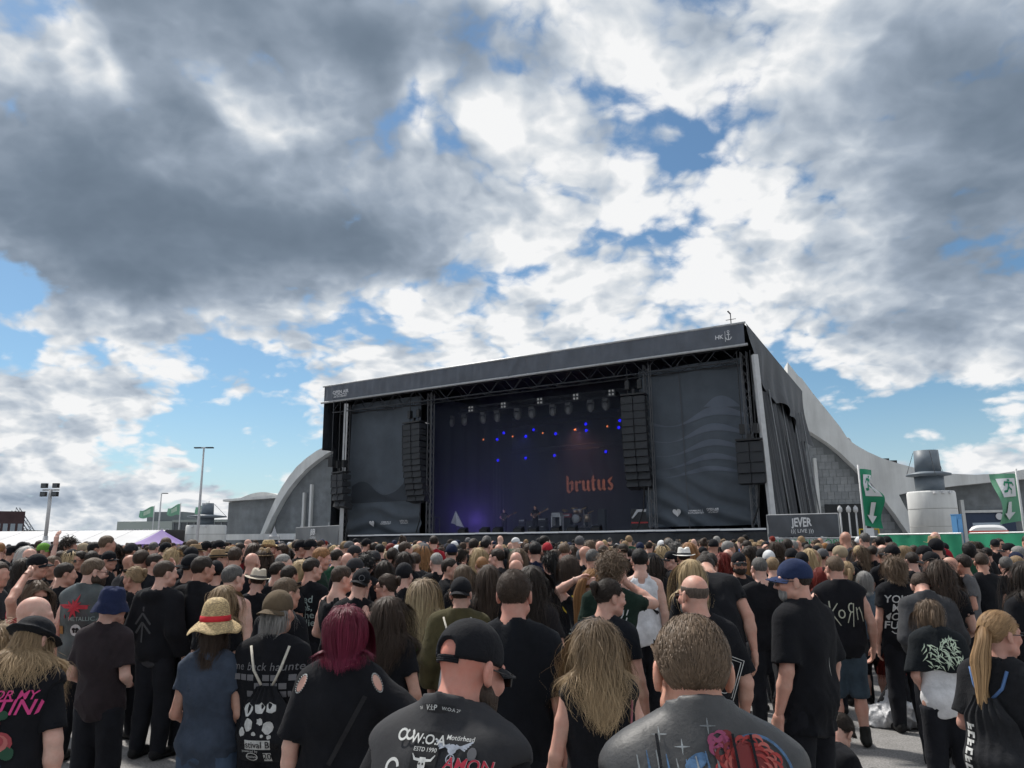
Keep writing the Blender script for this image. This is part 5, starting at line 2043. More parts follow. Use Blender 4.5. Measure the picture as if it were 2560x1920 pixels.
def strands(rig, n=700, length=.45, wid=.005, style='straight', wave=.012, seed=0, steps=14, vol=.02, clump=60, spread=1.0, back=0.0, tail=None, part=0.0, jit=.12, front=True, base=0.0, pull=.24, zmax=9.0, clear=0.0):
    """ribbons of hair growing from the scalp, laid over the head, falling over the shoulders"""
    rs = np.random.RandomState(seed)
    out = []
    got = 0
    roots = []
    while got < n:
        d = rs.normal(size=(n * 3, 3))
        d /= np.linalg.norm(d, axis=1)[:, None]
        p = HCR + d * (HRAD + .004)
        ok = (p[:, 2] > hairline(p[:, 1]) + .004) & (p[:, 2] > -.075) & (p[:, 2] < zmax)
        roots.append(p[ok])
        got += ok.sum()
    P = np.concatenate(roots)[:n]
    RH, HT = rig.RH, rig.HT
    crown = np.array([part, -.035, .12])
    own = rs.uniform(0, 1, n)
    # local flow from the crown, combed back
    t = P - crown
    t[:, 1] -= back
    t[:, 2] -= .02
    nrm = (P - HCR) / (HRAD ** 2)
    nrm /= np.linalg.norm(nrm, axis=1)[:, None]
    t -= nrm * (t * nrm).sum(1)[:, None]
    t /= np.linalg.norm(t, axis=1)[:, None] + 1e-6
    side = np.sign(P[:, 0] - part)
    Pw = (RH @ P.T).T + HT
    D = (RH @ t.T).T
    L = length * rs.uniform(.72, 1.05, n)
    if style == 'short':
        L = length * rs.uniform(.5, 1.1, n)
    ds = L / steps
    down = np.array([0, 0, -1.0])
    cols = []
    for c, r in (((0, -.012, 1.29), (.175, .13, .20)), ((0, .0, 1.05), (.18, .14, .25))):
        cols.append((rig.U(c), np.array(r) + .012 + .07 * rig.fat + clear))
    for sd in (1, -1):
        cols.append((rig.joints[sd][0], np.array([.085, .085, .075]) + .03 * rig.fat + clear))
        cols.append((rig.U((sd * .08, -.03, 1.44)), np.array([.09, .085, .06]) + .03 * rig.fat + clear))
    fly = jit * np.where(rs.uniform(0, 1, n) < (.04 if style != 'short' else 0), 2.4, 1.0)
    path = [Pw.copy()]
    off = base + vol * rs.uniform(.1, 1.0, n) ** 1.5
    Rinv = RH.T
    tailp = None
    if tail is not None:
        tailp = rig.H(tail)
    for k in range(steps):
        f = (k + 1) / steps
        g_ = .30 if style != 'short' else .10
        D = D * (1 - g_) + down * g_ + rs.normal(size=(n, 3)) * fly[:, None] * (.5 if style == 'straight' else 1.0)
        if style != 'short':
            bk = (Pw[:, 1] < HT[1] + .02)
            D[:, 0] -= (Pw[:, 0] - HT[0]) * 1.6 * f * spread * bk
        D /= np.linalg.norm(D, axis=1)[:, None]
        Pw = Pw + D * ds[:, None]
        # keep out of the head
        loc = (Rinv @ (Pw - HT).T).T - HCR
        rad = HRAD + .004 + off[:, None]
        kk = np.sqrt(((loc / rad) ** 2).sum(1))
        ins = (kk < 1) if style != 'short' else (kk > 0)
        loc[ins] = loc[ins] / kk[ins][:, None]
        # keep off the face
        face = (loc[:, 1] > .045) & (loc[:, 2] < .03) & (np.abs(loc[:, 0]) < .075)
        loc[face, 0] = np.sign(loc[face, 0] + 1e-5) * .08
        Pw = (RH @ (loc + HCR).T).T + HT
        if style != 'short':
            for c, r in cols:
                q_ = (Pw - c) / (r + off[:, None] * .5)
                m_ = np.sqrt((q_ ** 2).sum(1))
                i_ = m_ < 1
                Pw[i_] = c + (Pw[i_] - c) / m_[i_][:, None]
        nd = Pw - path[-1]
        ln = np.linalg.norm(nd, axis=1)[:, None] + 1e-6
        D = nd / ln
        path.append(Pw.copy())
    A = np.stack(path, 1)                                    # n, steps+1, 3
    tt = np.linspace(0, 1, steps + 1)[None, :, None]
    if clump:
        gi = rs.randint(0, n, clump)
        d2 = ((A[:, 0, None, :] - A[gi][None, :, 0, :]) ** 2).sum(2)
        ci = gi[np.argmin(d2, 1)]
        A = A + (A[ci] - A) * (tt ** 1.2) * pull
    else:
        ci = np.arange(n)
    if style in ('wavy', 'curly') or wave:
        fr = rs.uniform(9, 15, n)[ci] * (2.2 if style == 'curly' else 1.0)
        ph_ = rs.uniform(0, 6.28, (n, 2))[ci]
        ph_ = ph_ + rs.normal(size=(n, 2)) * .5
        amp = wave * rs.uniform(.5, 1.3, n)[ci]
        s_ = tt[:, :, 0] * L[:, None]
        A[:, :, 0] += amp[:, None] * tt[:, :, 0] * np.sin(s_ * fr[:, None] * 2 + ph_[:, 0:1])
        A[:, :, 1] += amp[:, None] * .7 * tt[:, :, 0] * np.sin(s_ * fr[:, None] * 2 + ph_[:, 1:2])
    outw = A - (HT + np.array([0, 0, -.05]))
    outw[:, :, 2] *= .3
    T = np.gradient(A, axis=1)
    Wd = np.cross(T, outw)
    Wd /= np.linalg.norm(Wd, axis=2)[:, :, None] + 1e-8
    Wd = Wd + .18 * rs.normal(size=(n, 1, 3))
    Wd /= np.linalg.norm(Wd, axis=2)[:, :, None]
    ww = wid * rs.uniform(.6, 1.3, n)[:, None, None] * (1.05 - .75 * tt ** 2)
    V = np.stack([A - Wd * ww / 2, A + Wd * ww / 2], 2).reshape(-1, 3)
    m_ = steps + 1
    base = (np.arange(n) * m_ * 2)[:, None]
    k_ = (np.arange(steps) * 2)[None, :]
    i0 = base + k_
    Fc = np.stack([i0, i0 + 1, i0 + 3, i0 + 2], 2).reshape(-1, 4)
    sh = (.78 + .40 * rs.uniform(0, 1, n)[ci]) * (.88 + .24 * rs.uniform(0, 1, n))
    hs = np.zeros((n, m_, 2, 4), np.float32)
    hs[..., 0] = np.broadcast_to(tt[:, :, 0][:, :, None], (n, m_, 2))
    hs[..., 1] = sh[:, None, None]
    hs[..., 3] = 1
    return V, Fc, hs.reshape(-1, 4)


def tail_strands(rig, start, pts, n=260, r=.025, wid=.006, seed=0, wave=.008):
    """gathered ponytail following points (figure space)"""
    rs = np.random.RandomState(seed)
    pts = np.array([start] + pts, float)
    m_ = 14
    tq = np.linspace(0, len(pts) - 1, m_)
    C = np.stack([np.interp(tq, np.arange(len(pts)), pts[:, a]) for a in range(3)], 1)
    C = np.concatenate([C[:1], (C[:-2] + C[1:-1] * 2 + C[2:]) / 4, C[-1:]])
    ang = rs.uniform(0, 6.28, n)
    rad = r * np.sqrt(rs.uniform(0, 1, n))
    tt = np.linspace(0, 1, m_)
    prof = np.interp(tt, [0, .12, .5, 1], [.45, .9, 1.15, .55])
    dx = (np.cos(ang) * rad)[:, None] * prof
    dy = (np.sin(ang) * rad)[:, None] * prof
    A = C[None] + np.stack([dx, dy, np.zeros_like(dx)], 2)
    A[:, :, 0] += wave * np.sin(tt[None] * 14 + ang[:, None]) * tt
    A[:, :, 2] -= (rs.uniform(-.08, .06, n)[:, None] * tt[None] ** 2)
    T = np.gradient(A, axis=1)
    Wd = np.cross(T, np.stack([np.cos(ang), np.sin(ang), 0 * ang], 1)[:, None, :])
    Wd /= np.linalg.norm(Wd, axis=2)[:, :, None] + 1e-8
    V = np.stack([A - Wd * wid / 2, A + Wd * wid / 2], 2).reshape(-1, 3)
    base = (np.arange(n) * m_ * 2)[:, None]
    i0 = base + (np.arange(m_ - 1) * 2)[None]
    Fc = np.stack([i0, i0 + 1, i0 + 3, i0 + 2], 2).reshape(-1, 4)
    hs = np.zeros((n, m_, 2, 4), np.float32)
    hs[..., 0] = tt[None, :, None]
    hs[..., 1] = (.7 + .6 * rs.uniform(0, 1, n))[:, None, None]
    hs[..., 3] = 1
    return V, Fc, hs.reshape(-1, 4)


def strand_obj(name, data, material, parent):
    V, Fc, hs = data
    me = np_mesh(name, V, Fc, True)
    at_ = me.attributes.new('hs', 'FLOAT_COLOR', 'POINT')
    at_.data.foreach_set('color', hs.ravel())
    me.materials.append(material)
    o = bpy.data.objects.new(name, me)
    COL.objects.link(o)
    o.parent = parent
    return o


# ------------------------------------------------------------------ materials for people
def skin(c, burn=0.0):
    key = 'skin_%02x%02x%02x_%d' % (int(c[0] * 255), int(c[1] * 255), int(c[2] * 255), int(burn * 10))
    if key in MATS:
        return MATS[key]

    def ex(q, tc, col):
        n = q.noise(tc, 7, 5, 0.65)
        red = q.mix(q.rng(n, .40, .66, 0.0, .60 + burn * .3), col, (c[0] * 1.02, c[1] * .72, c[2] * .66))
        return red
    return mat(key, c, .52, spec=.35, noise=(26, .10), bump=(160, .25, .002), sub=.12, extra=ex)


def cloth(c, rough=.9, weave=True, name='cloth'):
    key = '%s_%03d%03d%03d_%d' % (name, int(c[0] * 999), int(c[1] * 999), int(c[2] * 999), int(rough * 10))
    return mat(key, c, rough, spec=.15, noise=(7, .26), bump=(18, .7, .010), sheen=.02)


def leather(c):
    key = 'leather_%03d%03d%03d' % tuple(int(x * 999) for x in c)
    return mat(key, c, .42, spec=.5, noise=(9, .3), bump=(60, .5, .004))


def hair_mat(c0, c1=None, gloss=.55):
    c1 = c1 or c0
    key = 'hair_' + '_'.join('%03d' % int(x * 999) for x in (*c0, *c1))
    if key in MATS:
        return MATS[key]
    m = bpy.data.materials.new(key)
    m.use_nodes = True
    nt = m.node_tree
    b = nt.nodes['Principled BSDF']
    q = NG(nt)
    a = q.node('ShaderNodeAttribute', out=0, attribute_name='hs', attribute_type='GEOMETRY')
    sp = nt.nodes.new('ShaderNodeSeparateColor')
    nt.links.new(a, sp.inputs[0])
    has = q.m('GREATER_THAN', sp.outputs[1], .01)
    tc = q.node('ShaderNodeTexCoord', out=3)
    mp = q.node('ShaderNodeMapping', {'Vector': tc, 'Scale': (60, 60, 9)})
    st_ = q.rng(q.noise(mp, 2.0, 4, .6), .3, .7, .55, 1.35)
    sh = q.m('ADD', q.m('MULTIPLY', sp.outputs[1], has), q.m('MULTIPLY', q.m('SUBTRACT', 1.0, has), st_))
    col = q.mix(q.m('MULTIPLY', sp.outputs[0], has), c0, c1)
    nt.links.new(q.vm('SCALE', col, scale=sh), b.inputs['Base Color'])
    b.inputs['Roughness'].default_value = gloss
    b.inputs['Specular IOR Level'].default_value = .22
    bn = nt.nodes.new('ShaderNodeBump')
    bn.inputs['Strength'].default_value = .7
    bn.inputs['Distance'].default_value = .006
    nt.links.new(q.m('MULTIPLY', st_, q.m('SUBTRACT', 1.0, has)), bn.inputs['Height'])
    nt.links.new(bn.outputs[0], b.inputs['Normal'])
    MATS[key] = m
    return m


HC = {   # hair colours: root, tip
    'black': ((.010, .009, .009), None), 'dark': ((.026, .019, .015), None), 'brown': ((.050, .034, .025), None),
    'lbrown': ((.115, .080, .054), (.15, .105, .07)), 'blond': ((.40, .295, .165), (.50, .38, .22)), 'dblond': ((.24, .165, .095), (.40, .285, .165)),
    'ginger': ((.27, .135, .058), (.38, .21, .095)), 'red': ((.17, .022, .016), None), 'grey': ((.23, .225, .215), None), 'dgrey': ((.10, .096, .092), None),
    'white': ((.48, .47, .45), None), 'strawb': ((.27, .165, .085), (.42, .27, .14)), 'wine': ((.11, .009, .024), (.15, .014, .04)), 'ombre': ((.085, .058, .040), (.46, .33, .19)),
    'bombre': ((.20, .14, .09), (.60, .50, .30)),
}
SK = [(.50, .295, .225), (.55, .335, .265), (.44, .25, .185), (.59, .38, .31)]


def hm(c):
    a, b = HC[c]
    return hair_mat(a, b)


# ------------------------------------------------------------------ hats, glasses (head space)
def lathe_np(prof, n=36, sx=1.0, sy=1.22, fn=None):
    V, Fc = [], []
    for (r, z) in prof:
        for k in range(n):
            a = 2 * PI * k / n
            p = [r * sx * math.cos(a), r * sy * math.sin(a) - .012, z]
            if fn:
                p = fn(p, a, r)
            V.append(p)
    for i in range(len(prof) - 1):
        for k in range(n):
            Fc.append((i * n + k, i * n + (k + 1) % n, (i + 1) * n + (k + 1) % n, (i + 1) * n + k))
    return np.array(V), np.array(Fc)


M_straw = None


def straw_mat():
    def ex(q, tc, col):
        mp = q.node('ShaderNodeMapping', {'Vector': tc, 'Scale': (40, 40, 95)})
        v = q.node('ShaderNodeTexVoronoi', {'Vector': mp, 'Scale': 1.6}, out=0)
        w = q.node('ShaderNodeTexWave', {'Vector': tc, 'Scale': 55.0, 'Distortion': 3.0, 'Detail': 2.0}, out=1, bands_direction='Z')
        return q.vm('SCALE', q.vm('SCALE', col, scale=q.rng(v, 0, .7, 1.25, .6)), scale=q.rng(w, 0, 1, .72, 1.12))
    return mat('straw', (.62, .46, .24), .75, noise=(50, .25), bump=(120, .8, .006), extra=ex)


def put(name, V, Fc, material, root, rig=None, smooth=True, offs=None):
    """child object whose vertices are given in head space (rig) or figure space"""
    V = np.asarray(V, float)
    if rig is not None:
        V = (rig.RH @ V.T).T + rig.HT
    me = np_mesh(name, V, Fc, smooth)
    me.materials.append(material)
    o = bpy.data.objects.new(name, me)
    COL.objects.link(o)
    o.parent = root
    return o


def cap_mesh(q=.008, visor=1, opening=False, low=0.012, tilt=.0, r=.010, flatbrim=False):
    f = Field(axis(-.13, .13, q), axis(-.26, .26, q), axis(-.07, .16, q))
    f.ell(HCR + np.array([0, 0, .008]), HRAD + np.array([r + .001, r + .004, r + .005]), .01)
    sl = (slice(None),) * 3
    X, Y, Z = f.pts(sl)
    zl = low + .10 * np.clip(-Y, -.1, .1) * -0.35 + 0 * X
    f.merge(sl, np.broadcast_to(zl - Z, f.D.shape).astype(np.float32), 0, 'max')
    if opening:
        f.ell((0, -.125, .030), (.040, .05, .034), 0, 'cut')
    V1, F1 = f.mesh()
    if not visor:
        return V1, F1
    n, m = 16, 6
    V, Fc = [], []
    for top in (0, 1):
        for j in range(m + 1):
            for i in range(n + 1):
                a = -1.15 + 2.3 * i / n
                rr = 1 + .85 * (j / m) * math.cos(a * .9) ** .7 if abs(a) < 1.7 else 1
                x = math.sin(a) * (HRAD[0] + r) * (1 + .12 * (j / m))
                y = math.cos(a) * (HRAD[1] + r) * (1 + .74 * (j / m) * max(0.0, math.cos(a * 1.1)) ** .6) - .012
                z = .030 - (0.0 if flatbrim else .030 * (math.sin(a) ** 2)) - .018 * (j / m) - (.004 if top == 0 else 0)
                V.append((x, y, z))
    w = n + 1
    for t in (0, 1):
        o = t * (m + 1) * w
        for j in range(m):
            for i in range(n):
                q4 = (o + j * w + i, o + j * w + i + 1, o + (j + 1) * w + i + 1, o + (j + 1) * w + i)
                Fc.append(q4 if t else q4[::-1])
    for i in range(n):
        a = m * w + i
        b = (m + 1) * w + m * w + i
        Fc.append((a, a + 1, b + 1, b))
    return np.concatenate([V1, np.array(V)]), np.concatenate([F1, np.array(Fc) + len(V1)])


def hat_parts(kind):
    """list of (part name, V, F, material key)"""
    if kind == 'straw':
        def wob(p, a, r):
            if r > .105:
                p[2] += .014 * math.sin(3 * a + 1) * (r - .1) / .1 + .010 * math.sin(5 * a)
            return p
        prof = [(.004, .200), (.03, .198), (.054, .188), (.073, .166), (.083, .136), (.090, .100), (.094, .062), (.096, .048), (.108, .040), (.132, .022), (.155, .002), (.168, -.012), (.168, -.016), (.15, -.002), (.1, .03)]
        return [('straw_hat', *lathe_np(prof, 40, 1.0, 1.14, wob), 'straw'), ('hat_band', *lathe_np([(.0965, .050), (.0985, .052), (.0955, .084), (.0915, .086)], 40, 1.0, 1.14), 'redband')]
    if kind == 'bucket':
        def wob(p, a, r):
            p[2] += .006 * math.sin(4 * a) + .004 * math.sin(9 * a)
            return p
        prof = [(.004, .140), (.05, .138), (.070, .132), (.079, .118), (.087, .07), (.090, .035), (.096, .030), (.112, -.005), (.124, -.038), (.126, -.042), (.118, -.036), (.09, .02)]
        return [('bucket_hat', *lathe_np(prof, 40, 1.0, 1.17, wob), 'navy')]
    if kind in ('fedora', 'fedora_white', 'fedora_tan', 'cowboy'):
        wide = 1.12 if kind == 'cowboy' else 1.0

        def pinch(p, a, r):
            if r < .10 and p[2] > .09:
                p[2] -= .022 * math.exp(-(p[0] / .022) ** 2)
                if p[1] > .03:
                    p[0] *= .82
            if r > .11:
                p[2] += (.020 if kind != 'cowboy' else .04) * abs(math.cos(a)) ** 3 * (r - .1) / .05
            return p
        prof = [(.004, .132), (.04, .136), (.062, .134), (.074, .122), (.080, .095), (.087, .055), (.090, .035), (.105 * wide, .028), (.135 * wide, .022), (.148 * wide, .024), (.148 * wide, .020), (.12, .020), (.09, .026)]
        key = {'fedora': 'hatcream', 'fedora_white': 'hatwhite', 'fedora_tan': 'hattan', 'cowboy': 'straw'}[kind]
        return [('fedora_hat', *lathe_np(prof, 40, 1.0, 1.18, pinch), key), ('hat_band', *lathe_np([(.0905, .036), (.0915, .036), (.0890, .058), (.0870, .058)], 40, 1.0, 1.18), 'bandblack' if kind != 'fedora' else 'bandtaupe')]
    if kind == 'flat':
        f = Field(axis(-.16, .16, .009), axis(-.2, .2, .009), axis(-.05, .17, .009))
        f.ell((0, -.012, .045), (.090, .110, .078), .02)
        f.ell((0, -.005, .018), (.138, .158, .016), .02, R=rx(-.12))
        Z = f.pts((slice(None),) * 3)[2]
        f.merge((slice(None),) * 3, np.broadcast_to(-.012 - Z, f.D.shape).astype(np.float32), 0, 'max')
        V, Fc = f.mesh()
        return [('brimmed_cap', V, Fc, 'capblack')]
    if kind == 'beanie':
        f = Field(axis(-.12, .12, .009), axis(-.14, .13, .009), axis(-.06, .16, .009))
        f.ell(HCR + np.array([0, -.002, .01]), HRAD + .013, .01)
        Z, Y = f.pts((slice(None),) * 3)[2], f.pts((slice(None),) * 3)[1]
        f.merge((slice(None),) * 3, np.broadcast_to(-.022 + .35 * Y - Z, f.D.shape).astype(np.float32), 0, 'max')
        return [('beanie', *f.mesh(), 'capblack')]
    raise KeyError(kind)


def HATM(key, col=None):
    return {'straw': straw_mat, 'redband': lambda: cloth((.55, .03, .04), .7), 'navy': lambda: cloth((.017, .024, .062)),
            'hatcream': lambda: cloth((.48, .43, .35), .8), 'hatwhite': lambda: cloth((.66, .65, .62), .8), 'hattan': lambda: cloth((.27, .19, .11), .8),
            'bandblack': lambda: cloth((.012, .012, .014), .7), 'bandtaupe': lambda: cloth((.10, .095, .095), .7), 'capblack': lambda: cloth(col or (.012, .013, .016), .85)}[key]()


def glasses(root, rig, dark=True, up=False):
    m = MB()
    dz, dy = (.085, -.02) if up else (0, 0)
    for sx in (-1, 1):
        m.tube([(sx * .070, .085 + dy, -.004 + dz), (sx * .080, .04 + dy, -.002 + dz), (sx * .082, -.01 + dy, .0 + dz)], .0028, 5)
        m.box((sx * .034, .113 + dy, -.010 + dz), (.05, .006, .036))
    m.box((0, .117 + dy, .0 + dz), (.02, .006, .006))
    vs = [tuple(rig.H(v)) for v in m.v]
    return link_mesh('glasses', vs, m.f, mat('sunglass_black', (.008, .008, .009), .15, spec=.6) if dark else mat('glasses_rim', (.02, .02, .025), .3), root)


def decal(name, sh, fig, material, parent, x0, z0, lift=.004, side=-1):
    """flat print pressed on the back (side=-1) or front of a garment, following its surface"""
    tree, rig = fig['tree'], fig['rig']
    d = Vector(rig.RU @ np.array([0, -side, 0.0]))
    V, keep = [], {}
    for i, (x, z) in enumerate(sh[0]):
        hit = tree.ray_cast(Vector(rig.U((x0 + x * (1 if side < 0 else -1), side * 1.0, z0 + z))), d)
        if hit[0] is None:
            V.append((0, 0, 0))
            continue
        keep[i] = 1
        V.append(tuple(hit[0] - d * lift + hit[1] * lift * .5))
    fs = [f for f in sh[1] if all(i in keep for i in f)]
    if not fs:
        return None
    o = link_mesh(name, V, fs, material, parent)
    if 'lettering' in name or 'bead' in name:
        o['kind'] = 'stuff'
    return o


def grid2d(w, h, nx=8, ny=8, fn=None):
    V = [((i / nx - .5) * w, (j / ny - .5) * h) for j in range(ny + 1) for i in range(nx + 1)]
    Fc = [(j * (nx + 1) + i, j * (nx + 1) + i + 1, (j + 1) * (nx + 1) + i + 1, (j + 1) * (nx + 1) + i) for j in range(ny) for i in range(nx)]
    return V, Fc

# ------------------------------------------------------------------ one figure
STAGE_AIM = s_world(S_W * .5, 4, 0)
HAT_UP = {'straw': .086, 'bucket': .026, 'fedora': .022, 'fedora_white': .022, 'fedora_tan': .022, 'cowboy': .022, 'flat': .010, 'beanie': .012, 'cap': .014, 'capback': .014, 'capopen': .014}
BLK = (.0085, .0092, .0120)
PEOPLE_XY = []
_shell = {}
_cap = {}
FIG = {}


def figure(px, py, Y, label, face=0.0, fem=0.0, fat=0.0, arms=('hang', 'hang'), head=(0, 0, 0), lean=0.0, sit=False,
           hair=('short', 'brown'), hat=None, hatcol=None, top=('tee', BLK), over=None, legs=('trousers', (.012, .013, .017)), sk=0, burn=0.0,
           specs=None, beard=None, q=HQ, seed=None, ident=None, hopt=None, topt=None, shoe=(.012, .012, .013), eyes=False, group='festival crowd', curl=(.55, .55), wid=None, H=None, sink=0.0):
    seed = seed if seed is not None else int(px * 7 + py) % 9973
    Y = Y * (1.15 if Y > 2.6 else 1.07)
    rig = Rig(fem, fat, arms, head, R_(lean), sit, sink=sink)
    topt = topt or {}
    hopt = hopt or {}
    style, hcol = hair
    extra = HAT_UP[hat] if hat else {'bald': 0, 'buzz': .004, 'short': .012, 'crop': .008, 'curlyshort': .025}.get(style, .014)
    topz = rig.H((0, -.012, .115 + extra))[2]
    tgt = at(px, py, Y)
    s = tgt.z / topz if H is None else H / 1.75
    aim = math.atan2(STAGE_AIM.x - tgt.x, STAGE_AIM.y - tgt.y)
    yaw = -(aim + R_(face))
    Rz_ = rz(yaw)
    hx = Rz_ @ (rig.HT * s)
    loc = (tgt.x - hx[0], tgt.y - hx[1], 0 if H is None else tgt.z - topz * s)
    bare = legs[0] in ('shorts', 'skirt')
    V, Fc = body_mesh(rig, q, curl=curl)
    me = np_mesh('person', V, Fc)
    me.materials.append(skin(SK[sk] if isinstance(sk, int) else sk, burn))
    root = bpy.data.objects.new('person', me)
    COL.objects.link(root)
    root.location, root.rotation_euler, root.scale = loc, (0, 0, yaw), (s, s, s)
    tag(root, label, 'person', group)
    PEOPLE_XY.append((loc[0], loc[1]))
    kind, col = top
    to = dict(seed=seed, ease=.012)
    to.update(topt)
    if over:
        to.update(amp=.003, ease=.008)
    qq = .0135 if Y < 5.8 else .018
    V, Fc = top_mesh(rig, kind, (qq, qq, qq), **to)
    nm = {'tee': 'shirt', 'tank': 'tank_top', 'long': 'shirt', 'hoodie': 'hoodie', 'jacket': 'jacket', 'vest': 'vest', 'top': 'top'}[kind]
    tm = col if isinstance(col, bpy.types.Material) else cloth(col)
    garment = put(nm, V, Fc, tm, root)
    layer = (V, Fc)
    if over:
        okind, ocol, oo = over
        o2 = dict(seed=seed + 3, ease=.026, hem=.86, amp=.005, neck=.078)
        o2.update(oo)
        V, Fc = top_mesh(rig, okind, (qq, qq, qq), **o2)
        om_ = ocol if isinstance(ocol, bpy.types.Material) else cloth(ocol)
        garment = put({'vest': 'vest', 'jacket': 'jacket', 'hoodie': 'hoodie', 'tee': 'cape'}[okind], V, Fc, om_, root)
        layer = (V, Fc)
    tree = BVHTree.FromPolygons([tuple(v) for v in layer[0]], layer[1].tolist())
    V, Fc = legs_mesh(rig, legs[0], .026, seed=seed)
    put({'trousers': 'trousers', 'shorts': 'shorts', 'skirt': 'skirt'}[legs[0]], V, Fc, cloth(legs[1]), root)
    put('shoes', *shoe_mesh(rig), cloth(shoe, .6), root)
    # hair
    near = Y < 5.2
    n_ = hopt.get('n', 2000 if near else 850)
    w_ = wid or (.0028 if near else .0048)
    if style not in ('bald',):
        hmat = hm(hcol)
        th = {'buzz': .003, 'crop': .006, 'short': .0095, 'curlyshort': .022, 'bob': .014}.get(style, .008)
        key = (style, th, hopt.get('fade', 0), seed % 3)
        if key not in _shell:
            _shell[key] = hair_shell(th, .010, seed % 3, style if style == 'bob' else 'short', hopt.get('fade', 0))
        if not (hat and style in ('buzz', 'short', 'crop')):
            put('hair', *_shell[key], hmat, root, rig)
        elif style != 'buzz':
            key2 = ('under', style)
            if key2 not in _shell:
                v_, f_ = hair_shell(.006, .010, 1)
                _shell[key2] = (v_, f_)
            put('hair', *_shell[key2], hmat, root, rig)
        so = dict(seed=seed, wid=w_, n=n_, clear=to['ease'] * .7 + (.022 if over else 0))
        so.update({k_: v_ for k_, v_ in hopt.items() if k_ not in ('fade', 'tail', 'n', 'tailr')})
        so['n'] = n_
        if hat:
            so['zmax'] = .02 if hat != 'flat' else .03
            so.setdefault('vol', .012)
        if style in ('short', 'crop') and Y < 6.2 and not hat:
            strand_obj('hair_strands', strands(rig, n=n_ * 3, length=hopt.get('length', .032), wid=.0026, style='short', wave=0, seed=seed, steps=4, vol=.006, base=th - .006, clump=200, jit=.10, back=.06, part=.02, pull=.22), hmat, root)
        elif style == 'curlyshort':
            strand_obj('hair_strands', strands(rig, **{**dict(length=.11, style='curly', wave=.02, steps=8, vol=.05, clump=90, jit=.4), **so}), hmat, root)
        elif style in ('long', 'wavy', 'curly', 'bob'):
            d_ = dict(length={'bob': .24}.get(style, .46), style={'long': 'straight', 'bob': 'straight'}.get(style, style), wave={'long': .004, 'bob': .004, 'wavy': .012, 'curly': .024}[style], vol=.014 if style != 'curly' else .035)
            d_.update(so)
            strand_obj('hair_strands', strands(rig, **d_), hmat, root)
        elif style == 'pony':
            strand_obj('hair_strands', strands(rig, n=n_, length=.11, wid=w_, style='short', wave=0, seed=seed, steps=7, vol=.006, base=.007, back=.35, jit=.04, clump=80), hmat, root)
            pts = hopt.get('tail', [(0, -.135, .02), (0, -.15, -.08), (0, -.13, -.22), (0, -.12, -.34)])
            strand_obj('ponytail', tail_strands(rig, rig.H((0, -.10, .045)), [rig.HT + np.array(p_) for p_ in pts], n=320, r=hopt.get('tailr', .03), seed=seed), hmat, root)
        elif style == 'bun':
            strand_obj('hair_strands', strands(rig, n=n_, length=.08, wid=w_, style='short', wave=0, seed=seed, steps=6, vol=.005, base=.007, back=.4, jit=.03, clump=80), hmat, root)
            f = Field(axis(-.06, .06, .007), axis(-.2, -.05, .007), axis(-.0, .16, .007))
            f.ell((0, -.125, .07), (.034, .03, .034), .01)
            f.ell((.008, -.13, .04), (.018, .018, .04), .01)
            put('hair_bun', *f.mesh(), hmat, root, rig)
    if hat:
        if hat in ('cap', 'capback', 'capopen'):
            key = (hat,)
            if key not in _cap:
                _cap[key] = cap_mesh(.0085, 1, hat != 'cap')
            V, Fc = _cap[key]
            if hat == 'capback':
                V = V * np.array([-1, -1, 1]) + np.array([0, -.022, 0])
            put('cap', V, Fc, cloth(hatcol or BLK, .85), root, rig)
            if hat == 'capopen':
                m = MB()
                pts = [rig.H((.060 * math.sin(a) * 1.0, -.012 - (HRAD[1] + .012) * math.cos(a), .006)) for a in np.linspace(-.75, .75, 9)]
                for dz in (-.006, .0, .006):
                    m.tube([p + rig.RH @ np.array([0, 0, dz]) for p in pts], .0045, 5)
                m.build('cap_strap', cloth(hatcol or BLK, .85), root)
        else:
            for pn, V, Fc, mk in hat_parts(hat):
                put(pn, V, Fc, HATM(mk, hatcol), root, rig)
    if beard:
        f = Field(axis(-.09, .09, .0075), axis(-.03, .15, .0075), axis(-.19, -.01, .0075))
        e_ = .006 + max(0, beard[1]) * .4
        f.ell((0, .030, -.035), (.0635 + e_, .070 + e_, .088 + e_), .01)
        f.ell((0, .058, -.094 - beard[1] * .6), (.040 + e_, .034 + e_, .028 + e_ + max(0, beard[1])), .02)
        for sx in (-1, 1):
            f.cone((sx * .048, .015, -.075), (sx * .02, .065, -.10), .028 + e_, .022 + e_, .02)
        f.ell((0, .112, -.048), (.024, .04, .012), 0, 'cut')
        sl_ = (slice(None),) * 3
        X_, Y_, Z_ = f.pts(sl_)
        if len(beard) > 2:
            f.merge(sl_, np.broadcast_to((.052 - Y_) * .8, f.D.shape).astype(np.float32), 0, 'max')
        lim = np.interp(np.broadcast_to(Y_, f.D.shape), [-.03, .02, .05, .09, .15], [-.02, -.035, -.065, -.050, -.045])
        f.merge(sl_, ((Z_ - lim) * .8).astype(np.float32), 0, 'max')
        put('beard', *f.mesh(), hm(beard[0]), root, rig)
    if specs:
        glasses(root, rig, 'dark' in specs, 'up' in specs)
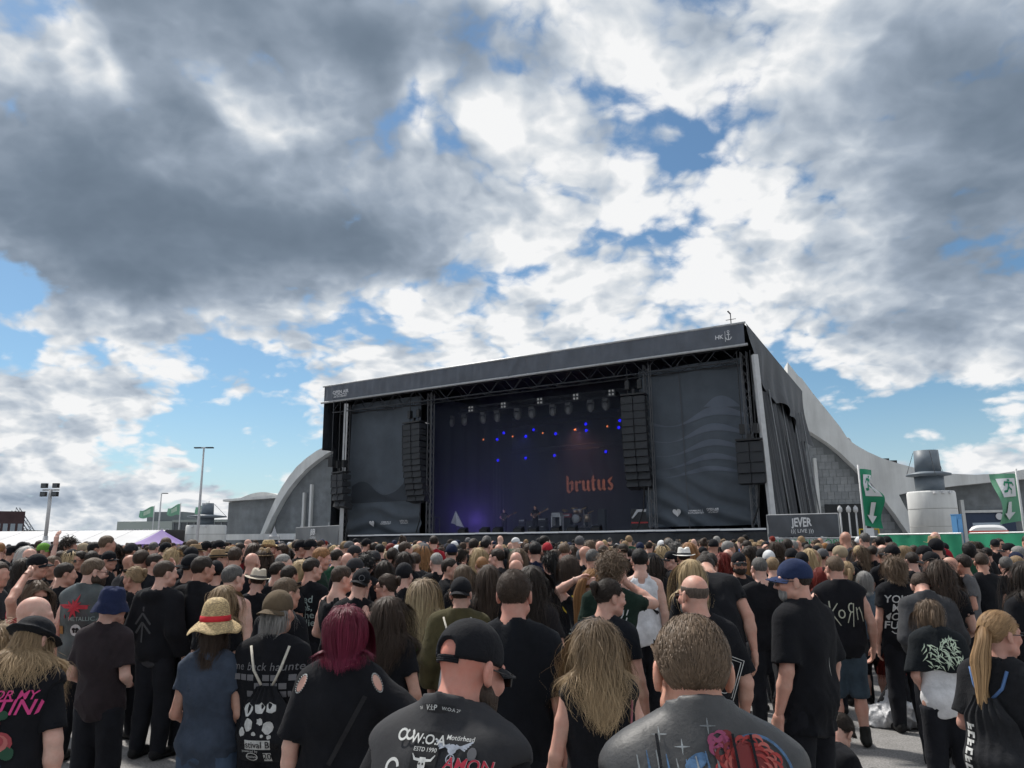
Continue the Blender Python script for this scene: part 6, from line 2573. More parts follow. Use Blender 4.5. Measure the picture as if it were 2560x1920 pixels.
    if eyes:
        for sx in (-1, 1):
            m = MB().lathe([(.0001, -.0125), (.009, -.009), (.0125, 0), (.009, .009), (.0001, .0125)], 10)
            o = link_mesh('eye', [tuple(rig.H((x + sx * .032, y + .0885, z - .007))) for x, y, z in m.v], m.f, mat('eye_white', (.5, .48, .46), .3), root, True)
            link_mesh('iris', [tuple(rig.H((x * .5 + sx * .032, .0985 + abs(y) * 0, z * .5 - .007))) for x, y, z in m.v], m.f, mat('iris', (.03, .025, .02), .2), root, True)
    FIG[ident or label] = dict(root=root, rig=rig, tree=tree, s=s, yaw=yaw, loc=loc, garment=garment)
    return FIG[ident or label]


def P2(fig):
    """world matrix of a figure, for things it carries"""
    return fig['root'].location.copy(), fig['root'].rotation_euler.copy(), fig['root'].scale.copy()


def carry(o, fig):
    o.location, o.rotation_euler, o.scale = P2(fig)
    return o


WH = mat('shirt_print_white', (.52, .53, .52), .85, noise=(45, .22))
GRYP = mat('shirt_print_grey', (.14, .14, .15), .8)
TEALP = mat('shirt_print_teal', (.24, .30, .29), .8)

# ---- the nearest figures, left to right -------------------------------------------------
denim_blk = cloth((.0095, .0100, .013), .9, name='denim')
f = figure(92, 1543, 3.35, 'person with long wavy blond hair, black brimmed cap and black vest with skull print', -12, lean=13, hair=('wavy', 'dblond'), hat='flat', fat=.6, top=('tee', BLK), over=('vest', denim_blk, dict(ease=.03, shoulders=.01)),
           topt=dict(sleeve=.85), hopt=dict(length=.44, wave=.022, n=3600, clump=200, wid=.0026), head=(25, 12, 0), sk=3, ident='bfmv')
PK = mat('print_pink', (.55, .05, .20), .8)
for txt, z, sz in (('BULLET FOR MY', 1.325, .062), ('VALENTINE', 1.265, .105)):
    decal('back_lettering', text2d(txt, sz, .012, .25), f, PK, f['root'], -.05, z)
petal = mat('print_rose', (.30, .05, .06), .8)
ORG = mat('print_orange', (.42, .17, .03), .8)
GRN = mat('print_dark_green', (.02, .07, .04), .8)
BLU = mat('print_blue', (.10, .17, .33), .8)
BKP = mat('print_black', (.012, .011, .012), .8)
rr = random.Random(8)
for x, z, r, mm in ((.05, 1.180, .05, petal), (.10, 1.100, .055, petal), (-.14, 1.170, .05, petal), (.03, 1.220, .03, ORG), (.09, 1.230, .022, GRN), (.14, 1.050, .03, GRN), (-.17, 1.080, .04, GRN), (.09, 0.980, .045, BLU), (-.13, 1.000, .045, BLU)):
    for k in range(4):
        d = disc2d(rr.uniform(-.012, .012), rr.uniform(-.012, .012), r * (1 - .22 * k), 12, r * (1 - .25 * k))
        decal('back_print', d, f, mm if k % 2 == 0 else mat('print_rose_pale', (.42, .13, .12), .8) if mm is petal else mm, f['root'], x - .05, z, .005 + .0012 * k)
decal('back_print', disc2d(0, 0, .072, 18, .085), f, ORG, f['root'], -.05, 1.100, .010)
decal('back_print', disc2d(0, 0, .045, 14, .05), f, ORG, f['root'], -.05, 1.020, .0105)
for x, z, r in ((-.028, 1.085, .019), (.028, 1.085, .019), (0, 1.050, .009)):
    decal('back_print', disc2d(0, 0, r, 12, r * 1.1), f, BKP, f['root'], -.05 + x, z, .012)
for k in range(5):
    decal('back_print', stroke2d([[(0, -.015), (0, .015)]], .003), f, BKP, f['root'], -.07 + .011 * k, 1.005, .012)

figure(6, 1556, 3.5, 'person with frizzy blond hair at the left edge beside a bald head', 10, fem=.6, hair=('curly', 'dblond'), top=('tee', BLK), hopt=dict(length=.3, n=900))
figure(92, 1492, 3.9, 'bald man just behind the black brimmed cap, head turned right', 20, fat=.3, hair=('bald', 'brown'), head=(35, 8, 0), top=('tee', BLK), sk=3)
figure(286, 1468, 4.75, 'person in navy bucket hat and dark brown T-shirt', 3, hair=('short', 'lbrown'), hat='bucket', top=('tee', (.030, .023, .026)), head=(25, 0, 6), sk=3, fat=-.15, arms=('front', 'front'), topt=dict(sleeve=.75, ease=.02))
figure(543, 1492, 3.85, 'person in straw hat with red band and faded blue T-shirt', -4, fem=1, hair=('wavy', 'brown'), hat='straw', top=('tee', (.052, .068, .098)), head=(-12, 0, 0), legs=('trousers', (.06, .09, .14)), hopt=dict(length=.27, wave=.014), arms=('front', 'front'), topt=dict(ease=.016, sleeve=.5), sk=0, fat=-.15)
f = figure(239, 1393, 6.2, 'bearded man in greenish leather vest with red starburst patch', 2, fat=.25, hair=('short', 'lbrown'), head=(42, 4, 0), beard=('brown', .02), specs='dark', top=('tank', BLK), over=('vest', leather((.045, .058, .060)), dict(ease=.03, shoulders=.01)), sk=3)
RD = mat('patch_red', (.42, .03, .045), .7)
decal('back_patch', stroke2d([[(-.19, 0), (-.1, .004), (0, 0), (.1, -.004), (.19, .0)]], .035), f, RD, f['root'], -.0, 1.33)
star = []
for k in range(20):
    a = 2 * PI * k / 20
    r = (.095 if k % 2 == 0 else .042) * (1 + .3 * math.sin(k * 5.1))
    star.append((r * math.cos(a), r * math.sin(a)))
decal('back_patch', (star + [(0, 0)], [(k, (k + 1) % 20, 20) for k in range(20)]), f, RD, f['root'], 0, 1.325, .006)
decal('back_patch', disc2d(0, 0, .05, 16), f, WH, f['root'], .03, 1.13)
decal('back_patch', merge2d(disc2d(-.016, .008, .017, 8, .014), disc2d(.016, .008, .017, 8, .014), disc2d(-.012, -.014, .011, 8), disc2d(.012, -.014, .011, 8)), f, BKP, f['root'], .03, 1.13, .008)
decal('back_patch', disc2d(0, 0, .05, 16), f, BKP, f['root'], .145, 1.13)
decal('back_patch', grid2d(.10, .07, 3, 3), f, mat('patch_orange', (.25, .12, .03), .8), f['root'], -.15, 1.13)
decal('back_patch', stroke2d([[(-.06, -.025), (.05, .02)]], .03), f, RD, f['root'], -.13, 1.23)
decal('back_lettering', text2d('METALLICA', .05, .01), f, TEALP, f['root'], .085, 1.225)
f = figure(95, 1449, 5.6, 'woman in round pink sunglasses with one hand on her head', 95, fem=1, fat=.35, hair=('long', 'lbrown'), head=(25, 8, -4), arms=('head', 'hang'), specs='dark', top=('tee', (.40, .03, .06)), hopt=dict(length=.30), sk=0, topt=dict(sleeve=.5), H=1.66)
f = figure(416, 1400, 6.3, 'man in black hooded vest with grey printed sleeves', 10, hair=('crop', 'brown'), head=(30, 0, 0), top=('long', (.045, .045, .05)), over=('hoodie', BLK, dict(kind=None) if False else dict(ease=.024, hem=.84)), arms=('loose', 'front'), sk=3)
decal('back_print', stroke2d([[(0, -.16), (0, .16)], [(0, .02), (-.09, -.08)], [(0, .10), (-.09, 0)], [(0, .02), (.09, -.08)], [(0, .10), (.09, .0)]], .02), f, mat('print_dim', (.055, .058, .062), .8), f['root'], -.06, 1.18)
figure(338, 1414, 6.8, 'blond woman with sunglasses pushed up, smiling in profile to the left', -78, fem=1, hair=('bun', 'dblond'), head=(-5, 0, 0), specs='darkup', top=('tee', BLK), eyes=True, arms=('front', 'front'), sk=2)
figure(510, 1388, 6.4, 'dark-haired man in plain black shirt jacket behind the straw hat', 8, fat=.3, hair=('short', 'dark'), head=(28, 0, 0), top=('jacket', BLK), sk=2)
figure(585, 1410, 6.0, 'man with swept-back grey hair behind the straw hat', 6, hair=('short', 'dgrey'), head=(22, 0, 0), top=('tank', BLK), sk=3, fat=.2)
figure(646, 1420, 7.0, 'man in cream fedora with taupe band and black T-shirt', -6, hair=('crop', 'brown'), hat='fedora', head=(-8, 0, 8), top=('tee', BLK), sk=3)
figure(562, 1460, 5.1, 'person with long light brown waves directly behind the straw hat', 4, fem=1, hair=('wavy', 'dblond'), head=(15, 0, 0), top=('tee', BLK), hopt=dict(length=.42, wave=.02))
f = figure(699, 1477, 3.85, 'grey-haired man in brown cap and black T-shirt reading came back haunted', 5, hair=('wavy', 'grey'), hat='capback', hatcol=(.105, .078, .050), head=(8, 0, 0), top=('tee', BLK), arms=('hang', 'hang'), fat=.12, hopt=dict(length=.15, n=900, wave=.006, vol=.016), sk=2, ident='haunted', topt=dict(ease=.022, sleeve=.72))
decal('back_lettering', text2d('came back haunted', .064, .003, .12, 1.08), f, GRYP, f['root'], -.0, 1.335)
for (r, cs) in ((0, (0, 1, 2, 4, 5, 7)), (1, (3, 4, 5, 6)), (2, (2, 6, 7))):
    for c in cs:
        decal('back_print', grid2d(.042, .034, 2, 2), f, GRYP, f['root'], -.175 + .05 * c, 1.275 - .046 * r)
f = figure(868, 1515, 3.15, 'woman with dark red bob and black cold-shoulder top, hand on hip', -6, fem=1, fat=.55, hair=('bob', 'wine'), head=(6, 4, 0), top=('tee', BLK), arms=('hip', 'hang'), hopt=dict(length=.225, n=4200, vol=.020, wid=.0032, clump=60, jit=.05), sk=3, ident='wine', topt=dict(neck=.095, sleeve=.92, ease=.03, hem=.72))
strap = stroke2d([[(.10, .10), (.02, -.05), (-.06, -.20)]], .022)
decal('bag_strap', strap, f, cloth((.02, .02, .022), .7), f['root'], .03, 1.25, .006)
for sx in (-1, 1):
    decal('shoulder_opening', shift2d(disc2d(0, 0, .016, 12, .042), 0, 0, 1, sx * .5), f, skin(SK[3]), f['root'], sx * .185, 1.405, .004)
    ring = shift2d(([(q[0], q[1]) for q in arc(0, 0, .019, 0, 360, 22, .046)], []), 0, 0, 1, sx * .5)[0]
    decal('bead_trim', merge2d(*[disc2d(x, z, .0028, 6) for x, z in ring]), f, WH, f['root'], sx * .185, 1.405, .007)
figure(976, 1487, 4.25, 'woman with long wavy brown hair and black T-shirt right of the red bob', 14, fem=1, fat=.45, hair=('wavy', 'brown'), head=(18, 0, 0), top=('tee', BLK), hopt=dict(length=.50, wave=.020, n=3000, clump=160), arms=('loose', 'hang'), sk=0)
f = figure(1060, 1444, 5.4, 'woman with long straight hair bleached pale at the ends, green lettered shirt', 2, fem=1, hair=('long', 'bombre'), top=('tee', BLK), hopt=dict(length=.52, n=900, vol=.03, wave=.006), sk=3)
GL = mat('print_bright_green', (.04, .42, .05), .8)
for k in range(7):
    decal('back_print', stroke2d([[(-.16 + .01 * rr.random(), 0), (.16, 0)]], .008), f, GL, f['root'], 0, 1.27 - .035 * k)
    for j in range(5):
        decal('back_print', stroke2d([[(0, -.016), (0, .016)]], .012), f, GL, f['root'], -.15 + .3 * rr.random(), 1.25 - .035 * k)
f = figure(1153, 1444, 5.1, 'man in black cap and olive field jacket with white bag cords', 4, hair=('short', 'dark'), hat='capback', head=(2, 0, 0), top=('jacket', (.075, .065, .032)), arms=('loose', 'loose'), sk=3, ident='olive', topt=dict(ease=.03, hem=.74, amp=.009))
f = figure(857, 1412, 6.2, 'brown-haired man in black tank top hugging a friend in a snapback', 35, fat=.3, hair=('short', 'brown'), head=(20, 5, 0), top=('tank', BLK), arms=('hug', 'front'), sk=3, topt=dict(neck=.085))
f = figure(902, 1423, 6.0, 'friend in black snapback with round badge being hugged', -40, hair=('crop', 'dark'), hat='capback', head=(35, 0, 14), top=('tee', BLK), sk=3)
m = MB()
badge = arc(0, 0, .026, 0, 360, 20)
o = link_mesh('cap_badge', [tuple(f['rig'].H((x + .02, -.128 + .9 * x * x, z + .055))) for x, z in stroke2d([badge], .006)[0]], stroke2d([badge], .006)[1], GRYP, f['root'])
figure(967, 1433, 6.1, 'woman in sunglasses smoking, seen in profile to the left', -80, fem=1, fat=.2, hair=('bun', 'brown'), head=(0, 0, 0), specs='dark', top=('tank', (.06, .06, .075)), arms=('front', 'drink'), sk=3)
f = figure(718, 1442, 5.0, 'brown-haired man with grey-strapped backpack behind the brown cap', 16, hair=('short', 'lbrown'), head=(24, 0, 0), fat=.2, top=('tee', BLK), ident='packman')
f = figure(782, 1393, 7.2, 'man with cropped dark hair and black T-shirt with grey gothic text', 10, hair=('crop', 'dark'), head=(35, 0, 0), top=('tee', BLK), sk=1, fat=.2)
for txt, z in (('ened', 1.32), ('eyes,', 1.24), ('in the', 1.16), ('me lie', 1.08)):
    decal('back_lettering', text2d(txt, .10, .01), f, TEALP, f['root'], .02, z)
decal('back_print', stroke2d([arc(0, 0, .05, 0, 360, 16)], .01), f, TEALP, f['root'], .02, 1.25)
figure(806, 1367, 8.0, 'ginger-blond man looking down to the right beside the gothic shirt', 75, hair=('short', 'ginger'), head=(10, 12, 0), top=('tee', (.018, .04, .03)), sk=(.55, .325, .255), eyes=True)
f = figure(1012, 1408, 7.0, 'man in black beanie and black T-shirt reading ROCK AM RING', 4, hair=('buzz', 'dark'), hat='beanie', head=(14, 0, 0), top=('tee', BLK), sk=3, fat=.2)
decal('back_lettering', text2d('ROCK', .10, .02), f, WH, f['root'], -.12, 1.30)
decal('back_lettering', text2d('AM', .06, .01), f, WH, f['root'], .005, 1.29)
decal('back_lettering', text2d('RING', .12, .02), f, WH, f['root'], .115, 1.30)

# ---- centre -------------------------------------------------------------
vest1 = mat('black_vest_cloth', (.024, .025, .029), .85, noise=(12, .15), bump=(50, .5, .003))
f = figure(1178, 1558, 2.05, 'man in black strap-back cap and patched black vest, neck sunburnt', 22, fat=.30, hair=('buzz', 'lbrown'), hat='capopen', head=(20, 4, 0), specs='dark', beard=('brown', -.012), top=('tee', BLK), lean=15, sink=.018, over=('vest', vest1, dict(ease=.024, shoulders=.012, neck=.076)), sk=(.54, .27, .21), burn=1.0, q=(.0065, .014, .03), ident='woa', arms=('hang', 'loose'))
RDP = mat('patch_red_text', (.50, .04, .07), .8)
decal('back_patch', grid2d(.075, .115, 4, 6), f, mat('patch_field', (.013, .014, .016), .9), f['root'], .0, 1.380, .004)
decal('patch_lettering', text2d('W:O:A', .034, .014), f, WH, f['root'], .0, 1.418, .007)
decal('patch_lettering', text2d('ESTD 1990', .0145, .006), f, WH, f['root'], .0, 1.394, .007)
skull = merge2d(([(-.014, .03), (.014, .03), (.017, .0), (.010, -.03), (.006, -.055), (-.006, -.055), (-.010, -.03), (-.017, 0)], [tuple(range(8))]),
                stroke2d([[(-.012, .02, .010), (-.036, .022, .009), (-.048, .040, .003)], [(.012, .02, .010), (.036, .022, .009), (.048, .040, .003)]], .008))
decal('patch_skull', shift2d(skull, 0, 0, .68), f, WH, f['root'], .0, 1.356, .007)
for sx in (-1, 1):
    decal('patch_skull', disc2d(0, 0, .003, 8), f, BKP, f['root'], sx * .0055, 1.361, .009)
PBL = mat('patch_pale_blue', (.36, .39, .45), .85, noise=(60, .25))
wing = merge2d(*[stroke2d([[(sx * .012, .004 * k), (sx * (.075 - .006 * k), .030 - .008 * k)]], .006) for sx in (-1, 1) for k in range(5)], disc2d(0, .0, .018, 12), stroke2d([arc(0, -.034, .016, 0, 360, 14)], .004),
               *[stroke2d([[(0, -.034), (.012 * math.cos(PI / 2 + k * 2.094), -.034 + .012 * math.sin(PI / 2 + k * 2.094))]], .004) for k in range(3)])
decal('back_patch', shift2d(wing, 0, 0, .68), f, PBL, f['root'], .072, 1.402, .006)
decal('patch_lettering', text2d('Motörhead', .0165, .006), f, WH, f['root'], .088, 1.428, .006)
for txt, x, z in (('AMON', .118, 1.368), ('AMARTH', .108, 1.338)):
    decal('patch_lettering', text2d(txt, .040, .022, .2), f, WH, f['root'], x, z, .005)
    decal('patch_lettering', text2d(txt, .040, .008, .2), f, RDP, f['root'], x, z, .007)
decal('back_patch', merge2d(disc2d(0, 0, .012, 10, .015), stroke2d([[(-.013, -.013), (.013, -.013)]], .005)), f, GRYP, f['root'], .125, 1.396, .006)
decal('back_patch', merge2d(stroke2d([arc(-.008, 0, .013, 20, 340, 12)], .006), stroke2d([arc(.016, .002, .012, 120, 420, 12)], .006)), f, WH, f['root'], -.075, 1.425, .006)
decal('back_patch', merge2d(stroke2d([arc(0, 0, .020, 10, 210, 10)], .008), stroke2d([[(-.02, -.008), (.016, -.02)]], .007)), f, WH, f['root'], -.090, 1.345, .006)
decal('patch_lettering', text2d('STEEL', .022, .006), f, PK, f['root'], -.085, 1.318, .006)
# lanyard around the collar
rig = f['rig']
m = MB()
lan = [rig.U((.085 * math.sin(a), -.034 - .088 * math.cos(a), 1.485 + .012 * math.cos(a) - .05 * max(0, abs(a) - 1.2))) for a in np.linspace(-2.1, 2.1, 22)]
vs, fs = [], []
for i, p in enumerate(lan):
    vs += [tuple(p + np.array([0, 0, .011])), tuple(p + np.array([.0, -.006, -.011]))]
fs = [(2 * i, 2 * i + 1, 2 * i + 3, 2 * i + 2) for i in range(len(lan) - 1)]
lo_ = link_mesh('lanyard', vs, fs, cloth((.018, .018, .02), .7), f['root'])
for txt, a, sz in (('V:I:P', -.15, .020), ('W:O:A 28', .5, .012), ('W:O:A', -.75, .012), ('W:O:A', 1.1, .012)):
    tv, tf = text2d(txt, sz, .004)
    V = []
    for x, z in tv:
        aa = a + x / .088
        V.append(tuple(rig.U((.089 * math.sin(aa), -.034 - .094 * math.cos(aa), 1.485 + z + .012 * math.cos(aa) - .05 * max(0, abs(aa) - 1.2)))))
    link_mesh('lanyard_lettering', V, tf, WH, f['root'])

figure(1286, 1421, 3.4, 'tall man with cropped brown hair, black T-shirt and tattooed arm, seen from behind', 6, fat=.22, hair=('short', 'brown'), hopt=dict(fade=1, length=.022), head=(6, 0, 0), top=('tee', (0.0079, 0.0094, 0.0130)), sk=(.52, .28, .22), burn=.5, arms=('hang', 'front'), topt=dict(ease=.022, sleeve=.80), ident='tall')
f = figure(1489, 1541, 3.05, 'woman with long wavy hair fading to blond and sleeveless black top', -4, fem=1, fat=.05, hair=('wavy', 'ombre'), head=(4, 4, 0), top=('vest', BLK), hopt=dict(length=.47, wave=.024, n=4200, clump=220, vol=.016, wid=.0026), arms=('loose', 'loose'), sk=(.55, .325, .255), ident='ombre', topt=dict(shoulders=-.005, neck=.08))
figure(1523, 1444, 4.35, 'man with undercut and dark hair bun, profile to the right', 30, fat=.35, hair=('bun', 'dark'), hopt=dict(n=500), head=(38, 4, 0), top=('tee', (0.0101, 0.0122, 0.0166)), sk=1, eyes=True)
f = figure(1530, 1377, 5.3, 'man in dark green T-shirt with horn print, hand raised to his mouth', 10, hair=('curlyshort', 'lbrown'), head=(22, 0, 0), top=('tee', (.012, .026, .019)), arms=('drink', 'hang'), sk=1, fat=.1, ident='horn')
decal('back_print', stroke2d([arc(-.03, .05, .09, 250, 350, 12), [(.055, .05), (.07, .09)], [(.03, .05), (.035, .09)], arc(-.03, .07, .06, 260, 345, 10)], .008), f, WH, f['root'], .06, 1.25)
for txt, z, sz in (('DEA', 1.10, .05),):
    decal('back_lettering', text2d(txt, sz, .006), f, TEALP, f['root'], .06, z)
decal('back_print', merge2d(*[shift2d(grid2d(.009, .014, 1, 1), -.06 + .0125 * (q % 10), 1.065 - 1.15 - .03 * (q // 10)) for q in range(30) if q % 4 != 3]), f, TEALP, f['root'], .06, 1.15)
decal('back_print', merge2d(*[stroke2d([[(0, 0), (.05 * math.cos(k), .03 * math.sin(k * 1.7))]], .006) for k in range(10)]), f, TEALP, f['root'], .06, 1.15)
f = figure(1598, 1369, 7.0, 'dark-haired man in white tank top with black cross-body strap', 6, hair=('short', 'black'), head=(-4, 0, 0), top=('tank', (.74, .75, .78)), sk=3, ident='tank')
decal('bag_strap', stroke2d([[(-.12, .14), (.0, .0), (.15, -.18)]], .03), f, cloth(BLK, .7), f['root'], -.0, 1.30, .008)
figure(1482, 1421, 5.7, 'balding man with ginger ponytail, hand on the back of his head', 38, hair=('pony', 'ginger'), head=(22, 8, 0), specs='dark', top=('tee', BLK), arms=('hang', 'headback'), sk=3, hopt=dict(tail=[(-.02, -.15, .03), (-.05, -.16, -.10), (-.08, -.15, -.27), (-.07, -.14, -.42)], tailr=.05))
figure(1222, 1408, 5.7, 'person with very long straight dark brown hair left of the tall man', 4, fem=.6, hair=('long', 'brown'), top=('tee', BLK), hopt=dict(length=.55))
figure(1330, 1410, 4.9, 'person with long dark wavy hair half hidden by the tall man', 10, fem=.5, hair=('wavy', 'dark'), head=(10, 0, 0), top=('tee', (.020, .018, .020)), hopt=dict(length=.55, wave=.016, n=700), arms=('loose', 'hang'), sk=0)
f = figure(1422, 1386, 6.6, 'woman with half-tied brown hair and yellow print on black T-shirt', 0, fem=1, hair=('bob', 'brown'), hopt=dict(length=.24, wave=.012), top=('tee', BLK), sk=0, ident='yellowprint')
YL = mat('print_yellow', (.55, .40, .03), .8)
decal('back_print', merge2d(([(-.03, .07), (.02, .06), (.01, .02), (.035, -.01), (0, -.02), (.01, -.06), (-.02, -.03), (-.035, .02)], [tuple(range(8))]), ([(.06, .11), (.10, .10), (.09, .07), (.065, .08)], [(0, 1, 2, 3)])), f, YL, f['root'], -.05, 1.27)
for k in range(4):
    decal('back_print', merge2d(*[shift2d(grid2d(.009, .014, 1, 1), -.06 + .0125 * q, 0) for q in range(10) if (q + k) % 4]), f, YL if k == 3 else TEALP, f['root'], .04, 1.06 - .035 * k)
figure(1159, 1409, 7.0, 'woman with long light brown hair behind the black cap', 5, fem=1, hair=('long', 'lbrown'), top=('tee', BLK))

# ---- right --------------------------------------------------------------
lv = mat('airbrushed_leather', (.055, .056, .058), .5, spec=.35, noise=(14, .25), bump=(70, .5, .003))
f = figure(1722, 1533, 1.74, 'man with short brown hair and grey leather vest painted with a red rose', 3, fat=0.0, hair=('short', 'lbrown'), hopt=dict(length=.034, n=2200), head=(-4, -10, 0), lean=19, sink=.035, specs='rim', top=('tank', (.04, .04, .045)), over=('vest', lv, dict(ease=.020, shoulders=.0, neck=.078)), sk=(.56, .30, .215), burn=.3, q=(.006, .014, .03), ident='rose')
ROSE = [mat('paint_rose_%s' % n, c, .45) for n, c in (('deep', (.16, .012, .012)), ('mid', (.32, .03, .026)), ('pale', (.42, .10, .08)), ('pink', (.28, .05, .12)))]
rz_ = random.Random(4)
decal('painted_rose', disc2d(0, 0, .058, 20, .050), f, ROSE[0], f['root'], .078, 1.392, .0030)
for k in range(46):
    a, d = k * 2.4, .0078 * math.sqrt(k)
    r = .012 + .006 * rz_.random()
    b0 = math.degrees(a) - 70 + 30 * rz_.random()
    pts = [(d * math.cos(a) * 1.1 + x, d * math.sin(a) * .95 + z, .001 + .0065 * math.sin(PI * i / 8)) for i, (x, z) in enumerate(arc(0, 0, r, b0, b0 + 150, 8))]
    decal('painted_petal', stroke2d([pts], .005), f, ROSE[(1, 2, 1, 0)[k % 4]], f['root'], .078, 1.392, .0034 + .00006 * k)
for k in range(16):
    b0 = 360 * rz_.random()
    pts = [(x, z, .001 + .008 * math.sin(PI * i / 8)) for i, (x, z) in enumerate(arc(0, 0, .009 + .006 * rz_.random(), b0, b0 + 170, 8))]
    decal('painted_petal', stroke2d([pts], .006), f, ROSE[3 if k % 3 else 0], f['root'], .012 + .03 * rz_.random(), 1.425 + .03 * rz_.random(), .0034 + .0001 * k)
PB = mat('paint_blue', (.06, .13, .24), .5, noise=(60, .5))
PS = mat('paint_silver', (.20, .22, .23), .5, noise=(60, .5))
for k in range(9):
    decal('painted_line', stroke2d([[(0, .05, .002), (.006, 0, .006), (.0, -.06, .002)]], .005), f, PB if k % 2 else PS, f['root'], -.15 + .02 * k, 1.365 + .01 * math.sin(k), .004)
decal('painted_line', stroke2d([arc(0, 0, .075, -40, 110, 14, .09)], .006), f, PB, f['root'], .095, 1.365, .005)
for (x, z) in ((-.055, 1.430), (.0, 1.470), (-.10, 1.455)):
    decal('painted_star', merge2d(stroke2d([[(-.016, 0, .001), (0, 0, .004), (.016, 0, .001)], [(0, -.016, .001), (0, 0, .004), (0, .016, .001)]], .004)), f, PS, f['root'], x, z, .005)
for x, z, mm in ((-.03, 1.365, mat('paint_green', (.03, .16, .06), .45)), (-.06, 1.345, ROSE[3]), (-.03, 1.400, PB)):
    decal('painted_leaf', shift2d(disc2d(0, 0, .028, 10, .015), 0, 0, 1, .6), f, mm, f['root'], x, z, .004)
# thin black bag cords over the vest
for x in (.045, .085, -.11):
    decal('bag_cord', stroke2d([[(0, .13), (.004, .05), (.014, -.12)]], .006), f, cloth(BLK, .6), f['root'], x, 1.405, .009)

f = figure(1732, 1438, 4.0, 'bald man with dark-rimmed glasses and cropped hair ring, black T-shirt with tarot print', -8, fat=.3, hair=('bald', 'dgrey'), head=(-16, 2, 0), specs='dark', beard=('grey', -.01, 1), top=('tee', BLK), sk=(.55, .325, .255), ident='tarot', arms=('loose', 'front'), topt=dict(sleeve=.85, ease=.022))
# close-cropped ring of hair below the bald crown
V, Fc = hair_shell(.0028, .007, 0, zcap=.050)
put('hair', V, Fc, hair_mat((.10, .078, .064)), f['root'], f['rig'])
pw_ = stroke2d([[(-.09, -.12), (.09, -.12), (.09, .12), (-.09, .12), (-.09, -.12)], [(-.075, -.105), (.075, -.105), (.075, .105), (-.075, .105), (-.075, -.105)]], .006)
pw2 = merge2d(pw_, stroke2d([arc(0, .045, .045, 0, 360, 18), arc(0, .045, .036, 0, 360, 18), arc(0, -.05, .042, 0, 360, 18)], .004), *[stroke2d([[(-.028, .045 + .012 * k), (.028, .045 + .012 * k)]], .003) for k in range(-2, 3)])
decal('back_print', shift2d(pw2, 0, 0, 1.0, -.35), f, WH, f['root'], .10, 1.17)

f = figure(1980, 1399, 4.25, 'man in navy cap and black T-shirt, profile to the left, jacket over his arm', -35, fat=.35, hair=('short', 'dark'), hat='cap', hatcol=(.020, .032, .082), head=(-38, 2, 0), specs='dark', beard=('grey', -.006, 1), top=('tee', (0.0086, 0.0094, 0.0122)), arms=('hang', 'hang'), sk=(.55, .325, .255), ident='navycap', topt=dict(ease=.03, hem=.72, sleeve=.88, amp=.011))
decal('back_print', stroke2d([[(0, .05, .002), (.01, 0, .006), (.022, -.06, .002)]], .005), f, WH, f['root'], .02, 1.13)
figure(1724, 1395, 5.7, 'woman with long straight blond hair behind the bald man', -8, fem=1, hair=('long', 'blond'), head=(-14, 0, 0), top=('tee', BLK), hopt=dict(length=.5, n=800), sk=0, arms=('hang', 'hang'))
figure(1762, 1404, 6.0, 'broad person bending forward in plain black T-shirt', 8, fat=.6, lean=34, hair=('short', 'dark'), head=(0, 30, 0), top=('tee', (0.0094, 0.0101, 0.0130)), H=1.86)
figure(1896, 1392, 6.9, 'man with shaved head, thin necklace and fitted black T-shirt', -2, hair=('buzz', 'dgrey'), head=(-4, 0, 0), top=('tee', (0.0094, 0.0101, 0.0130)), sk=3, arms=('hang', 'front'), topt=dict(sleeve=.62))
f = figure(1846, 1381, 7.8, 'man in black cap and sunglasses facing the camera in DIMMU BORGIR shirt', 165, hair=('short', 'dark'), hat='cap', head=(18, 0, 0), specs='dark', beard=('dark', -.012), top=('tee', BLK), sk=2, arms=('folded', 'folded'))
decal('front_lettering', text2d('DIMMU BORGIR', .075, .01), f, WH, f['root'], 0, 1.30, .005, 1)
f = figure(2083, 1388, 6.5, 'man in black denim vest reading KORN with jean shorts', 14, fat=.35, hair=('crop', 'lbrown'), head=(-22, 2, 0), specs='rim', top=('tank', BLK), over=('vest', denim_blk, dict(ease=.03, shoulders=.01, hem=.80)), legs=('shorts', (.045, .065, .085)), sk=(.55, .325, .255), arms=('loose', 'hip'), ident='korn', shoe=(.02, .02, .018))
BONE = mat('print_bone', (.46, .47, .38), .8)
korn = stroke2d([[(-.17, .12, .014), (-.155, -.12, .010)], [(-.09, .10, .008), (-.155, .0, .016), (-.07, -.13, .007)], arc(-.055, -.01, .030, 0, 360, 14, .04),
                 [(.07, .10, .010), (.055, -.14, .008)], arc(.045, .055, .028, 60, 300, 10, .045), [(.035, .01, .012), (.0, -.10, .008)],
                 [(.095, .06, .010), (.105, -.07, .008)], [(.10, .03, .009), (.125, .06, .012), (.145, .0, .010), (.165, -.09, .006)]], .013)
decal('back_lettering', shift2d(korn, 0, 0, .9), f, BONE, f['root'], .028, 1.22, .006)
f = figure(2233, 1390, 6.9, 'person with brown curls and black hoodie reading YOU\'RE MINE', 12, fem=.7, fat=.25, hair=('wavy', 'lbrown'), head=(2, 0, 0), top=('tee', BLK), hopt=dict(length=.20, wave=.02, vol=.04), sk=1, ident='mine', topt=dict(ease=.024))
for k, txt in enumerate(("YOU'RE", 'MINE', 'MOTHER', 'FUCKER')):
    decal('back_lettering', text2d(txt, .105, .010, .18), f, WH, f['root'], .0, 1.325 - .088 * k, .006)
decal('back_print', stroke2d([[(-.13, .02), (-.11, 0), (.12, .0)]], .010), f, WH, f['root'], 0, .985, .006)
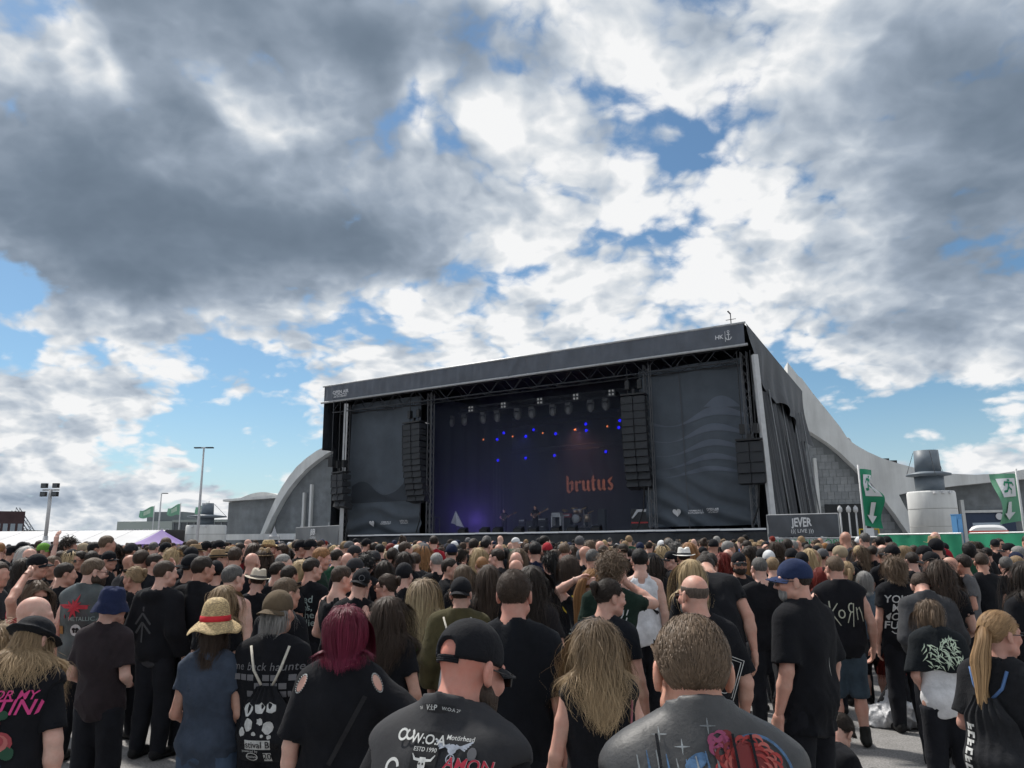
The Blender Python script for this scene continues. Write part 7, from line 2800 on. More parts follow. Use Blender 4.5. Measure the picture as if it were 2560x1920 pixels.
figure(2300, 1439, 6.1, 'person in grey blazer with bowed head and short brown hair', 10, fat=-.15, hair=('short', 'brown'), head=(10, 38, 0), lean=8, top=('jacket', (.055, .057, .062)), arms=('front', 'front'), sk=1, topt=dict(ease=.012, hem=.78), H=1.68)
f = figure(2347, 1398, 6.1, 'person with long dark brown hair and black T-shirt with white gothic lines', 25, hair=('long', 'brown'), head=(20, 15, 0), top=('tee', BLK), arms=('front', 'front'), sk=1, hopt=dict(length=.5, vol=.04, n=650, wave=.01))
for k, txt in enumerate(('Supr', 'ramp', 'D')):
    decal('back_lettering', text2d(txt, .085, .012), f, WH, f['root'], .05, 1.25 - .12 * k)
figure(2158, 1427, 7.8, 'woman with grey bob and faded blue T-shirt, black skirt', 6, fem=1, fat=.3, hair=('bob', 'grey'), head=(-6, 0, 0), top=('tee', (.075, .10, .125)), legs=('skirt', (.014, .015, .018)), sk=3, arms=('loose', 'hang'))
f = figure(2319, 1500, 4.9, 'girl with half-tied light brown hair and black cape with white spiky logo', 16, fem=.8, fat=-.1, hair=('pony', 'lbrown'), head=(-10, 12, 0), lean=8, top=('tank', (.62, .62, .63)), over=('tee', (.011, .014, .017), dict(ease=.035, hem=1.16, sleeve=.95)), arms=('front', 'front'), sk=1, ident='spiky', hopt=dict(tail=[(0, -.13, .03), (0, -.145, -.03), (0, -.14, -.12), (0, -.135, -.18)], tailr=.03, n=900))
strand_obj('hair_strands', strands(f['rig'], n=900, length=.24, wid=.006, style='straight', wave=.004, seed=5, vol=.02, clump=80), hm('lbrown'), f['root'])
rs_ = random.Random(21)
sp = []
for k in range(90):
    x, z = rs_.uniform(-.13, .13), rs_.uniform(-.10, .10)
    a = rs_.choice((.5, .9, 2.4, 2.0, 1.6)) + rs_.uniform(-.3, .3)
    l = rs_.uniform(.02, .055)
    sp.append([(x - l * math.cos(a), z - l * math.sin(a), .001), (x, z, .010), (x + .6 * l * math.cos(a + .5), z + .6 * l * math.sin(a + .5), .001)])
PG = mat('print_pale_green', (.52, .62, .48), .8)
decal('cape_lettering', shift2d(stroke2d(sp, .008), 0, 0, 1.0, .35), f, PG, f['root'], .0, 1.30, .009)
f = figure(2492, 1524, 3.35, 'woman with long ginger ponytail, glasses and black print T-shirt, profile to the right', 62, fem=1, fat=.1, hair=('pony', 'strawb'), head=(20, 2, 0), specs='rim', top=('tee', (.016, .017, .020)), arms=('front', 'front'), sk=(.50, .29, .23), eyes=True, ident='ponyglasses', hopt=dict(tail=[(-.01, -.15, -.02), (-.02, -.19, -.14), (-.03, -.20, -.28), (-.02, -.20, -.42)], tailr=.045, n=1500), topt=dict(ease=.022, sleeve=.8))
decal('front_print', grid2d(.2, .2, 6, 6), f, mat('print_water', (.05, .12, .17), .8, noise=(18, .9)), f['root'], 0, 1.22, .005, 1)
choker = [f['rig'].U((.062 * math.cos(a), -.024 + .066 * math.sin(a), 1.492 - .02 * math.sin(a))) for a in np.linspace(0, 2 * PI, 25)]
MB().tube(choker, .0045, 6).build('choker', cloth(BLK, .5), f['root'], True)
figure(2556, 1400, 5.4, 'person with long dark hair in black cut off by the right edge', -4, fat=.4, hair=('long', 'dark'), top=('tee', BLK))
# sitting on the asphalt
figure(2098, 1800, 5.1, 'person in black sitting on the asphalt beside the navy-capped man', 60, hair=('short', 'dark'), head=(-10, 30, 0), lean=28, sit=True, top=('tee', BLK), arms=('knee', 'knee'), sk=1, fat=.2, H=1.75)
figure(2232, 1622, 7.6, 'person with dark red hair sitting on the asphalt in black', -20, fem=1, hair=('long', 'red'), head=(-10, 15, 0), lean=8, sit=True, top=('long', BLK), arms=('knee', 'knee'), legs=('shorts', (.014, .014, .016)), sk=3, hopt=dict(length=.3), H=1.70)
figure(2050, 1416, 7.6, 'woman with long red hair beside the KORN vest', -4, fem=1, hair=('wavy', 'red'), top=('tee', BLK), hopt=dict(length=.4))
figure(2114, 1402, 8.0, 'woman with blond-streaked ponytail behind the KORN vest', 10, fem=1, hair=('pony', 'dblond'), top=('tee', BLK))


# ------------------------------------------------------------------ bags they carry
def sack(name, label, fig, x0, z0, w, h, material, cords, prints=None, topw=.5, cat='bag'):
    """drawstring bag hanging on a back, gathered at its neck"""
    tree = fig['tree']

    def fn(i, j):
        prof = np.interp(j, [0, .06, .3, .75, .92, 1], [.78, .95, 1.0, .86, topw, topw * .8])
        x = (i - .5) * w * prof
        hit = tree.ray_cast(Vector((x0, -1, z0 + h * (j - .5))), Vector((0, 1, 0)))
        yb = hit[0].y if hit[0] is not None else -.13
        bulge = math.cos((i - .5) * PI * .96) ** .6 * math.sin(PI * min(.97, max(.03, j)) ** .9) ** .5 if 0 < i < 1 else 0
        fold = .006 * math.sin(i * 38) * np.interp(j, [0, .5, 1], [.1, .35, 1.6])
        return (x0 + x, yb - .012 - .075 * max(0, bulge) - fold, z0 + h * (j - .5))
    t = empty(name, (0, 0, 0), 0, label, cat)
    carry(t, fig)
    mm = MB().grid(fn, 34, 26)
    mm.grid(lambda i, j: (fn(i, j)[0], fn(.0, j)[1] + .004, fn(i, j)[2]), 4, 8)
    mm.build('pouch', material, t, True)
    for (pts, rad, mt) in cords:
        P = []
        for (x, z) in pts:
            hit = tree.ray_cast(Vector((x, -1, z)), Vector((0, 1, 0)))
            P.append((x, (hit[0].y if hit[0] is not None else -.05) - rad * 1.2, z))
        MB().tube(P, rad, 6).build('cord', mt, t, True)

    def pr(sh, m_, cx, cz, s_=1.0, lift=.006):
        vs = []
        for x, z in sh[0]:
            j = (cz + z * s_ - z0) / h + .5
            prof = np.interp(j, [0, .06, .3, .75, .92, 1], [.78, .95, 1.0, .86, topw, topw * .8])
            i = (cx + x * s_ - x0) / (w * prof) + .5
            p = fn(min(.98, max(.02, i)), min(.99, max(.01, j)))
            vs.append((p[0], p[1] - lift, p[2]))
        link_mesh('bag_print', vs, sh[1], m_, t)
    return pr


ROPE = mat('cotton_cord', (.55, .52, .45), .8, noise=(60, .2))
f = FIG['haunted']
pr = sack('drawstring_bag', 'black drawstring bag with white doodle print reading Festival Bag', f, .035, 1.02, .31, .42, cloth((.014, .015, .018)), [([(-.10, 1.45), (-.055, 1.32), (.0, 1.235)], .008, ROPE), ([(.14, 1.45), (.11, 1.32), (.07, 1.235)], .008, ROPE), ([(-.12, 1.10), (-.125, .95), (-.12, .84)], .006, ROPE)])
pr(grid2d(.155, .052, 4, 2), WH, .03, .925)
pr(text2d('Festival Bag', .052, .008), BKP, .03, .925, 1.0, .009)
pr(text2d('powered by', .022, .003), WH, -.02, .888)
pr(grid2d(.045, .05, 2, 2), WH, .085, .855)
pr(text2d('20', .05, .008), BKP, .085, .857, 1.0, .009)
pr(merge2d(stroke2d([arc(0, 0, .035, 0, 360, 14, .022)], .005), text2d('festival', .024, .003)), WH, -.01, .855)
rb = random.Random(12)
for (x, z, s_) in ((-.045, 1.11, .05), (.03, 1.115, .05), (.095, 1.12, .045), (-.03, 1.03, .055), (.04, 1.05, .03), (.09, 1.02, .05), (-.075, .99, .035), (.01, .985, .018), (.06, .975, .015), (.1, .97, .02)):
    n_ = 10
    poly = [(s_ * (.6 + .4 * rb.random()) * math.cos(2 * PI * k / n_), s_ * (.55 + .45 * rb.random()) * math.sin(2 * PI * k / n_)) for k in range(n_)]
    pr((poly, [tuple(range(n_))]), WH, x, z, .8)
f = FIG['ombre']
dots = mat('polka_cotton', (.17, .17, .18), .85, noise=(30, .1), bump=(40, .4, .004))
pr = sack('drawstring_bag', 'grey drawstring bag with white polka dots on the woman with blond-ended hair', f, .12, 1.00, .27, .38, dots, [([(.06, 1.26), (.10, 1.20), (.115, 1.18)], .004, cloth(BLK)), ([(.15, 1.38), (.14, 1.28), (.13, 1.18)], .006, mat('pink_cord', (.35, .12, .14), .8))], topw=.25)
for r in range(9):
    for c in range(8):
        pr(disc2d(0, 0, .0042, 8), WH, .12 - .11 + .032 * c + (.016 if r % 2 else 0), .84 + .034 * r)
f = FIG['olive']
pr = sack('drawstring_bag', 'white cloth bag on the olive jacket', f, .0, .98, .30, .36, mat('white_bag', (.55, .56, .56), .85, bump=(12, .4, .01)), [([(-.12, 1.46), (-.06, 1.30), (-.02, 1.16)], .008, ROPE), ([(.11, 1.46), (.06, 1.30), (.02, 1.16)], .008, ROPE)])
f = FIG['ponyglasses']
pr = sack('drawstring_bag', 'black drawstring bag with bold white lettering behind the woman with ginger ponytail', f, .0, 1.08, .33, .46, cloth((.02, .021, .024)), [([(-.10, 1.45), (-.08, 1.36), (-.03, 1.30)], .009, mat('blue_cord', (.08, .16, .34), .7)), ([(.10, 1.45), (.08, 1.36), (.03, 1.30)], .009, mat('blue_cord', (.08, .16, .34), .7))])
for k in range(7):
    pr(merge2d(grid2d(.05, .014, 2, 1), shift2d(grid2d(.014, .034, 1, 2), -.018, -.008), shift2d(grid2d(.012, .03, 1, 2), .02 if k % 2 else .004, -.008)), WH, -.115 + .004 * k, .90 + .042 * k)
# backpack with grey straps
f = FIG['packman']
t = empty('backpack', (0, 0, 0), 0, 'black backpack with grey straps behind the brown cap', 'backpack')
carry(t, f)
F2 = Field(axis(-.2, .2, .012), axis(-.42, -.02, .012), axis(.88, 1.44, .012))
F2.ell((0, -.20, 1.14), (.15, .10, .22), .02)
F2.cone((-.07, -.22, 1.0), (.07, -.22, 1.0), .09, .09, .05)
F2.D += wrinkle(F2, (slice(None),) * 3, .004, 3)
put('pack', *F2.mesh(), cloth((.016, .017, .019), .7), t)
for sx in (-1, 1):
    vs, fs = stroke2d([[(sx * .10, 1.30), (sx * .115, 1.40), (sx * .11, 1.46)]], .045)
    V = []
    for x, z in vs:
        hit = f['tree'].ray_cast(Vector((x, -1, z)), Vector((0, 1, 0)))
        V.append((x, (hit[0].y if hit[0] is not None else -.1) - .014, z))
    link_mesh('strap', V, fs, cloth((.15, .15, .155), .8), t)
# crumpled carrier bag on the ground
p = at_z(2250, 1815, 0.0)
F2 = Field(axis(-.36, .36, .016), axis(-.25, .25, .016), axis(-.02, .36, .016))
F2.ell((0, 0, .08), (.30, .18, .13), .02)
F2.cone((0, 0, .1), (-.05, .02, .30), .12, .03, .08)
F2.D += wrinkle(F2, (slice(None),) * 3, .022, 9)
Zg = F2.pts((slice(None),) * 3)[2]
F2.merge((slice(None),) * 3, np.broadcast_to(.003 - Zg, F2.D.shape).astype(np.float32), 0, 'max')
o = put('carrier_bag', *F2.mesh(), mat('white_plastic_bag', (.55, .56, .58), .4, noise=(5, .1), bump=(9, .8, .03)), None)
o.location = (p.x, p.y, 0)
tag(o, 'crumpled white carrier bag lying on the asphalt beside the sitting people', 'bag')

# ------------------------------------------------------------------ the rest of the crowd, from shared pieces
POOL = {}
RIG0 = {}


def rig0(fem):
    if fem not in RIG0:
        RIG0[fem] = Rig(fem)
    return RIG0[fem]


def pool(key, fn):
    if key not in POOL:
        r = fn()
        if len(r) == 3:
            V, Fc, hs = r
            me = np_mesh(key[0], V, Fc)
            at_ = me.attributes.new('hs', 'FLOAT_COLOR', 'POINT')
            at_.data.foreach_set('color', hs.ravel())
        else:
            me = np_mesh(key[0], *r)
        POOL[key] = me
    return POOL[key]


def hv(V, rig):
    return (rig.RH @ np.asarray(V, float).T).T + rig.HT


YAWS = (-70, -35, 0, 35, 70)
HAIR_TXT = {'bald': 'bald head', 'buzz': 'shaved %s hair', 'crop': 'cropped %s hair', 'short': 'short %s hair', 'curlyshort': 'tousled %s hair', 'bob': '%s bob',
            'long': 'long %s hair', 'wavy': 'long wavy %s hair', 'pony': '%s ponytail', 'bun': '%s hair bun'}
COL_TXT = {'black': 'black', 'dark': 'dark', 'brown': 'brown', 'lbrown': 'light brown', 'blond': 'blond', 'dblond': 'dark blond', 'ginger': 'ginger', 'red': 'red', 'grey': 'grey', 'dgrey': 'dark grey', 'white': 'white', 'wine': 'wine red'}
HAT_TXT = {'cap': 'cap', 'capback': 'backwards cap', 'beanie': 'beanie', 'fedora': 'cream fedora', 'fedora_white': 'white fedora', 'fedora_tan': 'tan fedora', 'cowboy': 'straw cowboy hat', 'flat': 'flat cap', 'straw': 'straw hat', 'bucket': 'bucket hat'}
CC = {'k': ('black', BLK), 'g': ('grey', (.10, .10, .105)), 'n': ('navy', (.012, .018, .045)), 'r': ('red', (.30, .02, .03)), 'w': ('white', (.60, .61, .62)), 'b': ('beige', (.35, .28, .19)),
      'v': ('green', (.02, .07, .04)), 'o': ('orange', (.80, .16, .01)), 'l': ('lime green', (.13, .30, .05)), 'u': ('blue', (.03, .07, .20)), 'd': ('dark grey', (.03, .03, .034)), 't': ('tan', (.27, .19, .11))}
PLACES = ((230, 'before the white tent'), (335, 'before the tent end'), (470, 'below the purple gazebo'), (570, 'below the left vent tower'), (735, 'before the hall canopy'), (850, 'below the left grey banner'),
          (1060, 'below the left wing curtain'), (1200, 'below the stage smoke'), (1350, 'below the bass player'), (1500, 'below the drum kit'), (1640, 'below the right speaker line'), (1900, 'below the right wing curtain'),
          (2110, 'before the right grey banner'), (2200, 'before the black fence sheet'), (2410, 'before the green arrow banner'), (9999, 'before the edge green banner'))


def place_txt(px):
    for x, t in PLACES:
        if px < x:
            return t


LABELS = {}


def crowd_label(px, Y, hair, hat, hatcol, shirt):
    style, hc = hair
    if hat:
        hd = ('%s ' % hatcol if hat in ('cap', 'capback', 'beanie', 'flat') else '') + HAT_TXT[hat]
        if style in ('long', 'wavy', 'pony'):
            hd += ' over %s hair' % COL_TXT[hc]
    else:
        t = HAIR_TXT[style]
        hd = t % COL_TXT[hc] if '%' in t else t
    row = 'nearer rows' if Y < 10.2 else 'middle rows' if Y < 13.2 else 'rear rows'
    return 'person with %s, %s shirt, %s, %s' % (hd, shirt, place_txt(px), row)


def settle_labels():
    """people whose labels still agree are told apart by their order from left to right"""
    by = {}
    for o_ in COL.objects:
        if o_.get('category') == 'person':
            by.setdefault(o_['label'], []).append(o_)
    for lab, lst in by.items():
        if len(lst) > 1:
            lst.sort(key=lambda o_: o_.location.x / o_.location.y)
            words_ = {2: ('left one', 'right one'), 3: ('left one', 'middle one', 'right one')}.get(len(lst)) or ['%s from left' % BL_X[i] for i in range(len(lst))]
            for o_, w_ in zip(lst, words_):
                o_['label'] = (lab if len(lab.split()) + len(w_.split()) < 17 else lab.rsplit(',', 1)[0]) + ', ' + w_


CR = random.Random(77)


def pooled(px, py, Y, hair, hat, hatc, shirt, face=0, fem=0, fat=None, pose=None, hyaw=None, H=None, xyz=None, label=None, specs=None, beard=None, lod=MQ, group='festival crowd'):
    style, hc = hair
    fat = CR.choice((0, 0, .35)) if fat is None else fat
    pose = pose or CR.choices(('hang', 'front', 'loose', ('drink', 'hang'), 'folded', ('up', 'hang')), (9, 7, 5, 1.4, 1.6, .05))[0]
    hyaw = CR.choice((0, 0, 0, -35, 35)) if hyaw is None else min(YAWS, key=lambda a: abs(a - hyaw))
    rg = rig0(fem)
    if xyz is None:
        tgt = at(px, py, Y)
        extra = HAT_UP[hat] if hat else .012
        s = min(1.16, max(.86, tgt.z / (1.75 + extra)))
        loc = Vector((tgt.x, tgt.y, 0))
        aim = math.atan2(STAGE_AIM.x - tgt.x, STAGE_AIM.y - tgt.y)
        yaw = -(aim + R_(face))
    else:
        loc, s, yaw = Vector(xyz), (H or 1.75) / 1.75, -R_(face)
    arms = pose if isinstance(pose, tuple) else (pose, pose)
    bm_ = pool(('person', fem, arms, hyaw, lod[0]), lambda: body_mesh(Rig(fem, 0, arms, (hyaw, 0, 0)), lod, hands=True))
    root = use_mesh('person', bm_, skin(SK[CR.randrange(4)]))
    root.location, root.rotation_euler, root.scale = loc, (0, 0, yaw), (s, s, s)
    sn, sc = CC[shirt] if isinstance(shirt, str) else shirt
    tag(root, label or crowd_label(px, Y, hair, hat, CC[hatc][0] if hatc else '', sn), 'person', group)
    PEOPLE_XY.append((loc.x, loc.y))
    q = .022
    o = use_mesh('shirt', pool(('shirt', fem, arms, fat, CR.randrange(2)), lambda: top_mesh(Rig(fem, fat, arms), 'tee', (q, q, q), ease=.016, seed=CR.randrange(99))), cloth(sc), root)
    use_mesh('trousers', pool(('trousers', fem), lambda: legs_mesh(Rig(fem, .2), 'trousers', .035)), cloth(CR.choice(((.012, .013, .017), (.02, .022, .028), (.035, .05, .08), (.012, .013, .017)))), root)
    use_mesh('shoes', pool(('shoes',), lambda: shoe_mesh(Rig(0))), cloth((.012, .012, .013), .6), root)
    parts = []
    if style != 'bald':
        th = {'buzz': .003, 'crop': .006, 'short': .010, 'curlyshort': .022, 'bob': .014}.get(style, .009)
        if not hat or style not in ('buzz', 'short', 'crop', 'curlyshort'):
            parts.append(('hair', pool(('hair', style if style in ('buzz', 'crop', 'short', 'curlyshort', 'bob') else 'cap', CR.randrange(2)), lambda: (lambda r: (hv(r[0], rg), r[1]))(hair_shell(th, .012, CR.randrange(9), style if style == 'bob' else 'short'))), hm(hc)))
        else:
            parts.append(('hair', pool(('hair', 'under'), lambda: (lambda r: (hv(r[0], rg), r[1]))(hair_shell(.006, .012, 1))), hm(hc)))
        v = CR.randrange(2)
        if style in ('long', 'wavy', 'bob', 'pony'):
            L = {'long': .44, 'wavy': .40, 'bob': .24, 'pony': .13}[style]
            parts.append(('hair_strands', pool(('hair_strands', style, v, fem), lambda: strands(rg, n=480, length=L, wid=.0065, style='wavy' if style == 'wavy' else 'straight', wave=.016 if style == 'wavy' else .005, seed=v + 11, steps=11, vol=.02, base=.004, clump=50, back=.25 if style == 'pony' else 0)), hm(hc)))
        if style == 'pony':
            parts.append(('ponytail', pool(('ponytail', v), lambda: tail_strands(rg, rg.H((0, -.10, .045)), [rg.HT + np.array(p_) for p_ in [(0, -.135, .02), (0.01, -.15, -.08), (0, -.135, -.2), (0, -.13, -.30)]], n=130, r=.03, wid=.011, seed=v)), hm(hc)))
        if style == 'curlyshort':
            parts.append(('hair_strands', pool(('hair_strands', style, v), lambda: strands(rg, n=330, length=.09, wid=.009, style='curly', wave=.018, seed=v + 3, steps=6, vol=.03, base=.012, clump=60, jit=.3)), hm(hc)))
        if style == 'bun':
            def bun():
                f = Field(axis(-.07, .07, .010), axis(-.2, -.03, .010), axis(-.0, .17, .010))
                f.ell((0, -.105, .095), (.042, .04, .042), .01)
                V, Fc = f.mesh()
                return hv(V, rg), Fc
            parts.append(('hair_bun', pool(('hair_bun',), bun), hm(hc)))
    if hat in ('cap', 'capback'):
        def cp():
            V, Fc = cap_mesh(.012, 1, hat == 'capback')
            if hat == 'capback':
                V = V * np.array([-1, -1, 1]) + np.array([0, -.022, 0])
            return hv(V, rg), Fc
        parts.append(('cap', pool(('cap', hat), cp), cloth(CC[hatc][1], .85)))
    elif hat:
        for pn, V, Fc, mk in hat_parts(hat):
            parts.append((pn, pool((pn, hat), lambda V=V, Fc=Fc: (hv(V, rg), Fc)), HATM(mk, CC[hatc][1] if hatc and mk == 'capblack' else None)))
    M = Matrix.Translation(NECKP) @ Matrix.Rotation(-R_(hyaw), 4, 'Z') @ Matrix.Translation(-NECKP)
    for nm, me, mt in parts:
        o = use_mesh(nm, me, mt, root)
        o.matrix_local = M
    if specs or beard:
        rgy = Rig(fem, 0, arms, (hyaw, 0, 0))
        if specs:
            glasses(root, rgy, True)
    return root


# explicit people read off the photograph: px, py, distance, hair style, hair colour, hat, hat colour, shirt, turn, female
MID = """
57 1355 12 crop dark cap k k 0 0|30 1365 12 crop dark cap k k -10 0|4 1354 11 buzz ginger - - k 0 0|68 1364 10 long white - - g -30 1|78 1369 9.5 bald dark - - k 60 0
111 1358 12 crop brown cap l d 30 0|173 1344 10.8 curlyshort dark - - g 40 0|142 1358 12 crop dark cap d k 50 0|209 1358 12 crop brown cap b d 30 0|224 1354 13 short dark - - k 30 0
154 1376 9 short brown - - k 20 0|184 1374 9 long blond beanie k k 10 1|206 1376 9 short dark - - k 150 0|234 1376 9 short dark - - k 20 0|327 1385 8.5 bald dark - - d 20 0
355 1373 8 short brown - - k 10 0|388 1382 8 crop dark - - k 40 0|285 1358 11 long dark - - k 20 1|329 1358 11 crop dark cap d k 20 0|65 1393 8 long dark - - k 0 1|275 1378 9.5 crop dark cap k k 60 0
95 1386 7.4 crop dark cap k k 35 0|138 1388 8 short lbrown - - k 150 0|162 1405 7 short dark - - k 10 0|2 1402 6.4 short brown - - d 70 0|100 1350 15 short brown - - k 0 0|250 1354 14 short brown - - d 0 0
431 1372 8.5 pony blond - - k 5 1|480 1348 12 short lbrown - - k 10 0|489 1360 11 short brown fedora_tan - k 30 0|516 1353 12 crop dark cap k k 20 0|548 1351 12 crop dark cap k k 40 0
479 1368 9 crop dark beanie k k 0 0|478 1386 7 crop dark capback k k 15 0|544 1372 9 short brown fedora_tan - k 20 0|592 1366 8.5 short brown - - k 25 0|578 1365 10 short brown fedora_tan - r 0 0
631 1380 8 bald dark - - k 10 0|636 1356 10 long brown - - r 0 1|666 1368 9.5 long brown fedora_tan - k 10 0|672 1349 11 short dark cowboy - k 40 0|708 1383 8.5 crop grey - - w 40 0
693 1402 7.5 crop dark - - k 10 0|723 1412 7 short dark - - k 20 0|755 1399 8 bob blond - - w 10 1|708 1358 11 short brown - - r -60 0|753 1350 11 crop dark cap k k 40 0|774 1348 11 crop dark cap k k 10 0|544 1402 7.2 short black cap k k 20 0
460 1362 10 short dark - - k 0 0|415 1356 12 short dark cap k k 10 0|385 1354 13 short dgrey - - k 0 0|610 1358 13 bald dark - - r 0 0|560 1362 14 bald dark - - k 0 0|735 1354 14 long blond - - k 0 1
869 1380 9 bald grey - - k 0 0|886 1396 7.6 short dark cap d k 20 0|918 1387 8 curlyshort black - - k 20 0|885 1364 10.5 short brown cap d k 30 0|940 1377 9 short dark cap d k 20 0|982 1368 9.5 short dark - - k 5 0
1011 1353 10.5 short brown - - k 25 0|1015 1378 9 long dark - - k 0 1|1063 1359 10 long ginger beanie g k 0 1|1087 1338 13 short dark - - r 10 0|1007 1338 15 bun brown - - k 0 1|1132 1360 10 short dark cap n k 10 0
1123 1394 8 short dark - - k 60 1|1197 1368 10 wavy blond - - k 10 1|1205 1390 8.5 crop ginger - - k 0 0|1184 1345 12 short dark - - k 5 0|893 1355 13 bald dark - - k 10 0|914 1347 14 crop dark cap k k 0 0
1138 1353 14 short brown cap w d 0 0|994 1363 11 short brown cap w k 0 0|1039 1362 12 short brown cap b k 0 0|1212 1345 12 short black - - k 0 0|965 1400 8.4 long dark - - o 10 1|860 1352 14 short brown - - k 0 0|1095 1380 8.6 crop grey - - k 4 0
1040 1380 9.5 short brown - - d 0 0|1150 1372 11 pony dark - - k 0 1|840 1372 10 short dark - - v 0 0|935 1356 14 short dark - - k 20 0
1244 1370 9 short dark - - d -70 0|1290 1378 8.4 bald dark - - k 0 0|1286 1397 7.5 bald dark - - k 0 0|1297 1369 9 long lbrown - - k 0 1|1338 1353 9.2 short black - - n 0 0|1379 1380 8 pony black - - k 10 1
1411 1354 9.5 buzz lbrown - - k 0 0|1460 1363 9 bald dark - - k 10 0|1477 1370 7.9 buzz dgrey - - k 0 0|1475 1350 12 bob lbrown - - k 0 1|1247 1359 12 bald dark - - k 0 0|1386 1372 9.4 short brown - - k 60 0|1368 1357 11 crop brown cap r k 0 0
1320 1358 12 short brown - - k 0 0|1430 1362 11 long brown - - k 0 1|1505 1362 11 short brown - - d 0 0|1560 1358 12 short dark - - k 0 0
1631 1383 7.4 long dark cap k k 5 1|1657 1362 10.5 bob blond cap k k 0 1|1653 1351 13 short brown cap w k 0 0|1678 1378 9.5 crop dark cap k k -60 0|1691 1355 11 curlyshort dgrey - - k 0 0|1709 1367 8.8 short dark fedora_white - k 10 0
1722 1355 10.5 long ginger - - k 0 0|1758 1345 13 bun brown - - k 0 1|1760 1376 9 crop dark - - k 0 0|1776 1381 8.6 short dark - - k 0 0|1806 1380 8.8 wavy red - - k -70 1|1870 1363 10 long dark - - k 0 1
1921 1376 9 crop dark cap w k 20 0|1930 1391 8 short dblond - - g 20 0|1904 1372 9.5 short dark cap k k 0 0|1942 1353 10 wavy brown - - k 0 1|1980 1349 12 crop grey - - k 0 0|1978 1371 9 crop ginger cap k k 0 0|2003 1380 8.5 crop dark cap k k 10 0
1914 1359 13 bald dark - - k 0 0|1819 1371 10 bald dark - - k 0 0|1860 1356 13 short brown - - k 0 0|1600 1356 13 short dark cap n k 0 0|1850 1386 9.2 long ginger - - k 0 1
2101 1365 9.5 crop blond beanie b k 0 0|2035 1373 9.5 bald dark - - k 150 0|2052 1372 10 crop dark cap g k 30 0|2023 1370 9.5 long blond - - k 0 1|2188 1368 11 crop grey - - d 0 0|2142 1363 11 short blond - - k 0 0
2180 1362 11 crop dark - - k 10 0|2205 1360 11 bald dark - - d 0 0|2208 1368 10 short brown - - k 20 0|2229 1363 9.5 crop dark cap k k -40 0|2229 1354 12 short brown - - k 0 0|2258 1363 11 long dblond - - n 0 1
2278 1378 8.6 crop dark - - k 0 0|2309 1364 9 crop dark cap k k -30 0|2326 1380 8 crop dark cap k k -30 0|2347 1365 11 buzz dark - - k -40 0|2375 1390 8 bald dark - - k 0 0|2405 1384 8 short dark - - g -60 1
2448 1380 8.2 crop brown - - k 0 0|2428 1352 14 long lbrown - - k -60 1|2443 1353 14 long dark - - r 0 1|2486 1348 13 short dark cap k k 20 0|2497 1345 13.5 short dark - - k 150 0|2521 1358 11 short dark cap k k -40 0|2544 1364 10 short grey - - k -30 0
2509 1390 8.6 short dgrey - - k 0 0|2539 1388 9 short dblond - - k -20 1|2150 1362 11 wavy lbrown - - k 0 1
""".replace('\n', '|')
for rec in MID.split('|'):
    w = rec.split()
    if len(w) < 10:
        continue
    px, py, Y = float(w[0]), float(w[1]), float(w[2])
    Y = Y * (1.17 if Y < 12.5 else 1.3)
    pooled(px, py, Y, (w[3], w[4]), None if w[5] == '-' else w[5], None if w[6] == '-' else w[6], w[7], float(w[8]), float(w[9]), hyaw=(35 if float(w[8]) > 25 else None),
           pose='back' if px == 2509 else None, specs='dark' if (px, py) in ((78, 1369), (2497, 1345), (206, 1376)) else None)

# ------------------------------------------------------------------ farther rows: single-piece figures, then the mass behind them
FARK = {}


def far_mesh(kind):
    """one merged figure: materials skin, hair or hat, shirt, trousers"""
    if kind in FARK:
        return FARK[kind]
    style, hat, fem, yaw, arms = kind
    rg = Rig(fem, .1, (arms, arms), (yaw, 0, 0))
    sets = []
    V, Fc = body_mesh(rg, LQ, hands=False)
    sets.append((V, Fc, 0))
    q = .034
    V, Fc = top_mesh(rg, 'tee', (q, q, q), ease=.02)
    sets.append((V, Fc, 2))
    sets.append((*legs_mesh(rg, 'trousers', .06), 3))
    if hat == 'cap':
        V, Fc = cap_mesh(.02, 1)
        sets.append((hv(V, rg), Fc, 1))
    elif hat:
        V, Fc = hat_parts(hat)[0][1:3]
        sets.append((hv(V, rg), Fc, 1))
    elif style != 'bald':
        V, Fc = hair_shell({'short': .011, 'crop': .007}.get(style, .015), .02, 2, 'bob' if style in ('bob', 'long') else 'short')
        sets.append((hv(V, rg), Fc, 1))
    if style == 'long':
        V, Fc, hs = strands(rg, n=90, length=.40, wid=.022, style='straight', wave=.008, seed=3, steps=7, vol=.03, base=.01, clump=0)
        sets.append((V, Fc, 1))
    VV, FF, MI, b = [], [], [], 0
    for V, Fc, mi in sets:
        VV.append(V)
        FF.append(np.asarray(Fc) + b)
        MI.append(np.full(len(Fc), mi))
        b += len(V)
    me = np_mesh('person', np.concatenate(VV), np.concatenate(FF), True, np.concatenate(MI))
    FARK[kind] = me
    return me


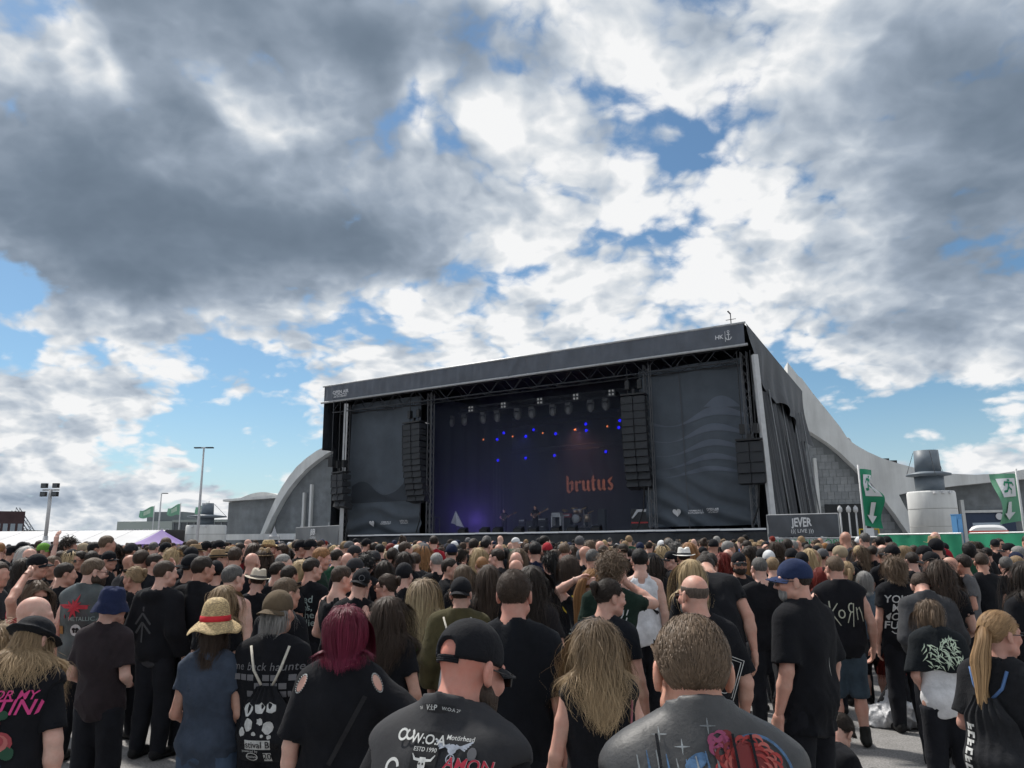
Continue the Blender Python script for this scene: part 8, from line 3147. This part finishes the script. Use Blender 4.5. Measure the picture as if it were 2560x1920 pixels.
FKINDS = [('short', None, 0, 0, 'hang'), ('short', None, 0, 35, 'front'), ('short', None, 0, -35, 'hang'), ('crop', None, 0, 0, 'front'), ('bald', None, 0, 0, 'hang'), ('bald', None, 0, 30, 'front'), ('long', None, 1, 0, 'hang'), ('long', None, 1, -30, 'front'), ('bob', None, 1, 0, 'front'),
          ('crop', 'cap', 0, 0, 'hang'), ('crop', 'cap', 0, 40, 'front'), ('crop', 'fedora_tan', 0, 0, 'hang'), ('short', 'beanie', 0, 0, 'hang'), ('short', None, 1, 60, 'hang')]
FW = (10, 8, 8, 8, 4, 3, 8, 5, 5, 8, 5, 1.5, 2, 3)
HCW = (('black', 6), ('dark', 13), ('brown', 10), ('lbrown', 4), ('blond', 3), ('dblond', 4), ('ginger', 2), ('red', 1), ('grey', 3), ('dgrey', 3))
grid_pts = []
fr = random.Random(31)


def crowd_back(px):
    """how far back the crowd reaches in each direction"""
    return np.interp(px, [0, 700, 850, 1900, 1960, 2200, 2560], [52, 50, 47, 38, 28, 17, 14])


Yr = 11.0
while Yr < 50:
    step = .74 + .006 * Yr
    half = Yr * .72
    x = -half + fr.random() * step
    while x < half:
        xx, yy = x + fr.uniform(-.22, .22), Yr + fr.uniform(-.3, .3)
        px = 1280 + xx / yy * F_PX * 1.02
        v_ = (Vector((xx, yy, 0)) - S0).dot(SV)
        u_ = (Vector((xx, yy, 0)) - S0).dot(SU)
        if -60 < px < 2620 and yy < crowd_back(px) and not (v_ > -4.2 and u_ > -3):
            grid_pts.append((yy, xx, px))
        x += step * fr.uniform(.8, 1.25)
    Yr += .72 + .009 * Yr
grid_pts.sort()
PX = np.array(PEOPLE_XY)
free = []
for yy, xx, px in grid_pts:
    if yy < 16 and np.min((PX[:, 0] - xx) ** 2 + (PX[:, 1] - yy) ** 2) < .55 ** 2:
        continue
    free.append((yy, xx, px))
n_ind = 0
LIMIT = 300 - len(PEOPLE_XY)
MASS = []
for yy, xx, px in free:
    kind = fr.choices(FKINDS, FW)[0]
    style, hat, fem, yaw, arms = kind
    hc = fr.choices([a for a, b in HCW], [b for a, b in HCW])[0]
    shirt = fr.choices('kkkkkkkkdgnrwvu', k=1)[0]
    hatc = fr.choice('kkkkgnw')
    Hh = fr.gauss(1.69 if fem else 1.80, .085)
    aim = math.atan2(STAGE_AIM.x - xx, STAGE_AIM.y - yy) + fr.gauss(0, .35)
    if n_ind < LIMIT:
        me = far_mesh(kind)
        hatm = cloth(CC[hatc][1], .85) if hat in ('cap', 'beanie') else HATM('hattan') if hat else hm(hc)
        o = use_mesh('person', me, [skin(SK[fr.randrange(4)]), hatm, cloth(CC[shirt][1]), cloth((.013, .014, .018))])
        o.location, o.rotation_euler, o.scale = (xx, yy, 0), (0, 0, -aim), (Hh / 1.75,) * 3
        tag(o, crowd_label(px, yy, (style, hc), hat, CC[hatc][0], CC[shirt][0]), 'person', 'festival crowd')
        n_ind += 1
    else:
        MASS.append((xx, yy, Hh / 1.75, -aim, kind, hc, hat, hatc, shirt, fr.randrange(4)))


# the mass: same figures, one object, coloured by attribute
def mass_geo(kind):
    me = far_mesh(kind)
    n = len(me.vertices)
    co = np.empty(n * 3, np.float32)
    me.vertices.foreach_get('co', co)
    nl = len(me.loops)
    lv_ = np.empty(nl, np.int32)
    me.loops.foreach_get('vertex_index', lv_)
    mi = np.empty(len(me.polygons), np.int32)
    me.polygons.foreach_get('material_index', mi)
    co = co.reshape(-1, 3)
    Fc = lv_.reshape(-1, 4)
    keep = co[Fc][:, :, 2].max(1) > 1.12          # upper bodies are all that shows from any eye height
    return co, Fc[keep], mi[keep]


VV, FF, CCO, b = [], [], [], 0
gcache = {}
for (xx, yy, s, yaw, kind, hc, hat, hatc, shirt, sk_) in MASS:
    if kind not in gcache:
        co, Fc, mi = mass_geo(kind)
        used = np.unique(Fc)
        rm = np.full(len(co), -1)
        rm[used] = np.arange(len(used))
        gcache[kind] = (co[used], rm[Fc], mi)
    co, Fc, mi = gcache[kind]
    V = (rz(yaw) @ (co * s).T).T + np.array([xx, yy, 0])
    hcol = CC[hatc][1] if hat in ('cap', 'beanie') else (.27, .19, .11) if hat else HC[hc][0]
    pal = np.array([SK[sk_], hcol, CC[shirt][1], BLK], np.float32)
    vc = np.zeros((len(co), 4), np.float32)
    vc[:, 3] = 1
    for m_ in (0, 3, 2, 1):
        vc[np.unique(Fc[mi == m_]), :3] = pal[m_]
    VV.append(V)
    FF.append(Fc + b)
    CCO.append(vc)
    b += len(co)
me = np_mesh('distant_crowd', np.concatenate(VV), np.concatenate(FF))
at_ = me.attributes.new('pc', 'FLOAT_COLOR', 'POINT')
at_.data.foreach_set('color', np.concatenate(CCO).ravel())
mm = mat('crowd_mass', (.1, .1, .1), .8, spec=.2)
q = NG(mm.node_tree)
a_ = q.node('ShaderNodeAttribute', out=0, attribute_name='pc', attribute_type='GEOMETRY')
mm.node_tree.links.new(a_, mm.node_tree.nodes['Principled BSDF'].inputs['Base Color'])
me.materials.append(mm)
o = bpy.data.objects.new('distant_crowd', me)
COL.objects.link(o)
tag(o, 'dense far rows of the crowd packed before the stage', 'crowd', kind='stuff')
settle_labels()
print('CROWD', len(PEOPLE_XY), n_ind, len(MASS))

# ------------------------------------------------------------------ the band on the stage
def performer(x6, v, H, face, hair, shirt, pose, label, fem=0, hat=None, dz=0.0, hyaw=0):
    p = on_deck(x6, v)
    return pooled(0, 0, 0, hair, hat, 'k', shirt, math.degrees(-S_ANG) + face, fem, 0, pose, hyaw, H, (p.x, p.y, DECK + dz), label, group='band on stage')


b1 = performer(1100, 4.2, 1.86, 165, ('buzz', 'dark'), 'k', ('guitar', 'fret'), 'bald bass player in black standing at the middle of the stage')
b2 = performer(812, 5.6, 1.75, 150, ('short', 'dark'), 'd', ('guitar', 'fret'), 'guitarist half lost in violet smoke on the stage')
b3 = performer(1572, 7.0, 1.60, 200, ('long', 'dark'), 'k', 'front', 'drummer in black behind the drum kit', 1, dz=.25)


def guitar(root, label, colr):
    t = empty('bass_guitar' if 'bass' in label else 'electric_guitar', (0, 0, 0), 0, label, 'guitar')
    t.location, t.rotation_euler, t.scale = root.location, root.rotation_euler, root.scale
    m = MB()
    body = [(-.19, -.11), (-.02, -.13), (.10, -.09), (.14, 0), (.10, .09), (-.03, .12), (-.20, .10), (-.24, 0)]
    Rm = Matrix.Rotation(.45, 3, 'Y')
    m.prism(body, .05, 0)
    off = Vector((.03, .17, 1.06))
    vs = [Rm @ Vector(v) + off for v in m.v]
    link_mesh('body', vs, m.f, mat('guitar_' + colr, (.06, .02, .012) if colr == 'brown' else (.02, .02, .022), .25), t)
    n = MB().box((-.56, .02, 0), (.75, .03, .05)).box((-.98, .02, 0), (.16, .03, .10))
    link_mesh('neck', [Rm @ Vector(v) + off for v in n.v], n.f, mat('guitar_neck', (.22, .13, .07), .4), t)


guitar(b1, 'brown bass guitar held by the bass player on stage', 'brown')
guitar(b2, 'dark guitar held by the guitarist in the smoke', 'black')
